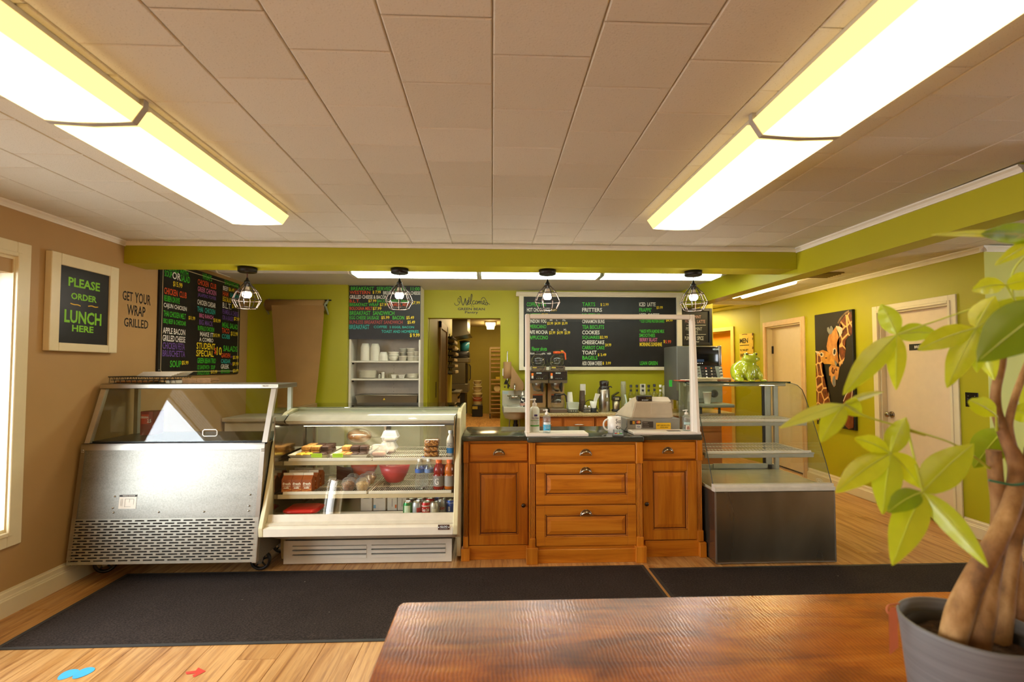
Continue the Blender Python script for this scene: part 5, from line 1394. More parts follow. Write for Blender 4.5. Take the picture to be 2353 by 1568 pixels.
for x, y, tw in ((-2.665, 3.485, 28), (-1.615, 3.485, 8), (-2.66, 3.80, 0), (-1.61, 3.80, 0)):
    M_ = Matrix.Translation((x, y, .069)) @ Matrix.Rotation(R(tw), 4, 'Z')
    w = MB().lathe([(.052, -.014), (.058, -.017), (.067, -.012), (.069, 0), (.067, .012), (.058, .017), (.052, .014)], (0, 0, 0), 30, 'y', cap=False)
    w.lathe([(.052, -.014), (.050, 0), (.052, .014)], (0, 0, 0), 30, 'y', cap=False)
    for kk in range(5):
        an = 2 * math.pi * kk / 5 + .3
        w.tube([(.012 * math.cos(an), 0, .012 * math.sin(an)), (.052 * math.cos(an), 0, .052 * math.sin(an))], .006, 6)
    w.lathe([(.016, -.020), (.016, .020)], (0, 0, 0), 14, 'y')
    w.v = [M_ @ v for v in w.v]; w = w.build('castor', M_BLACK, dc)
    mb = MB()
    for s in (-1, 1): mb.prism([(-.012, -.016), (.012, -.016), (.038, .073), (-.032, .073)], 'y', s * .026 - .002, s * .026 + .002)
    mb.box(-.034, .04, -.03, .03, .068, .073).cyl((0, -.032, 0), (0, .032, 0), .007, 8)
    mb.v = [M_ @ v for v in mb.v]; mb.build('castor_fork', M_GALV, w)
q = A(196, 1218, 3.30)
MB().tube([(X0 + .01, 3.32, .33), (X0 - .012, 3.31, .31), (X0 - .018, 3.30, .24), (X0 - .010, 3.31, .17), (X0 + .02, 3.33, .13)], .008, 8).build('power_cable', plain('grey cable', '#8d8578', .5), dc)
# inside: juice box and rear counter seen through the glass
jb = thing('drink_carton_box', 'red carton box behind the slanted glass of the steel deli case', 'box', (-2.35, 3.7, .915))
q0, q1 = A(321, 1004, 3.66), A(352, 946, 3.66)
MB().box(q0.x, q1.x, 3.66, 3.78, .9165, q1.z, .003).build('box_body', plain('dark red card', '#8a2418', .5), jb)
MB().box(q0.x + .01, q1.x - .03, 3.6585, 3.66, 1.0, 1.07).build('box_picture', plain('orange red print', '#c8452a', .5), jb)
mb = MB(); text(mb, 'ORIGINAL', q0.x + .005, q1.z - .05, q1.x - .03, q1.z - .035, Vector((0, 3.659, 0)), XU, ZV, .02); text(mb, '2.5', q1.x - .04, 1.01, q1.x - .012, 1.035, Vector((0, 3.659, 0)), XU, ZV, .02); mb.build('lettering', M_PAPER, jb)
# things lying on the canopy
wbk = thing('wire_basket', 'flat black wire basket on top of the steel deli case', 'basket', (-2.5, 3.66, zt1))
bx0, bx1, by0, by1, bz0, bz1 = A(243, 876, 3.62).x, A(412, 876, 3.62).x, 3.57, 3.76, zt1 + .002, zt1 + .048
bx0 = max(bx0, -2.75)
mb = MB()
for z, e in ((bz0, .02), ((bz0 + bz1) / 2, .01), (bz1, 0)): mb.tube([(bx0 + e, by0 + e, z), (bx1 - e, by0 + e, z), (bx1 - e, by1 - e, z), (bx0 + e, by1 - e, z)], .0022 if z < bz1 else .0035, 5, closed=True)
for i in range(24):
    x = bx0 + (bx1 - bx0) * (i + .5) / 24; s = .012 if i % 2 else -.012
    mb.tube([(x, by0, bz1), (x + s, by0 + .01, bz0)], .0018, 4); mb.tube([(x, by1, bz1), (x + s, by1 - .01, bz0)], .0018, 4); mb.tube([(x + s, by0 + .02, bz0), (x + s, by1 - .02, bz0)], .0015, 4)
mb.build('wire_mesh', M_BLACK, wbk)
MB().box(bx0 + .03, bx1 - .2, by0 + .03, by1 - .03, bz0 + .002, bz0 + .014, .003).build('basket_liner', plain('tan liner', '#a9713a', .8), wbk)
ppr = thing('paper_stack', 'loose white papers lying over the wire basket', 'papers', (-2.2, 3.68, zt1))
mb = MB()
for i in range(5):
    mb.box(-.13, .13, -.08, .08, 0, .006, .001, mat=Matrix.Translation((A(378, 866, 3.68).x + .01 * i, 3.66, bz1 + .004 + i * .0065)) @ Matrix.Rotation(R(3 * i - 5), 4, 'Z'))
mb.build('sheet', plain('off white paper', '#d6cebb', .8), ppr)
for i, (pa, pb2, h, lab) in enumerate(((384, 424, .02, 'bundle of folded white napkins on top of the steel deli case'), (421, 455, .034, 'brown paper bundle on the deli case top beside the white napkins'), (455, 487, .036, 'brown paper bundle on the deli case top, nearest the paper roll'))):
    xa, xb = A(pa, 874, 3.60).x, A(pb2, 874, 3.60).x
    mb = MB(); n_ = 6
    for j in range(n_): mb.box(xa + .001 * (j % 2), xb - .002 * (j % 3), 3.585 + .003 * (j % 2), 3.70, zt1 + .002 + h * j / n_, zt1 + .002 + h * (j + .9) / n_)
    single('paper_bundle', mb, plain('napkin white', '#cfc2a4', .8) if i == 0 else plain('brown bundle', '#a27a4c', .8, vary=.15, scale=60), lab, 'paper', None if i == 0 else 'paper bundles')

# ---------------------------------------------------------------- curved glass refrigerated case
M_ENAMEL = plain('ivory enamel', '#e6dfcd', .3, vary=.03)
M_ENDCAP = plain('cream end panel', '#d9cfa6', .35, vary=.04)
cc = thing('curved_deli_case', 'white refrigerated deli case with curved glass and cream end panels', 'display case', (-.87, 3.8, 0))
CX0, CX1 = -1.530, -.230
prof = [(3.60, .10), (3.60, .17), (3.48, .225), (3.33, .275), (3.262, .300), (3.256, .36), (3.315, .50), (3.375, .68), (3.43, .86), (3.485, .985), (3.54, 1.045), (3.62, 1.085), (3.74, 1.104), (3.90, 1.108), (4.24, 1.108), (4.24, .10)]
back = [(4.24, .02), (3.60, .02)]
for xx, w in ((CX0 - .002, .030), (CX1 - .03, .032)):
    MB().prism(prof + [(4.24, .02), (3.62, .02)], 'x', xx, xx + w, .004).build('end_panel', M_ENDCAP, cc)
ix0, ix1 = CX0 + .029, CX1 - .031
# louvred base
bz = A(850, 1243, 3.57).z
mb = MB()
BY = 3.565
x_a, x_b = CX0 + .036, CX1 - .062
L = [(x_a + .062, (x_a + x_b) / 2 - .012), ((x_a + x_b) / 2 + .022, x_b - .045)]
mb.box(x_a, L[0][0], BY, BY + .012, .006, .168).box(L[0][1], L[1][0], BY, BY + .012, .006, .168).box(L[1][1], x_b, BY, BY + .012, .006, .168)
for a, b in L: mb.box(a, b, BY, BY + .012, .006, .042).box(a, b, BY, BY + .012, .134, .168)
mb.build('base_panel', M_ENAMEL, cc)
for a, b in L:
    for j in range(3):
        z = .042 + j * .0325
        MB().prism([(BY - .004, z), (BY + .010, z + .012), (BY + .016, z + .022), (BY - .002, z + .021)], 'x', a, b).build('louvre', M_ENAMEL, cc)
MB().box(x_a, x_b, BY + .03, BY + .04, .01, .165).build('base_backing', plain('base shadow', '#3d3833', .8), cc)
MB().box(x_a + .01, x_b - .01, BY + .05, 4.2, .012, .22).build('base_body', M_ENAMEL, cc)
MB().prism([(3.60, .165), (3.36, .268), (3.272, .296), (3.262, .302), (3.26, .352), (3.285, .362), (3.60, .362)], 'x', ix0, ix1).build('bumper', M_ENAMEL, cc)
MB().prism([(3.29, .360), (3.285, .372), (3.318, .382), (3.330, .425), (3.342, .425), (3.36, .36)], 'x', ix0, ix1).build('glass_sill', plain('ivory sill', '#d8d0bc', .35), cc)
q0, q1 = A(1006.5, 1218, 3.26), A(1033, 1206, 3.26)
lb = MB().box(q0.x, q1.x, 3.2575, 3.2605, q0.z, q1.z).build('maker_badge', plain('brown badge', '#4a2f28', .4), cc)
mb = MB(); OL = Vector((q0.x, 3.2575, q0.z)); W_, H_ = q1.x - q0.x, q1.z - q0.z
text(mb, 'IGLOO', W_ * .18, H_ * .40, W_ * .82, H_ * .82, OL, U_, ZV, .03); text(mb, 'FOOD EQUIPMENT', W_ * .16, H_ * .14, W_ * .84, H_ * .28, OL, U_, ZV, 0)
for a in (.06, .94): mb.lathe([(.004, 0), (0, -.0003)], (q0.x + W_ * a, 3.2572, q0.z + H_ * .5), 8, 'y')
mb.build('lettering', MATS['pale print'], lb)
# curved front glass follows the end panels
gp = [(3.336, .42), (3.392, .68), (3.445, .86), (3.50, .985), (3.552, 1.040), (3.63, 1.078), (3.745, 1.096), (3.80, 1.098)]
sm_ = []
for i in range(len(gp) - 1):
    a, b, c, d = [Vector(gp[max(0, min(len(gp) - 1, j))]) for j in (i - 1, i, i + 1, i + 2)]
    for kx in range(4):
        t = kx / 4; sm_.append(.5 * ((2 * b) + (c - a) * t + (2 * a - 5 * b + 4 * c - d) * t * t + (3 * b - 3 * c + d - a) * t ** 3))
sm_.append(Vector(gp[-1]))
mb = MB(); vs = []
for p in sm_: vs += [(ix0, p.x, p.y), (ix1, p.x, p.y)]
mb.raw(vs, [[2 * i, 2 * i + 1, 2 * i + 3, 2 * i + 2] for i in range(len(sm_) - 1)], True)
mb.build('curved_glass', M_CASEGLASS, cc)
MB().box(CX0 + .01, CX1 - .01, 3.74, 4.20, 1.106, 1.113, .001).build('top_glass', pane('green top glass', (.80, .88, .82), 1.3), cc)
MB().box(ix0, ix1, 3.815, 3.83, 1.075, 1.107).build('top_strip', plain('bright strip', '#efe8d8', .3), cc)
hb = MB().prism([(3.60, 1.000), (3.56, 1.012), (3.545, 1.03), (3.62, 1.068), (3.80, 1.082), (3.82, 1.06), (3.82, 1.0)], 'x', ix0 + .01, ix1 - .002).build('lamp_cover', plain('ivory lamp cover', '#d9d2c2', .35), cc)
MB().box(ix0, ix1, 3.62, 3.80, .985, .999).build('lamp_underside', plain('grey underside', '#6a665f', .5), cc)
MB().box(ix0 + .1, ix1 - .1, 3.66, 3.76, .978, .984).build('case_lamp', glow('case tube', '#fff2d8', 7), cc)
# inner walls
MB().box(ix0, ix0 + .006, 3.40, 4.15, .33, 1.07).build('inner_side', brushed('mirror steel', '#a39f94', .12, 'z', .05), cc)
MB().box(ix1 - .006, ix1, 3.40, 4.15, .33, 1.07).build('inner_side', MATS['mirror steel'], cc)
mb = MB(); bzt = 1.05
mb.box(ix0, ix1, 4.14, 4.16, .33, .40).box(ix0, ix1, 4.14, 4.16, 1.02, 1.09).box((ix0 + ix1) / 2 - .02, (ix0 + ix1) / 2 + .02, 4.135, 4.165, .40, 1.02)
mb.build('rear_frame', plain('dark rear frame', '#4c4740', .4), cc)
MB().box(ix0, ix1, 4.148, 4.152, .40, 1.02).build('rear_door', pane('rear door glass', (.86, .88, .82), 1.0, haze=.25, hazec=(.62, .60, .46)), cc)
MB().box(ix0, ix1, 3.35, 4.14, .325, .335).build('deck', brushed('deck steel', '#7d786c', .3, 'y', .1), cc)
for x in (ix0 + .045, (ix0 + ix1) / 2, ix1 - .05):
    MB().box(x - .008, x + .008, 4.02, 4.05, .335, .985).build('shelf_upright', M_STEELV, cc)
M_WIREW = plain('white coated wire', '#ece4d2', .35)
def wire_shelf(x0, x1, y0, y1, z, parent, nb, M=M_WIREW, lip=.016, wr=.0017):
    mb = MB()
    mb.box(x0, x1, y0, y0 + .008, z - lip * .3, z + lip, .002)
    mb.tube([(x0, y0 + .004, z), (x0, y1, z), (x1, y1, z), (x1, y0 + .004, z)], .004, 6)
    for i in range(nb):
        x = x0 + (x1 - x0) * (i + .5) / nb; mb.tube([(x, y0, z + .004), (x, y1, z + .004)], wr, 4, smooth=True)
    for t in (.33, .66): mb.tube([(x0, y0 + (y1 - y0) * t, z), (x1, y0 + (y1 - y0) * t, z)], .003, 5)
    return mb.build('wire_shelf', M, parent)
S1, S2, SD = .747, .533, .336
S1Y, S2Y = 3.535, 3.445
wire_shelf(A(663, 1054, S1Y).x, A(853, 1054, S1Y).x, S1Y, 4.10, S1, cc, 40); wire_shelf(A(857, 1054, S1Y).x, A(1040, 1054, S1Y).x, S1Y, 4.10, S1, cc, 40)
wire_shelf(A(650, 1129, S2Y).x, A(842, 1129, S2Y).x, S2Y, 4.05, S2, cc, 42); wire_shelf(A(847, 1129, S2Y).x, A(1037, 1129, S2Y).x, S2Y, 4.05, S2, cc, 42)
for z, y in ((S1, S1Y), (S2, S2Y)):
    MB().box(ix0 + .008, ix1 - .008, y + .004, y + .016, z - .034, z - .006).build('shelf_bar', plain('ivory shelf bar', '#c9bb97', .4, .2), cc)
    for x in (ix0 + .06, (ix0 + ix1) / 2, ix1 - .07): MB().prism([(y + .02, z - .02), (4.03, z - .05), (4.03, z - .006), (y + .02, z - .006)], 'x', x - .002, x + .002).build('shelf_bracket', M_STEELV, cc)

# --- food and drink in the curved case
def at(px, py, Y): return A(px, py, Y).x
zs1, zs2 = S1 + .007, S2 + .007
M_WRAPF = pane('cling film', (.97, .97, .97), 1.6, .12)
M_BROWNIE = plain('dark brownie', '#3a1f10', .6, vary=.3, scale=60, bump=.6, bscale=150)
M_BAR = plain('oat square', '#b98644', .7, vary=.35, scale=70, bump=.7, bscale=160)
M_LEMON = plain('lemon square', '#e0bc3a', .5, vary=.15, scale=50)
M_TRAY = plain('pale tray', '#d6cdb8', .35)
def tray(px0, px1, lab, rows_, card):
    x0, x1 = at(px0, 1044, 3.60), at(px1, 1044, 3.60)
    t = thing('square_tray', lab, 'tray', ((x0 + x1) / 2, 3.73, zs1), 'trays of squares on the upper shelf')
    o = [(x0 + .02, 3.58), (x1 - .02, 3.58), (x1 - .02, 3.93), (x0 + .02, 3.93)]; e = [(x0, 3.56), (x1, 3.56), (x1, 3.95), (x0, 3.95)]
    vs = [(a, b, zs1 + .001) for a, b in o] + [(a, b, zs1 + .028) for a, b in e]
    MB().raw(vs, [[0, 1, 2, 3], [0, 4, 5, 1], [1, 5, 6, 2], [2, 6, 7, 3], [3, 7, 4, 0]]).build('tray_pan', M_TRAY, t)
    for r, row in enumerate(rows_):
        for c, m in enumerate(row):
            w = (x1 - x0 - .07) / len(row); xa = x0 + .035 + c * w
            h = .026 + (.006 if r > 0 else 0)
            for s in range(2 if r else 1):
                kd = {M_LEMON: 'yellow lemon', M_BAR: 'golden oat', M_BROWNIE: 'dark brownie'}[m]
                pos = ('front', 'middle', 'back')[r] + ' row'; lay_ = '' if not r else (', lower', ', upper')[s]
                nth = ('first', 'second', 'third', 'fourth')[c]
                sl = f'{kd} square{lay_}, {nth} in {pos} on the ' + ('lemon square' if px0 < 700 else 'wrapped loaf') + ' tray'
                b = MB().box(xa + .004, xa + w - .004, 3.60 + r * .105, 3.68 + r * .105, zs1 + .004 + s * h, zs1 + .004 + s * h + h - .002, .006, 2)
                single('square', b, m, sl, 'square', 'squares on trays')
    q0, q1 = A(card[0], 1051, 3.53), A(card[1], 1042.5, 3.53)
    cdl = MB().box(q0.x, q1.x, 3.5285, 3.5305, q0.z - .002, q1.z).build('price_card', plain('lime card', '#b9e01a', .6), t)
    mb = MB()
    for j in range(2): mb.stroke([(q0.x + .006 + (q1.x - q0.x - .012) * i / 8, q1.z - .009 - j * .009 + .002 * (-1) ** i) for i in range(9)], .0016, Vector((0, 3.5285, 0)), XU, ZV)
    mb.build('handwriting', plain('olive ink', '#5d7018', .6), cdl)
tray(666, 756, 'tray of yellow, oat and brown squares at the deli case end of the upper shelf', [[M_LEMON, M_LEMON, M_BROWNIE, M_BROWNIE], [M_BAR, M_BAR, M_BROWNIE], [M_BAR, M_BROWNIE, M_BROWNIE]], (715, 740))
tray(762, 848, 'tray of oat squares and wrapped brownies in the middle of the upper shelf', [[M_BAR, M_BAR, M_BROWNIE, M_BROWNIE], [M_BAR, M_BROWNIE, M_BROWNIE]], (764, 788))
lo = thing('wrapped_loaf', 'large brown loaf in clear wrap behind the tray in the middle of the upper shelf', 'loaf', (at(826, 1020, 3.92), 3.92, zs1 + .05))
x = lo.location.x
lf = MB().ball((x, 3.92, zs1 + .115), .095, .075, .055, 20, 12).build('loaf', plain('brown crust', '#6a4420', .4, vary=.35, scale=25, bump=.4, bscale=40), lo)
MB().ball((x, 3.915, zs1 + .117), .10, .08, .060, 16, 10).build('wrap', M_WRAPF, lo)
def clamshell(px, py, Y, w, lab, fill, z):
    x = at(px, py, Y); t = thing('clamshell_box', lab, 'food box', (x, Y, z), 'clear clamshell boxes')
    def fr(a, b, h0, h1, c=.8): 
        o = [(x - a, Y - a * c), (x + a, Y - a * c), (x + a, Y + a * c), (x - a, Y + a * c)]; e = [(x - b, Y - b * c), (x + b, Y - b * c), (x + b, Y + b * c), (x - b, Y + b * c)]
        return [(p[0], p[1], z + h0) for p in o] + [(p[0], p[1], z + h1) for p in e]
    F = [[0, 1, 5, 4], [1, 2, 6, 5], [2, 3, 7, 6], [3, 0, 4, 7]]
    mp = MATS.get('clamshell plastic') or pane('clamshell plastic', (.92, .92, .92), 1.8, .12, haze=.22, hazec=(.72, .72, .74))
    MB().raw(fr(w * .8, w, .002, .035), F + [[3, 2, 1, 0]]).build('box_base', mp, t)
    MB().raw(fr(w * 1.06, w * .72, .036, .085), F + [[4, 5, 6, 7]]).raw(fr(w * 1.16, w * 1.06, .036, .037), F).build('box_lid', mp, t)
    MB().box(x - w * .72, x + w * .72, Y - w * .55, Y + w * .55, z + .006, z + .032, .010, 2).build('filling', fill, t)
M_PINK = plain('iced pink cake', '#d9a184', .6, vary=.2, scale=40)
clamshell(870.5, 1040, 3.65, .062, 'clear clamshell box with a pink iced slice at the shelf front', M_PINK, zs1)
clamshell(893, 1030, 3.81, .062, 'clear clamshell box with a pale slice behind the pink one', plain('pale cake', '#b9ab97', .6), zs1)
clamshell(897, 1020, 3.81, .06, 'clear clamshell box stacked on the pale slice box', plain('pale cake', '#b9ab97', .6), zs1 + .087)
M_CORN = None
k = NT('caramel popcorn'); k.set(.35); v = k.n.new('ShaderNodeTexVoronoi'); v.inputs['Scale'].default_value = 75; k.link(k.coord(), v.inputs['Vector'])
k.col(k.ramp(v.outputs['Distance'], [(.1, '#e8b45a'), (.45, '#c07a2a'), (.8, '#7a4012')])); k.bump(v.outputs['Distance'], .9, .006); M_CORN = k.m
for i in range(3):
    xx = at(991, 1040, 3.63) + (.004, 0, .006)[i] ; w = .052
    t = thing('popcorn_slab', ('lowest', 'middle', 'topmost')[i] + ' wrapped caramel popcorn slab of the stack of three', 'snack', (xx, 3.63, zs1 + i * .040), 'wrapped caramel popcorn slabs')
    if i == 2: M_ = Matrix.Translation((xx, 3.63, zs1 + i * .038 + .022))
    else: M_ = Matrix.Translation((xx, 3.63, zs1 + i * .038 + .020))
    MB().box(-w, w, -.045, .045, -.017, .017 + (.012 if i == 2 else 0), .010, 2, mat=M_).build('slab', M_CORN, t)
    MB().box(-w * 1.05, w * 1.05, -.048, .048, -.0185, .0185 + (.012 if i == 2 else 0), .012, 2, mat=M_).build('wrap', M_WRAPF, t)
# lower shelf: milk cartons
M_CHOC = plain('chocolate carton', '#a4511c', .45, vary=.25, scale=9)
def carton_at(x, y):
    t = thing('milk_carton', '', 'carton', (x, y, zs2), 'chocolate milk cartons')
    w = .0338; h = .088
    MB().box(x - w, x + w, y - w, y + w, zs2 + .001, zs2 + h).build('carton_body', M_CHOC, t)
    vs = [(x - w, y - w, zs2 + h), (x + w, y - w, zs2 + h), (x + w, y + w, zs2 + h), (x - w, y + w, zs2 + h), (x - w, y - .002, zs2 + h + .025), (x + w, y - .002, zs2 + h + .025), (x + w, y + .002, zs2 + h + .025), (x - w, y + .002, zs2 + h + .025)]
    MB().raw(vs, [[0, 1, 5, 4], [2, 3, 7, 6], [3, 0, 4, 7], [1, 2, 6, 5], [4, 5, 6, 7]]).build('carton_gable', M_CHOC, t)
    MB().box(x - w, x + w, y - .0025, y + .0025, zs2 + h + .025, zs2 + h + .042).build('carton_seam', plain('ivory card', '#e4d8c0', .6), t)
    mb = MB(); O_ = Vector((x, y - w, zs2)); 
    text(mb, 'fresh', -w * .82, .052, w * .8, .070, O_, XU, ZV, .04, .0008, .15); text(mb, 'chocolate', -w * .75, .041, w * .75, .050, O_, XU, ZV, .02, .0008); text(mb, 'milk', -w * .55, .026, w * .62, .039, O_, XU, ZV, .05, .0008)
    mb.build('lettering', plain('cream print', '#f2e6cf', .5), t)
    mb = MB(); mb.stroke([(-w, .012), (-w * .3, .006), (w * .3, .016), (w, .020)], .004, O_, XU, ZV, .0006); mb.stroke([(-w, .018), (0, .014), (w, .026)], .003, O_, XU, ZV, .0006); mb.build('carton_swirl', plain('amber swirl', '#d98c3a', .5), t)
    return t
cx_ = [at(663, 1110, 3.495), at(686, 1110, 3.495), at(709, 1110, 3.495)]
first = None
rown = ['front row', 'second row', 'third row']; coln = ['beside the cream end panel', 'in the middle', 'beside the empty shelf space']
for r in range(3):
    for c in range(3):
        lab = f'chocolate milk carton in the {rown[r]}, {coln[c]}'
        if first is None: first = carton_at(cx_[c], 3.495); first['label'] = lab
        else: dup(first, (cx_[c] + .004 * r, 3.495 + .085 * r, zs2), lab)
# bowls
def bowl(px, Y, r, h, z, mat, lab, dark=False):
    x = at(px, 1090, Y); t = thing('mixing_bowl', lab, 'bowl', (x, Y, z), 'mixing bowls')
    MB().lathe([(0, .002), (r * .45, .002), (r * .55, .008), (r * .85, h * .55), (r, h), (r * .97, h), (r * .82, h * .55), (r * .5, .014), (0, .012)], (x, Y, z), 32).build('bowl_body', mat, t)
    MB().lathe([(r * 1.0, h * .98), (r * .9, h * 1.01), (0, h * .99)], (x, Y, z), 28, cap=False).build('film_cover', M_WRAPF, t)
    return t
bowl(837, 3.92, .112, .125, zs2, plain('orange bowl', '#d8501a', .3), 'orange mixing bowl behind the snack cups on the lower shelf')
bowl(907, 3.76, .118, .135, zs2, plain('raspberry bowl', '#c23a3e', .3), 'raspberry red mixing bowl left of the water bottles')
M_GRAN = plain('granola', '#a06a3a', .8, vary=.5, scale=90, bump=.9, bscale=160); M_PASTA = plain('pale noodle salad', '#d0a865', .7, vary=.35, scale=80, bump=.8, bscale=150)
M_DOME = pane('dome plastic', (.94, .94, .94), 1.8, .08, haze=.10)
def domed(px, Y, fill, lab):
    x = at(px, 1115, Y); t = thing('snack_cup', lab, 'cup', (x, Y, zs2), 'domed snack cups')
    MB().lathe([(0, .003), (.034, .003), (.045, .045), (.03, .058), (0, .062)], (x, Y, zs2), 20).build('cup_filling', fill, t)
    MB().lathe([(.036, .001), (.049, .048), (.053, .050), (.053, .053), (.049, .055), (.040, .080), (.022, .092), (0, .094)], (x, Y, zs2), 22, cap=False).build('cup_plastic', M_DOME, t)
domed(801, 3.51, M_GRAN, 'domed cup of dark granola at the front of the lower shelf')
domed(832.5, 3.51, M_PASTA, 'domed cup of pale noodle salad at the front of the lower shelf')
domed(811, 3.63, M_GRAN, 'domed cup of granola behind the front granola cup')
domed(838, 3.62, M_PASTA, 'domed cup of pale salad behind the front salad cup')
domed(849, 3.70, M_PASTA, 'domed cup of pale salad deepest, in front of the red bowl')
bt = thing('brown_tray', 'dark brown open box behind the granola cups on the lower shelf', 'box', (at(788, 1090, 3.80), 3.80, zs2))
xa, xb = at(773, 1090, 3.80), at(806, 1090, 3.80)
MB().box(xa, xb, 3.80, 3.90, zs2 + .002, zs2 + .085, .003).build('box_body', plain('brown card box', '#4a2416', .6), bt)
MB().prism([(xa, zs2 + .085), (xb, zs2 + .085), (xa, zs2 + .115)], 'y', 3.802, 3.81).build('box_flap', MATS['brown card box'], bt)
# bottles
M_WATERB = pane('water bottle', (.93, .95, .96), 2.0, .03, haze=.05)
def drink(px, Y, prof, body, cap, capz, lab, bands, grp, z=zs2, letter=None, cat='bottle', name='drink_bottle'):
    x = at(px, 1110, Y); t = thing(name, lab, cat, (x, Y, z), grp)
    MB().lathe(prof, (x, Y, z + .001), 22).build('bottle_body', body, t)
    if cap: MB().lathe([(capz[0], capz[1]), (capz[0] * 1.02, capz[2]), (0, capz[2])], (x, Y, z + .001), 16).build('cap', plain('cap ' + cap, cap, .4), t)
    for (z0, z1, c, rr) in bands: MB().lathe([(rr, z0), (rr, z1)], (x, Y, z + .001), 24, cap=False).build('bottle_label', plain('label ' + c, c, .45), t)
    if letter:
        for (s, z0, z1, a0, a1, c, rr) in letter:
            mb = MB(); wrap_text(mb, s, z + z0, z + z1, a0, a1, x, Y, rr); mb.build('lettering', plain('print ' + c, c, .5), t)
    return t
wp = [(.026, 0), (.031, .006)] + [q for i in range(6) for q in ((.0325, .012 + .017 * i), (.0300, .020 + .017 * i))] + [(.032, .116), (.032, .146), (.031, .150), (.026, .172), (.014, .190), (.013, .196)]
for px, lab in ((964, 'water bottle with a blue label, left one of the pair beside the red drink'), (985, 'water bottle with a blue label, right one of the pair beside the red drink')):
    drink(px, 3.53, wp, M_WATERB, '#e8e8e6', (.0145, .196, .212), lab, [(.118, .145, '#2a5fb4' if px < 970 else '#6a86b8', .0326)], 'water bottles')
gp_ = [(.036, 0), (.039, .006), (.039, .100), (.034, .108), (.039, .118), (.038, .140), (.030, .165), (.020, .178), (.019, .184)]
drink(1008, 3.53, gp_, plain('red drink', '#8a1210', .12), '#ef6a1e', (.0215, .184, .206), 'red sports drink bottle with orange cap', [(.022, .096, '#8e8680', .0394)], 'sports drinks', letter=[('G', .036, .082, 232, 275, '#f0e8e0', .0398)])
drink(1033, 3.53, gp_, plain('orange drink', '#c2621a', .12), '#ef6a1e', (.0215, .184, .206), 'orange sports drink bottle with orange cap against the cream end panel', [(.022, .096, '#a39a90', .0394)], 'sports drinks')
drink(1021, 3.62, gp_, MATS['red drink'], '#6a2a5a', (.0215, .184, .206), 'dark red sports drink bottle standing behind the red and orange ones', [(.022, .096, '#8e8680', .0394)], 'sports drinks')
drink(974, 3.62, wp, M_WATERB, '#3a4a9a', (.0145, .196, .212), 'water bottle with a dark blue cap behind the front pair', [(.118, .145, '#2a5fb4', .0326)], 'water bottles')
op = [(.028, 0), (.030, .005), (.030, .11), (.024, .135), (.014, .155), (.013, .165)]
drink(1035, 3.66, op, plain('milky bottle plastic', '#d8d0c0', .3), '#dfe3e6', (.0165, .165, .185), 'small blue and white juice bottle on the upper shelf by the end panel', [(.02, .06, '#2a7fc0', .0304), (.07, .095, '#e8e4da', .0304)], None, z=zs1, letter=[('OASIS', .068, .098, 225, 300, '#2a2a40', .0310)])
# deck: cans, boxes, red-lidded tub
def can(px, Y, c, lab, bands=(), letter=()):
    x = at(px, 1160, Y); t = thing('drink_can', lab, 'can', (x, Y, SD), 'drink cans on the case floor')
    MB().lathe([(.026, 0), (.033, .010), (.033, .104), (.027, .117)], (x, Y, SD + .001), 24).build('can_body', plain('can ' + c, c, .28, .45), t)
    MB().lathe([(.027, .1165), (.0278, .121), (.0265, .121), (.025, .118), (0, .118)], (x, Y, SD + .001), 22, cap=False).build('can_lid', M_CHROME, t)
    for (z0, z1, a0, a1, cc_) in bands:
        MB().grid(lambda u, v: Vector((x + .0335 * math.cos(R(a0 + (a1 - a0) * u)), Y + .0335 * math.sin(R(a0 + (a1 - a0) * u)), SD + z0 + (z1 - z0) * v)), 10, 1).build('can_print', plain('can print ' + cc_, cc_, .4), t)
    for (s, z0, z1, a0, a1, cc_) in letter:
        mb = MB(); wrap_text(mb, s, SD + z0, SD + z1, a0, a1, x, Y, .0341, .02); mb.build('lettering', plain('print ' + cc_, cc_, .5), t)
can(937, 3.50, '#1f7a3a', 'green drink can, nearest the boxes', [(.045, .100, 235, 310, '#cfe0c0')])
can(958, 3.50, '#b9bcc0', 'silver drink can with red and blue roundel, second from the boxes', [(.03, .085, 275, 330, '#b02028'), (.02, .055, 290, 335, '#1e2f6a')], [('pepsi', .02, .034, 215, 260, '#2a3a8a')])
can(979, 3.50, '#c01a1e', 'red cola can with white script in the front row', [(.092, .100, 200, 340, '#c9c2b8')], [('Coca Cola', .058, .082, 225, 315, '#f2ece4'), ('classic', .046, .052, 235, 300, '#f2ece4')])
can(999, 3.485, '#b3ab98', 'dull silver drink can in the front row with a beige print', [(.02, .080, 240, 300, '#c9bf9f')])
can(1016, 3.57, '#c4c4c2', 'silver diet cola can with red letters behind the dull silver one', [], [('Coke', .050, .078, 225, 305, '#c01a1e')])
can(1036, 3.55, '#1f4fa0', 'blue drink can against the cream end panel', [(.10, .104, 180, 350, '#c4c4c2')], [('pepsi', .03, .09, 240, 265, '#dfe6f0')])
can(966, 3.60, '#9c9ea0', 'silver can in the back row behind the roundel can')
can(988, 3.60, '#c01a1e', 'red can in the back row behind the red cola can')
can(947, 3.60, '#2a2a2c', 'dark can in the back row behind the green can')
can(1010, 3.66, '#2f4f9a', 'blue can in the back row behind the diet cola can')
M_BOXW = plain('white carton', '#ddd5c8', .6)
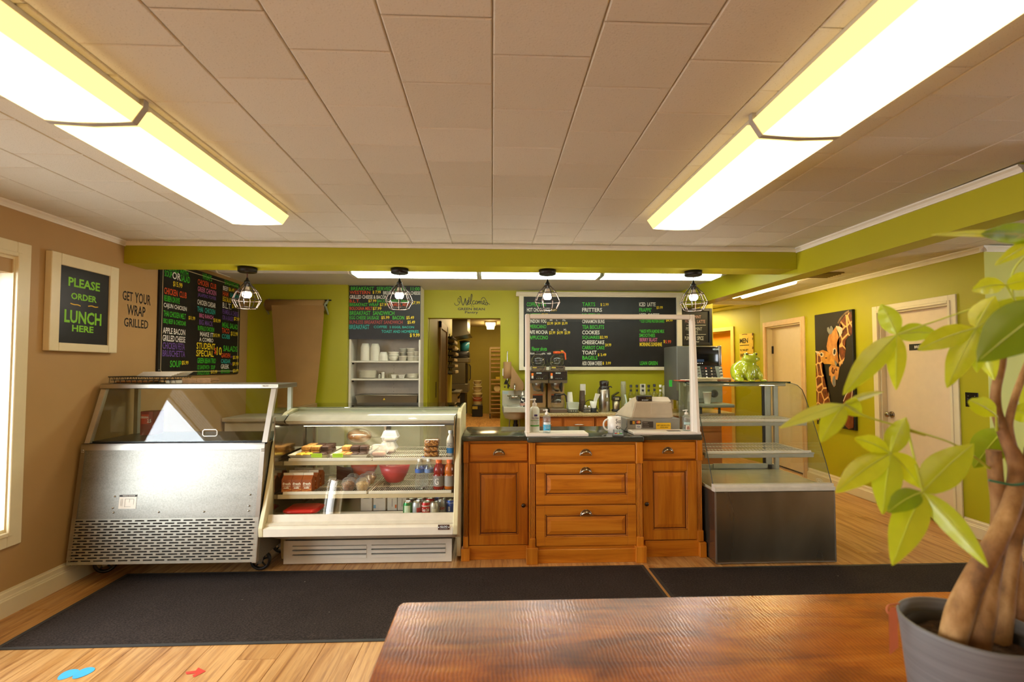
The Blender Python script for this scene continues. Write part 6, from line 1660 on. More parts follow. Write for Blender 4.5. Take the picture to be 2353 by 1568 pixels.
for i, (a, b, lab, c) in enumerate(((829, 855, 'white carton at the tub end of the row of small boxes', None), (858, 886, 'white carton with blue corner in the row of small boxes', '#4a9ac4'), (890, 912.5, 'white carton with orange mark in the row of small boxes', '#d8682a'), (914, 934, 'white carton behind the green drink can', '#d8682a'))):
    Yb = 3.70; xa, xb = at(a, 1150, Yb), at(b, 1150, Yb)
    t = thing('small_carton', lab, 'carton', ((xa + xb) / 2, Yb + .04, SD), 'small white cartons on the case floor')
    MB().box(xa, xb, Yb, Yb + .09, SD + .001, SD + .118, .002).build('carton_body', M_BOXW, t)
    mb = MB()
    if i < 2: mb.stroke([(xa + .02, SD + .095), (xb - .02, SD + .095)], .003, Vector((0, Yb, 0)), XU, ZV)
    else: mb.stroke([((xa + xb) / 2, SD + .03), ((xa + xb) / 2, SD + .09)], .003, Vector((0, Yb, 0)), XU, ZV)
    mb.build('carton_print', M_INK, t)
    if c: MB().box(xa + .002 if i == 1 else xb - .016, xa + .018 if i == 1 else xb - .004, Yb - .0008, Yb, SD + .02, SD + .045).build('carton_mark', plain('mark ' + c, c, .5), t)
rt = thing('lidded_tub', 'clear food tub with a red lid on the floor of the curved case', 'tub', (at(698, 1170, 3.50), 3.52, SD))
x = rt.location.x
def rrect(a, b, r, n=5): 
    out = []
    for sx, sy, s in ((1, 1, 0), (-1, 1, 90), (-1, -1, 180), (1, -1, 270)):
        for i in range(n + 1):
            q = R(s + 90 * i / n); out.append((sx * (a - r) + r * math.cos(q), sy * (b - r) + r * math.sin(q)))
    return out
def loft(mb, rings):
    n = len(rings[0]); vs = [p for r in rings for p in r]
    mb.raw(vs, [[j * n + i, j * n + (i + 1) % n, (j + 1) * n + (i + 1) % n, (j + 1) * n + i] for j in range(len(rings) - 1) for i in range(n)], True)
    mb.raw(rings[0], [list(range(n))[::-1]]); mb.raw(rings[-1], [list(range(n))]); return mb
def ring(a, b, r, z, y0=3.51): return [(x + p[0], y0 + p[1], z) for p in rrect(a, b, r)]
loft(MB(), [ring(.085, .065, .03, SD + .002), ring(.108, .085, .035, SD + .072)]).build('tub_wall', M_DOME, rt)
loft(MB(), [ring(.08, .06, .03, SD + .004), ring(.098, .075, .035, SD + .045)]).build('tub_filling', M_BAR, rt)
loft(MB(), [ring(.116, .094, .04, SD + .070), ring(.122, .100, .04, SD + .076), ring(.120, .098, .04, SD + .086), ring(.100, .08, .035, SD + .094)]).build('tub_lid', plain('red lid', '#d2221c', .25), rt)
MB().box(x - .05, x + .05, 3.4215, 3.4235, SD + .012, SD + .032).build('tub_label', M_PAPER, rt)
# ---------------------------------------------------------------- empty glass bakery case
M_BASE = None
k = NT('dark polished steel'); k.set(.16, .9)
n = k.noise(k.coord((1.5, 1, .5)), 2.2, 4, .5, .5)
k.col(k.ramp(n, [(.3, '#857b68'), (.7, '#a09682')]))
r_ = k.n.new('ShaderNodeMapRange'); r_.inputs[3].default_value = .22; r_.inputs[4].default_value = .36; k.link(n, r_.inputs[0]); k.link(r_.outputs[0], k.b.inputs['Roughness'])
M_BASE = k.m
bk_ = thing('bakery_case', 'empty glass bakery case with two wire shelves on a dark steel base', 'display case', (2.05, 3.8, 0))
BX0, BX1, BF, BB = 1.608, 2.498, 3.442, 4.15
MB().box(BX0, BX1, BF, BB, .008, .515, .003).build('base', M_BASE, bk_)
mb = MB()
for x in (BX0 - .001, BX1 - .009): mb.box(x, x + .010, BF - .002, BF + .008, .008, .515)
mb.box(BX0, BX1, BF - .002, BF + .01, .006, .014); mb.build('edge_trim', plain('edge aluminium', '#9a9184', .35, .7), bk_)
MB().prism([(BF + .005, .515), (BF - .006, .520), (BF - .006, .545), (BF + .012, .548), (BF + .014, .566), (BF + .05, .566), (BF + .05, .515)], 'x', BX0 - .002, BX1 + .002).build('sill', plain('satin sill', '#d3ccbc', .35), bk_)
MB().box(BX0 + .004, BX1 - .004, BF + .05, BB, .515, .535).build('deck', plain('pale deck', '#b9ac8c', .22), bk_)
M_BGLASS = pane('bakery glass', (.93, .96, .93), 1.1)
gprof = [(3.478, .566), (3.53, .70), (3.60, .86), (3.68, 1.03), (3.755, 1.18), (3.79, 1.235), (3.85, 1.270), (3.93, 1.284), (3.98, 1.286)]
mb = MB(); vs = []
for y, z in gprof: vs += [(BX0 + .006, y, z), (BX1 - .006, y, z)]
mb.raw(vs, [[2 * i, 2 * i + 1, 2 * i + 3, 2 * i + 2] for i in range(len(gprof) - 1)], True); mb.build('curved_glass', M_BGLASS, bk_)
for x in (BX0, BX1 - .005):
    MB().prism(gprof + [(BB, 1.286), (BB, .54), (3.50, .54)], 'x', x, x + .005).build('side_glass', M_BGLASS, bk_)
M_GEDGE = plain('dark glass edge', '#25352c', .15)
for x in (BX0, BX1): MB().tube([(x, y - .002, z + .001) for y, z in gprof], .0028, 6).build('glass_edge', M_GEDGE, bk_)
MB().box(BX0 - .004, BX1 + .005, 3.95, BB + .10, 1.289, 1.296, .001).build('top_glass', pane('bakery top glass', (.82, .90, .84), 1.4), bk_)
MB().box(BX0 - .004, BX1 + .005, 3.944, 3.950, 1.288, 1.297).build('top_edge', M_GEDGE, bk_)
M_ALU = plain('matt aluminium', '#b9b7a8', .4, .5)
MB().box(BX0 + .01, BX1 - .02, 3.97, 4.02, 1.258, 1.286, .003).build('top_bar', M_ALU, bk_)
mb = MB()
for x0, x1, y0 in ((BX1 - .045, BX1 - .010, 4.10), (BX1 - .115, BX1 - .060, 4.12), (BX0 + .010, BX0 + .045, 4.10), (BX0 + .06, BX0 + .115, 4.12)):
    mb.box(x0, x1, y0, y0 + .03, .535, 1.286, .002)
mb.build('rear_post', M_ALU, bk_)
mb = MB().box(BX0, BX1, 4.12, 4.15, .535, .575, .002).box(BX0 + .3, BX1 - .11, 4.105, 4.12, .545, .585, .002); mb.build('rear_rail', M_ALU, bk_)
MB().box(BX0 + .05, BX1 - .12, 4.13, 4.135, .575, 1.27).build('rear_door', pane('bakery rear glass', (.88, .90, .84), .8), bk_)
MB().box(BX1 - .135, BX1 - .118, 4.125, 4.14, .575, 1.27).build('rear_door_edge', M_BLACK, bk_)
for y0, z in ((3.70, .985), (3.625, .752)):
    wire_shelf(BX0 + .02, BX1 - .045, y0, 4.09, z + .010, bk_, 30)
    MB().box(BX0 + .01, BX1 - .03, y0 - .006, y0 + .010, z - .026, z + .002, .002).box(BX1 - .06, BX1 - .025, y0 - .008, y0 + .03, z - .002, z + .012, .002).build('shelf_bar', M_ALU, bk_)
    for x in (BX0 + .03, BX1 - .05): MB().prism([(y0, z - .012), (4.11, z - .035), (4.11, z + .004), (y0, z + .004)], 'x', x - .002, x + .002).build('shelf_bracket', M_ALU, bk_)
q = AX(1885, 1105, BX1)
mb = MB(); Ob = Vector((BX1 - .006, 0, 0)); e = [(-(q.y) + .036 * math.cos(t * math.pi / 8), q.z + .014 * math.sin(t * math.pi / 8)) for t in range(17)]
mb.stroke(e, .003, Ob, -YU, ZV, .001); text(mb, 'Arctic', -q.y - .022, q.z - .007, -q.y + .022, q.z + .008, Ob, -YU, ZV, .03, .001, .2)
mb.build('maker_mark', plain('white etched print', '#d8d8c8', .5), bk_)
# papers and frog on top
zt_ = 1.297
pp = thing('paper_bags', 'pile of brown and white paper bags on top of the bakery case', 'paper', (1.78, 4.05, zt_))
mb = MB()
for i in range(4): mb.box(-.15, .15, -.07, .07, 0, .007, .003, mat=Matrix.Translation((A(1628, 872, 4.05).x + .008 * i, 4.06, zt_ + .001 + i * .0075)) @ Matrix.Rotation(R(2 * i - 3), 4, 'Z'))
mb.build('bag', plain('cream paper', '#d6c79a', .8), pp)
MB().box(A(1648, 872, 3.99).x, A(1680, 872, 3.99).x, 3.985, 4.10, zt_ + .001, zt_ + .020, .004).build('brown_bag', plain('brown bag', '#8a5f38', .8, vary=.2, scale=50), pp)
bk3 = thing('booklet', 'thin red and white booklet on the near corner of the bakery case top', 'booklet', (A(1572, 876, 4.12).x, 4.12, zt_))
MB().box(A(1556, 876, 4.12).x, A(1590, 876, 4.12).x, 4.07, 4.2, zt_ + .001, zt_ + .008, .001).build('booklet_body', plain('red cover', '#c0502e', .6), bk3)
MB().box(A(1570, 876, 4.12).x, A(1600, 876, 4.12).x, 4.06, 4.19, zt_ + .009, zt_ + .013, .001).build('loose_sheet', M_PAPER, bk3)
q0, q1 = A(1540.5, 886, 4.24), A(1549.5, 875.5, 4.24)
single('green_tag', MB().box(BX0 - .028, BX0 - .003, BB + .085, BB + .095, zt_ - .052, zt_ + .006, .001), plain('bright green tag', '#3fcf4a', .5), 'bright green paper tag stuck to the rear corner of the bakery case top', 'tag')

# frog ornament: one continuous glazed body from metaballs
def frog(loc, s):
    mb_ = bpy.data.metaballs.new('frog_lump'); mb_.resolution = .045; mb_.threshold = .25
    o = bpy.data.objects.new('frog_lump', mb_); COL.objects.link(o)
    def el(x, y, z, rx, ry=None, rz=None, rot=None):
        e = mb_.elements.new(type='ELLIPSOID'); e.co = (x, y, z); e.radius = 1.0; e.size_x = rx * 1.55; e.size_y = (ry or rx) * 1.55; e.size_z = (rz or rx) * 1.55; e.stiffness = 2
        e.radius = 1.0
        if rot: e.rotation = Euler(rot).to_quaternion()
    # x right, y towards back, z up (unit = frog height 1)
    el(-.20, .16, .34, .25, .26, .30); el(-.05, .04, .44, .25, .22, .30); el(.05, -.08, .34, .24, .20, .30)      # rump, back, belly
    el(.06, -.06, .66, .20, .17, .15)
    el(.08, -.12, .80, .25, .19, .115); el(.10, -.20, .755, .23, .12, .085)                                     # wide head and jaw
    for x_, y_ in ((-.085, -.15), (.225, -.13)): el(x_, y_, .925, .062, .062, .060)
    el(-.34, -.02, .20, .16, .22, .16); el(-.36, -.18, .07, .15, .16, .06)                                        # left haunch and foot
    el(.34, .04, .20, .12, .20, .15)
    el(-.13, -.20, .42, .075, .08, .17, (.1, .25, 0)); el(-.06, -.28, .20, .06, .065, .17, (.1, .2, 0))          # arms
    el(.30, -.16, .40, .07, .08, .16, (.1, -.3, 0)); el(.36, -.24, .19, .06, .065, .16, (.1, -.12, 0))
    for x_ in (-.02, .40):
        for j in (-1, 0, 1): el(x_ + j * .058, -.36, .035, .036, .085, .034)
    for j in (-1, 0, 1): el(-.38 + j * .06, -.33, .035, .036, .08, .032)
    bpy.context.view_layer.update()
    dg = bpy.context.evaluated_depsgraph_get()
    me = bpy.data.meshes.new_from_object(o.evaluated_get(dg)); bpy.data.objects.remove(o)
    t = thing('frog_ornament', 'glossy lime green ceramic frog sitting on top of the bakery case', 'ornament', loc)
    xs_ = [v.co for v in me.vertices]; zmin = min(v.z for v in xs_); zmax = max(v.z for v in xs_)
    xm = max(abs(v.x) for v in xs_)
    kz = 1.0 / (zmax - zmin); kx = .52 / xm
    for v in me.vertices: v.co = Vector((v.co.x * kx * s, v.co.y * kx * s, (v.co.z - zmin) * kz * s))
    for p in me.polygons: p.use_smooth = True
    me.name = 'body'; 
    k = NT('lime glaze'); k.set(.08, 0, .7); n = k.noise(k.coord(), 9, 2); k.col(k.ramp(n, [(.3, '#a9b81a'), (.7, '#c3cc3a')])); k.b.inputs['Coat Weight'].default_value = .6
    me.materials.clear(); me.materials.append(k.m)
    b = bpy.data.objects.new('body', me); COL.objects.link(b); b.parent = t
    for x_ in (-.088, .228):
        MB().ball((loc[0] + (x_ + (.02 if x_ > 0 else -.012)) * kx * s, loc[1] - .215 * kx * s, loc[2] + (.94 - zmin) * kz * s), .030 * s, n=12, m=8).build('eye', plain('black glaze', '#1a1510', .1), t)
    MB().tube([(loc[0] + (.09 + .26 * math.sin(a_)) * kx * s, loc[1] + (-.10 - .245 * math.cos(a_)) * kx * s, loc[2] + (.775 - zmin + .02 * math.cos(a_)) * kz * s) for a_ in [R(-75 + 10 * i) for i in range(16)]], .004 * s, 6).build('mouth', plain('dark lime glaze', '#7d8c14', .2), t)
    return t
fr_ = frog((A(1716, 878, 4.03).x, 4.03, zt_), .245)

# ---------------------------------------------------------------- crockery cabinet with the breakfast board
YCAB = 5.60
cab = thing('crockery_cabinet', 'white open shelf cabinet of crockery beside the kitchen doorway', 'cabinet', (-1.25, 5.75, 0))
kx0, kx1 = A(802, 800, YCAB).x, A(966, 800, YCAB).x
M_CABW = plain('white melamine', '#ddd6c6', .45, vary=.02)
mb = MB().box(kx0, kx0 + .022, YCAB, 5.875, .01, 2.36).box(kx1 - .018, kx1, YCAB, 5.875, .01, 2.36); mb.build('cabinet_side', M_CABW, cab)
MB().box(kx0 + .022, kx1 - .018, 5.862, 5.874, .01, 2.36).build('cabinet_back', plain('cabinet back', '#cfc7b8', .5), cab)
mb = MB()
for i in range(16):
    z = .95 + i * .045
    mb.lathe([(.004, 0), (0, -.0006)], (A(905, 850, 5.86).x, 5.8618, z), 6, 'y')
mb.build('peg_hole', M_INK, cab)
for py in (831.5, 872.5):
    z = A(880, py, YCAB).z
    MB().box(kx0 + .023, kx1 - .019, YCAB + .015, 5.86, z - .010, z + .010, .002).build('shelf', M_CABW, cab)
    MB().box(kx0 + .023, kx0 + .04, YCAB + .05, YCAB + .075, z - .03, z - .011).build('shelf_bracket', M_DARKMETAL, cab)
zc = A(880, 934, YCAB).z
MB().box(kx0 + .023, kx1 - .019, YCAB + .01, 5.86, zc - .02, zc, .002).build('shelf', M_CABW, cab)
MB().box(kx0 + .022, kx1 - .018, YCAB + .005, 5.86, .01, zc - .022).build('cabinet_door', M_CABW, cab)
zsA, zsB = A(880, 831.5, YCAB).z + .011, A(880, 872.5, YCAB).z + .011
M_CROCK = plain('white crockery', '#e0dac8', .25); M_FOAM = plain('white foam', '#e2dccb', .6)
def stackset(name, px, Y, z, n, mk, step, lab, cat, grp, mat):
    x = A(px, 820, Y).x; first = None
    for i in range(n):
        o_ = ('', 'second', 'third', 'fourth', 'fifth', 'sixth', 'seventh', 'eighth', 'ninth', 'tenth', 'eleventh', 'twelfth', 'thirteenth', 'fourteenth')
        nth = 'lowest' if i == 0 else ('topmost' if i == n - 1 else o_[i] + ' from the bottom')
        l = f'{nth} {lab}' if n > 1 else lab
        if first is None:
            first = mk(x, Y, z); first = tag(first.build(name, mat, None, (x, Y, z)), l, cat, grp)
        else:
            o = first.copy(); COL.objects.link(o); o.location = (x, Y, z + step * i); o['label'] = l
def m_foam(x, Y, z): return MB().lathe([(.055, .002), (.055, .005), (.036, .055), (0, .055)], (x, Y, z), 20)
def m_bowl(x, Y, z): return MB().lathe([(0, .001), (.03, .001), (.046, .012), (.058, .040), (.060, .048), (.056, .048), (.044, .014), (0, .008)], (x, Y, z), 22)
def m_ram(x, Y, z): return MB().lathe([(0, .001), (.040, .001), (.047, .048), (.051, .050), (.051, .056), (.046, .056), (.041, .006), (0, .006)], (x, Y, z), 22)
YC = 5.68
fx0 = A(839, 820, YC).x; 
stackset('foam_bowl', 839.5, YC, zsA, 15, m_foam, .0105, 'white foam bowl in the tall stack nearest the cabinet edge', 'bowl', 'foam bowls', M_FOAM)
stackset('foam_bowl', 862, YC, zsA, 15, m_foam, .0103, 'white foam bowl in the second tall stack', 'bowl', 'foam bowls', M_FOAM)
stackset('foam_bowl', 881.5, YC, zsA, 6, m_foam, .0095, 'white foam bowl in the short stack', 'bowl', 'foam bowls', M_FOAM)
stackset('china_bowl', 904.5, YC, zsA, 3, m_bowl, .028, 'white china bowl in the stack right of the foam bowls', 'bowl', 'china bowls', M_CROCK)
stackset('ramekin', 925.5, YC - .02, zsA, 1, m_ram, .056, 'single white ramekin at the shelf front beside the china bowls', 'ramekin', 'ramekins', M_CROCK)
stackset('ramekin', 927.5, YC + .10, zsA, 3, m_ram, .046, 'white ramekin in the back stack', 'ramekin', 'ramekins', M_CROCK)
stackset('ramekin', 944.5, YC, zsA, 3, m_ram, .046, 'white ramekin in the tall front stack', 'ramekin', 'ramekins', M_CROCK)
stackset('ramekin', 956.5, YC + .02, zsA, 2, m_ram, .058, 'white ramekin in the stack at the cabinet side', 'ramekin', 'ramekins', M_CROCK)
def m_plate(x, Y, z): return MB().lathe([(0, .001), (.06, .001), (.098, .012), (.100, .015), (.06, .006), (0, .005)], (x, Y, z), 26)
def m_plate2(x, Y, z): return MB().lathe([(0, .001), (.05, .001), (.078, .010), (.080, .013), (.05, .006), (0, .005)], (x, Y, z), 26)
stackset('plate', 846, YC + .02, zsB, 11, m_plate, .0080, 'white dinner plate in the stack on the middle shelf', 'plate', 'dinner plates', M_CROCK)
stackset('side_plate', 950, YC + .02, zsB, 7, m_plate2, .0075, 'white side plate in the low stack on the middle shelf', 'plate', 'side plates', M_CROCK)
for px, h, lab, c, Y_ in ((872, .055, 'small steel topped shaker beside the plates', '#b9b4a6', 5.70), (880, .075, 'white lidded shaker beside the steel topped one', '#e6e0d0', 5.68), (876, .06, 'dark shaker standing behind the white one', '#3a342e', 5.78)):
    x = A(px, 865, Y_).x; t = thing('shaker', lab, 'shaker', (x, Y_, zsB), 'shakers')
    MB().lathe([(.016, .001), (.018, .004), (.017, h * .75)], (x, Y_, zsB), 14).build('shaker_body', plain('shaker ' + c, c, .35), t)
    MB().lathe([(.018, h * .75), (.017, h * .95), (0, h)], (x, Y_, zsB), 14).build('shaker_lid', M_CHROME if px == 872 else plain('shaker lid ' + c, c, .35), t)
for i, (px, Y_) in enumerate(((891, 5.70), (901, 5.70), (896, 5.79))):
    x = A(px, 865, Y_).x
    single('glass_jar', MB().lathe([(.018, .002), (.021, .01), (.021, .05), (.024, .062)], (x, Y_, zsB), 16), M_COFFEEGLASS, ('clear glass jar beside the white shaker', 'clear glass jar beside the holed basket', 'clear glass jar standing behind the other two jars')[i], 'jar', 'glass jars', (x, Y_, zsB))
def dots():
    k = NT('punched white plastic'); k.set(.5); v = k.n.new('ShaderNodeTexVoronoi'); v.inputs['Scale'].default_value = 75; v.inputs['Randomness'].default_value = .1; k.link(k.coord(), v.inputs['Vector'])
    k.col(k.ramp(v.outputs['Distance'], [(.28, '#2f2a26'), (.36, '#d9d2c2')])); return k.m
M_DOT = dots()
for px, w, lab in ((906, .032, 'small white punched basket beside the glass jars'), (924, .038, 'small white punched basket beside the side plates')):
    x = A(px, 865, 5.68).x
    single('punched_basket', MB().prism([(-w * .7, 0), (w * .7, 0), (w, .045), (-w, .045)], 'y', -w, w, .003, Matrix.Translation((x, 5.68, zsB + .001))), M_DOT, lab, 'basket', 'punched baskets', (x, 5.68, zsB + .001))
stp = thing('steam_pan', 'steel steam pan on the bottom shelf of the crockery cabinet', 'pan', (-1.25, 5.73, zc))
zp = A(880, 909, YCAB).z
o_ = [(kx0 + .10, YCAB + .05), (kx1 - .05, YCAB + .05), (kx1 - .05, 5.83), (kx0 + .10, 5.83)]; e_ = [(kx0 + .07, YCAB + .02), (kx1 - .03, YCAB + .02), (kx1 - .03, 5.85), (kx0 + .07, 5.85)]
MB().raw([(a, b, zc + .002) for a, b in o_] + [(a, b, zp) for a, b in e_], [[3, 2, 1, 0], [0, 1, 5, 4], [1, 2, 6, 5], [2, 3, 7, 6], [3, 0, 4, 7]]).build('pan_body', M_STEEL, stp)
MB().tube([(a, b, zp) for a, b in e_], .006, 6, closed=True).build('pan_rim', M_STEEL, stp)
q = A(883, 917, YCAB + .03)
MB().flat([(q.x - .014, q.z - .012), (q.x + .014, q.z - .012), (q.x, q.z + .012)], Vector((0, YCAB + .026, 0)), XU, ZV).build('warning_label', plain('warning yellow', '#e6c21e', .5), stp)

# kraft paper roll on the alcove wall
kr = thing('kraft_paper_roll', 'wide brown kraft paper roll on a wall holder with a long sheet hanging', 'paper roll', (-2.2, 5.45, 1.9))
Yk = 5.46
xa, xb = A(613, 700, Yk).x, A(745, 700, Yk).x
zk = A(680, 701.5, Yk).z; rk_ = .062
M_KR = plain('kraft paper', '#a07a44', .75, vary=.06, scale=5)
MB().lathe([(.02, xa), (rk_, xa), (rk_, xb), (.02, xb)], (0, Yk, zk), 28, 'x').build('roll', M_KR, kr)
MB().cyl((xa - .03, Yk, zk), (xb + .03, Yk, zk), .012, 10).build('roll_bar', M_BLACK, kr)
M_HOLD = plain('grey green holder', '#9aa08a', .45)
for xx in (xa - .022, xb + .010):
    MB().prism([(Yk - .03, zk - .012), (Yk - .03, zk + .012), (5.548, zk + .085), (5.548, zk + .06), (Yk + .015, zk), (5.548, zk - .075), (5.548, zk - .10)], 'x', xx, xx + .012, .001).build('holder_arm', M_HOLD, kr)
MB().box(xa - .02, xb + .05, 5.535, 5.549, zk + .062, zk + .075).build('cutter_bar', M_DARKMETAL, kr)
sx0_, sx1_ = A(625, 760, 5.42).x, A(746, 760, 5.42).x
bx0_, bx1_ = A(636, 925, 5.42).x, A(722, 925, 5.42).x
zb_ = A(680, 935, 5.42).z
def sheet(u, v):
    a = sx0_ + (bx0_ - sx0_) * min(1, v * 1.1); b = sx1_ + (bx1_ - sx1_) * (v ** 1.3)
    bow = .05 * math.sin(math.pi * u) * v - .02 * abs(u - .5) * v
    return Vector((a + (b - a) * u, Yk - rk_ - .001 - bow + .03 * v, zk - .01 + (zb_ - zk) * v))
MB().grid(sheet, 16, 16).build('hanging_sheet', M_KR, kr)
# low white cupboard behind the steel case
single('white_worktop', MB().box(-2.76, -1.67, 5.05, 5.545, .86, .90, .005, 2), M_CABW, 'white worktop against the green alcove wall below the paper roll', 'worktop', None, (-2.2, 5.3, .86))
cb = thing('white_base_cabinet', 'white base cabinet under the alcove worktop', 'cabinet', (-2.2, 5.3, 0))
MB().box(-2.75, -1.67, 5.09, 5.545, .0, .858).build('carcass', M_CABW, cb)
for i in range(2):
    d = MB().box(-2.74 + i * .54, -2.21 + i * .54, 5.07, 5.088, .1, .84, .003).build('door', M_CABW, cb)
    MB().box(-2.26 + i * .1, -2.24 + i * .1, 5.055, 5.07, .6, .75, .003).build('handle', M_DARKMETAL, d)
# ---------------------------------------------------------------- menu boards and lettering
INK = {'g': '#3fb52a', 'w': '#e6e2d6', 'o': '#d9501e', 'p': '#6a4a94', 'y': '#ecd01a', 'k': '#c96a94', 't': '#2aa89a', 'r': '#a8403a'}
def ink(c): return plain('paint ' + INK.get(c, c), INK.get(c, c), .55, vary=.02)
def board_black(name):
    if name in MATS: return MATS[name]
    k = NT(name); k.set(.42, 0, .4); n = k.noise(k.coord(), 5, 5, .6); k.col(k.ramp(n, [(.35, '#141313'), (.7, '#1f1e1e')])); return k.m
M_CHALK = board_black('black chalkboard paint')
def lines(parent, rows, O, U, V, uv, bold=.016):
    by = {}
    for s, a, b, t, bt, c in rows:
        u0, v1 = uv(a, t); _, v0 = uv(a, bt); u1, _ = uv(b, t)
        text(by.setdefault(c, MB()), s, u0, v0, u1, v1, O, U, V, bold, .0012)
    for c, mb in by.items(): mb.build('lettering', ink(c), parent)
# lunch board on the tan wall
XL = -2.752
lb = thing('lunch_menu_board', 'large black lunch menu board with colourful lettering on the tan wall', 'menu board', (-2.77, 4.72, 1.34))
def rr_board(y0, y1, z0, z1, r): return [(y0 + (y1 - y0) / 2 + p[0], z0 + (z1 - z0) / 2 + p[1]) for p in rrect((y1 - y0) / 2, (z1 - z0) / 2, r, 5)]
LY0, LY1, LZ0, LZ1 = 4.078, 5.352, 1.345, 2.325
MB().prism(rr_board(LY0, LY1, LZ0, LZ1, .045), 'x', -2.769, XL).build('board', M_CHALK, lb)
mb = MB(); e = rr_board(LY0 + .035, LY1 - .035, LZ0 + .035, LZ1 - .035, .02); mb.stroke(e + [e[0]], .006, Vector((XL, 0, 0)), YU, ZV, .001, False); mb.build('border_line', plain('cream line', '#cdbb94', .5), lb)
mb = MB()
for y in (LY0 + .018, LY1 - .018):
    for z in (LZ0 + .05, LZ1 - .05): mb.lathe([(.006, 0), (0, .001)], (XL, y, z), 8, 'x')
mb.build('screw_head', plain('grey screw', '#9a968c', .4), lb)
def uvL(a, b): p = AX(340 + a / 4.9, 580 + b / 4.9, XL); return p.y, p.z
LUNCH = [('SERVED WITH', 215, 455, 140, 200, 'g'), ('SOUP', 187, 272, 197, 270, 'g'), ('OR', 275, 370, 215, 298, 'w'), ('SALAD', 370, 472, 248, 325, 'g'), ('$15.99', 283, 388, 322, 388, 'y'), ('CHICKEN  CLUB', 182, 437, 392, 466, 'o'), ('REUBEN ON RYE', 180, 357, 480, 548, 'g'), ('CAJUN CHICKEN', 177, 437, 566, 632, 'w'), ('THAI CHICKEN MELT', 175, 427, 652, 718, 'g'), ('$11.99', 457, 530, 715, 762, 'y'), ('BBQ BEEF & CHEDDAR', 172, 428, 742, 806, 'g'), ('APPLE BACON', 168, 420, 842, 912, 'w'), ('GRILLED CHEESE', 165, 420, 928, 998, 'w'), ('CHICKEN FETA', 165, 415, 1010, 1088, 'p'), ('BRUSCHETTA', 163, 418, 1100, 1174, 'p'), ('SOUP', 248, 375, 1218, 1296, 'g'), ('$5.99', 380, 455, 1222, 1272, 'y'),
 ('WRAPS', 613, 720, 228, 300, 'g'), ('CHICKEN  CLUB', 560, 770, 298, 362, 'o'), ('GREEK CHICKEN', 560, 770, 380, 438, 'k'), ('JALAPENO POPPER', 560, 768, 452, 506, 'p'), ('CHICKEN CAESAR', 555, 762, 528, 586, 'w'), ('THAI  CHICKEN', 555, 757, 606, 666, 't'), ('BBQ RANCH', 577, 735, 686, 740, 'k'), ('BIG MACK', 577, 732, 756, 814, 'p'), ('$10.99', 737, 817, 742, 790, 'y'), ('BUFFALO CHICKEN', 562, 745, 824, 878, 'g'), ('MAKE IT', 585, 735, 892, 944, 'w'), ('$15.99', 735, 807, 912, 958, 'y'), ('A COMBO', 577, 735, 956, 1004, 'w'), ('STUDENT', 547, 757, 1014, 1088, 'y'), ('SPECIAL', 543, 740, 1098, 1172, 'y'), ('$', 745, 770, 1074, 1152, 'o'), ('10', 774, 830, 1064, 1158, 'y'), ('GREEN BEAN TRIO', 555, 762, 1188, 1250, 'g'), ('1/2 SANDWICH   SOUP', 555, 755, 1270, 1320, 'g'), ('CHOICE OF SALAD', 553, 693, 1332, 1382, 'g'), ('$13.99', 707, 778, 1328, 1372, 'y'),
 ('SANDWICHES', 862, 1022, 306, 362, 'g'), ('BEEF', 845, 903, 376, 424, 'w'), ('$6.49', 908, 972, 390, 442, 'y'), ('TUNA', 976, 1022, 408, 452, 'o'), ('HAM', 842, 905, 434, 488, 'o'), ('SALMON', 925, 1022, 456, 502, 't'), ('EGG SALAD', 842, 938, 494, 550, 'y'), ('WRAP', 945, 1020, 514, 558, 'w'), ('B.L.T.', 840, 937, 562, 626, 'w'), ('$7.99', 945, 1015, 582, 632, 'y'), ('PEAMEAL & CHEESE', 838, 1017, 636, 692, 'p'), ('ON A KAISER', 838, 963, 704, 758, 'p'), ('$7.99', 967, 1027, 726, 772, 'y'), ('MEAL SALAD', 836, 1010, 786, 846, 'g'), ('TACO', 832, 917, 850, 908, 'o'), ('COBB', 832, 922, 918, 970, 't'), ('$13.99', 932, 1010, 890, 944, 'y'), ('SALADS', 848, 1005, 1048, 1114, 'g'), ('GARDEN', 825, 925, 1134, 1186, 'o'), ('SM', 928, 950, 1168, 1190, 'p'), ('$5.99', 955, 1018, 1164, 1208, 'y'), ('CAESAR', 822, 928, 1202, 1250, 't'), ('LG', 928, 950, 1246, 1270, 'p'), ('$9.99', 952, 1018, 1236, 1282, 'y'), ('GREEK', 820, 912, 1262, 1312, 'w'), ('ADD CHICKEN', 818, 920, 1322, 1364, 'g'), ('$3.99', 955, 1018, 1316, 1358, 'y')]
lines(lb, LUNCH, Vector((XL, 0, 0)), YU, ZV, uvL)
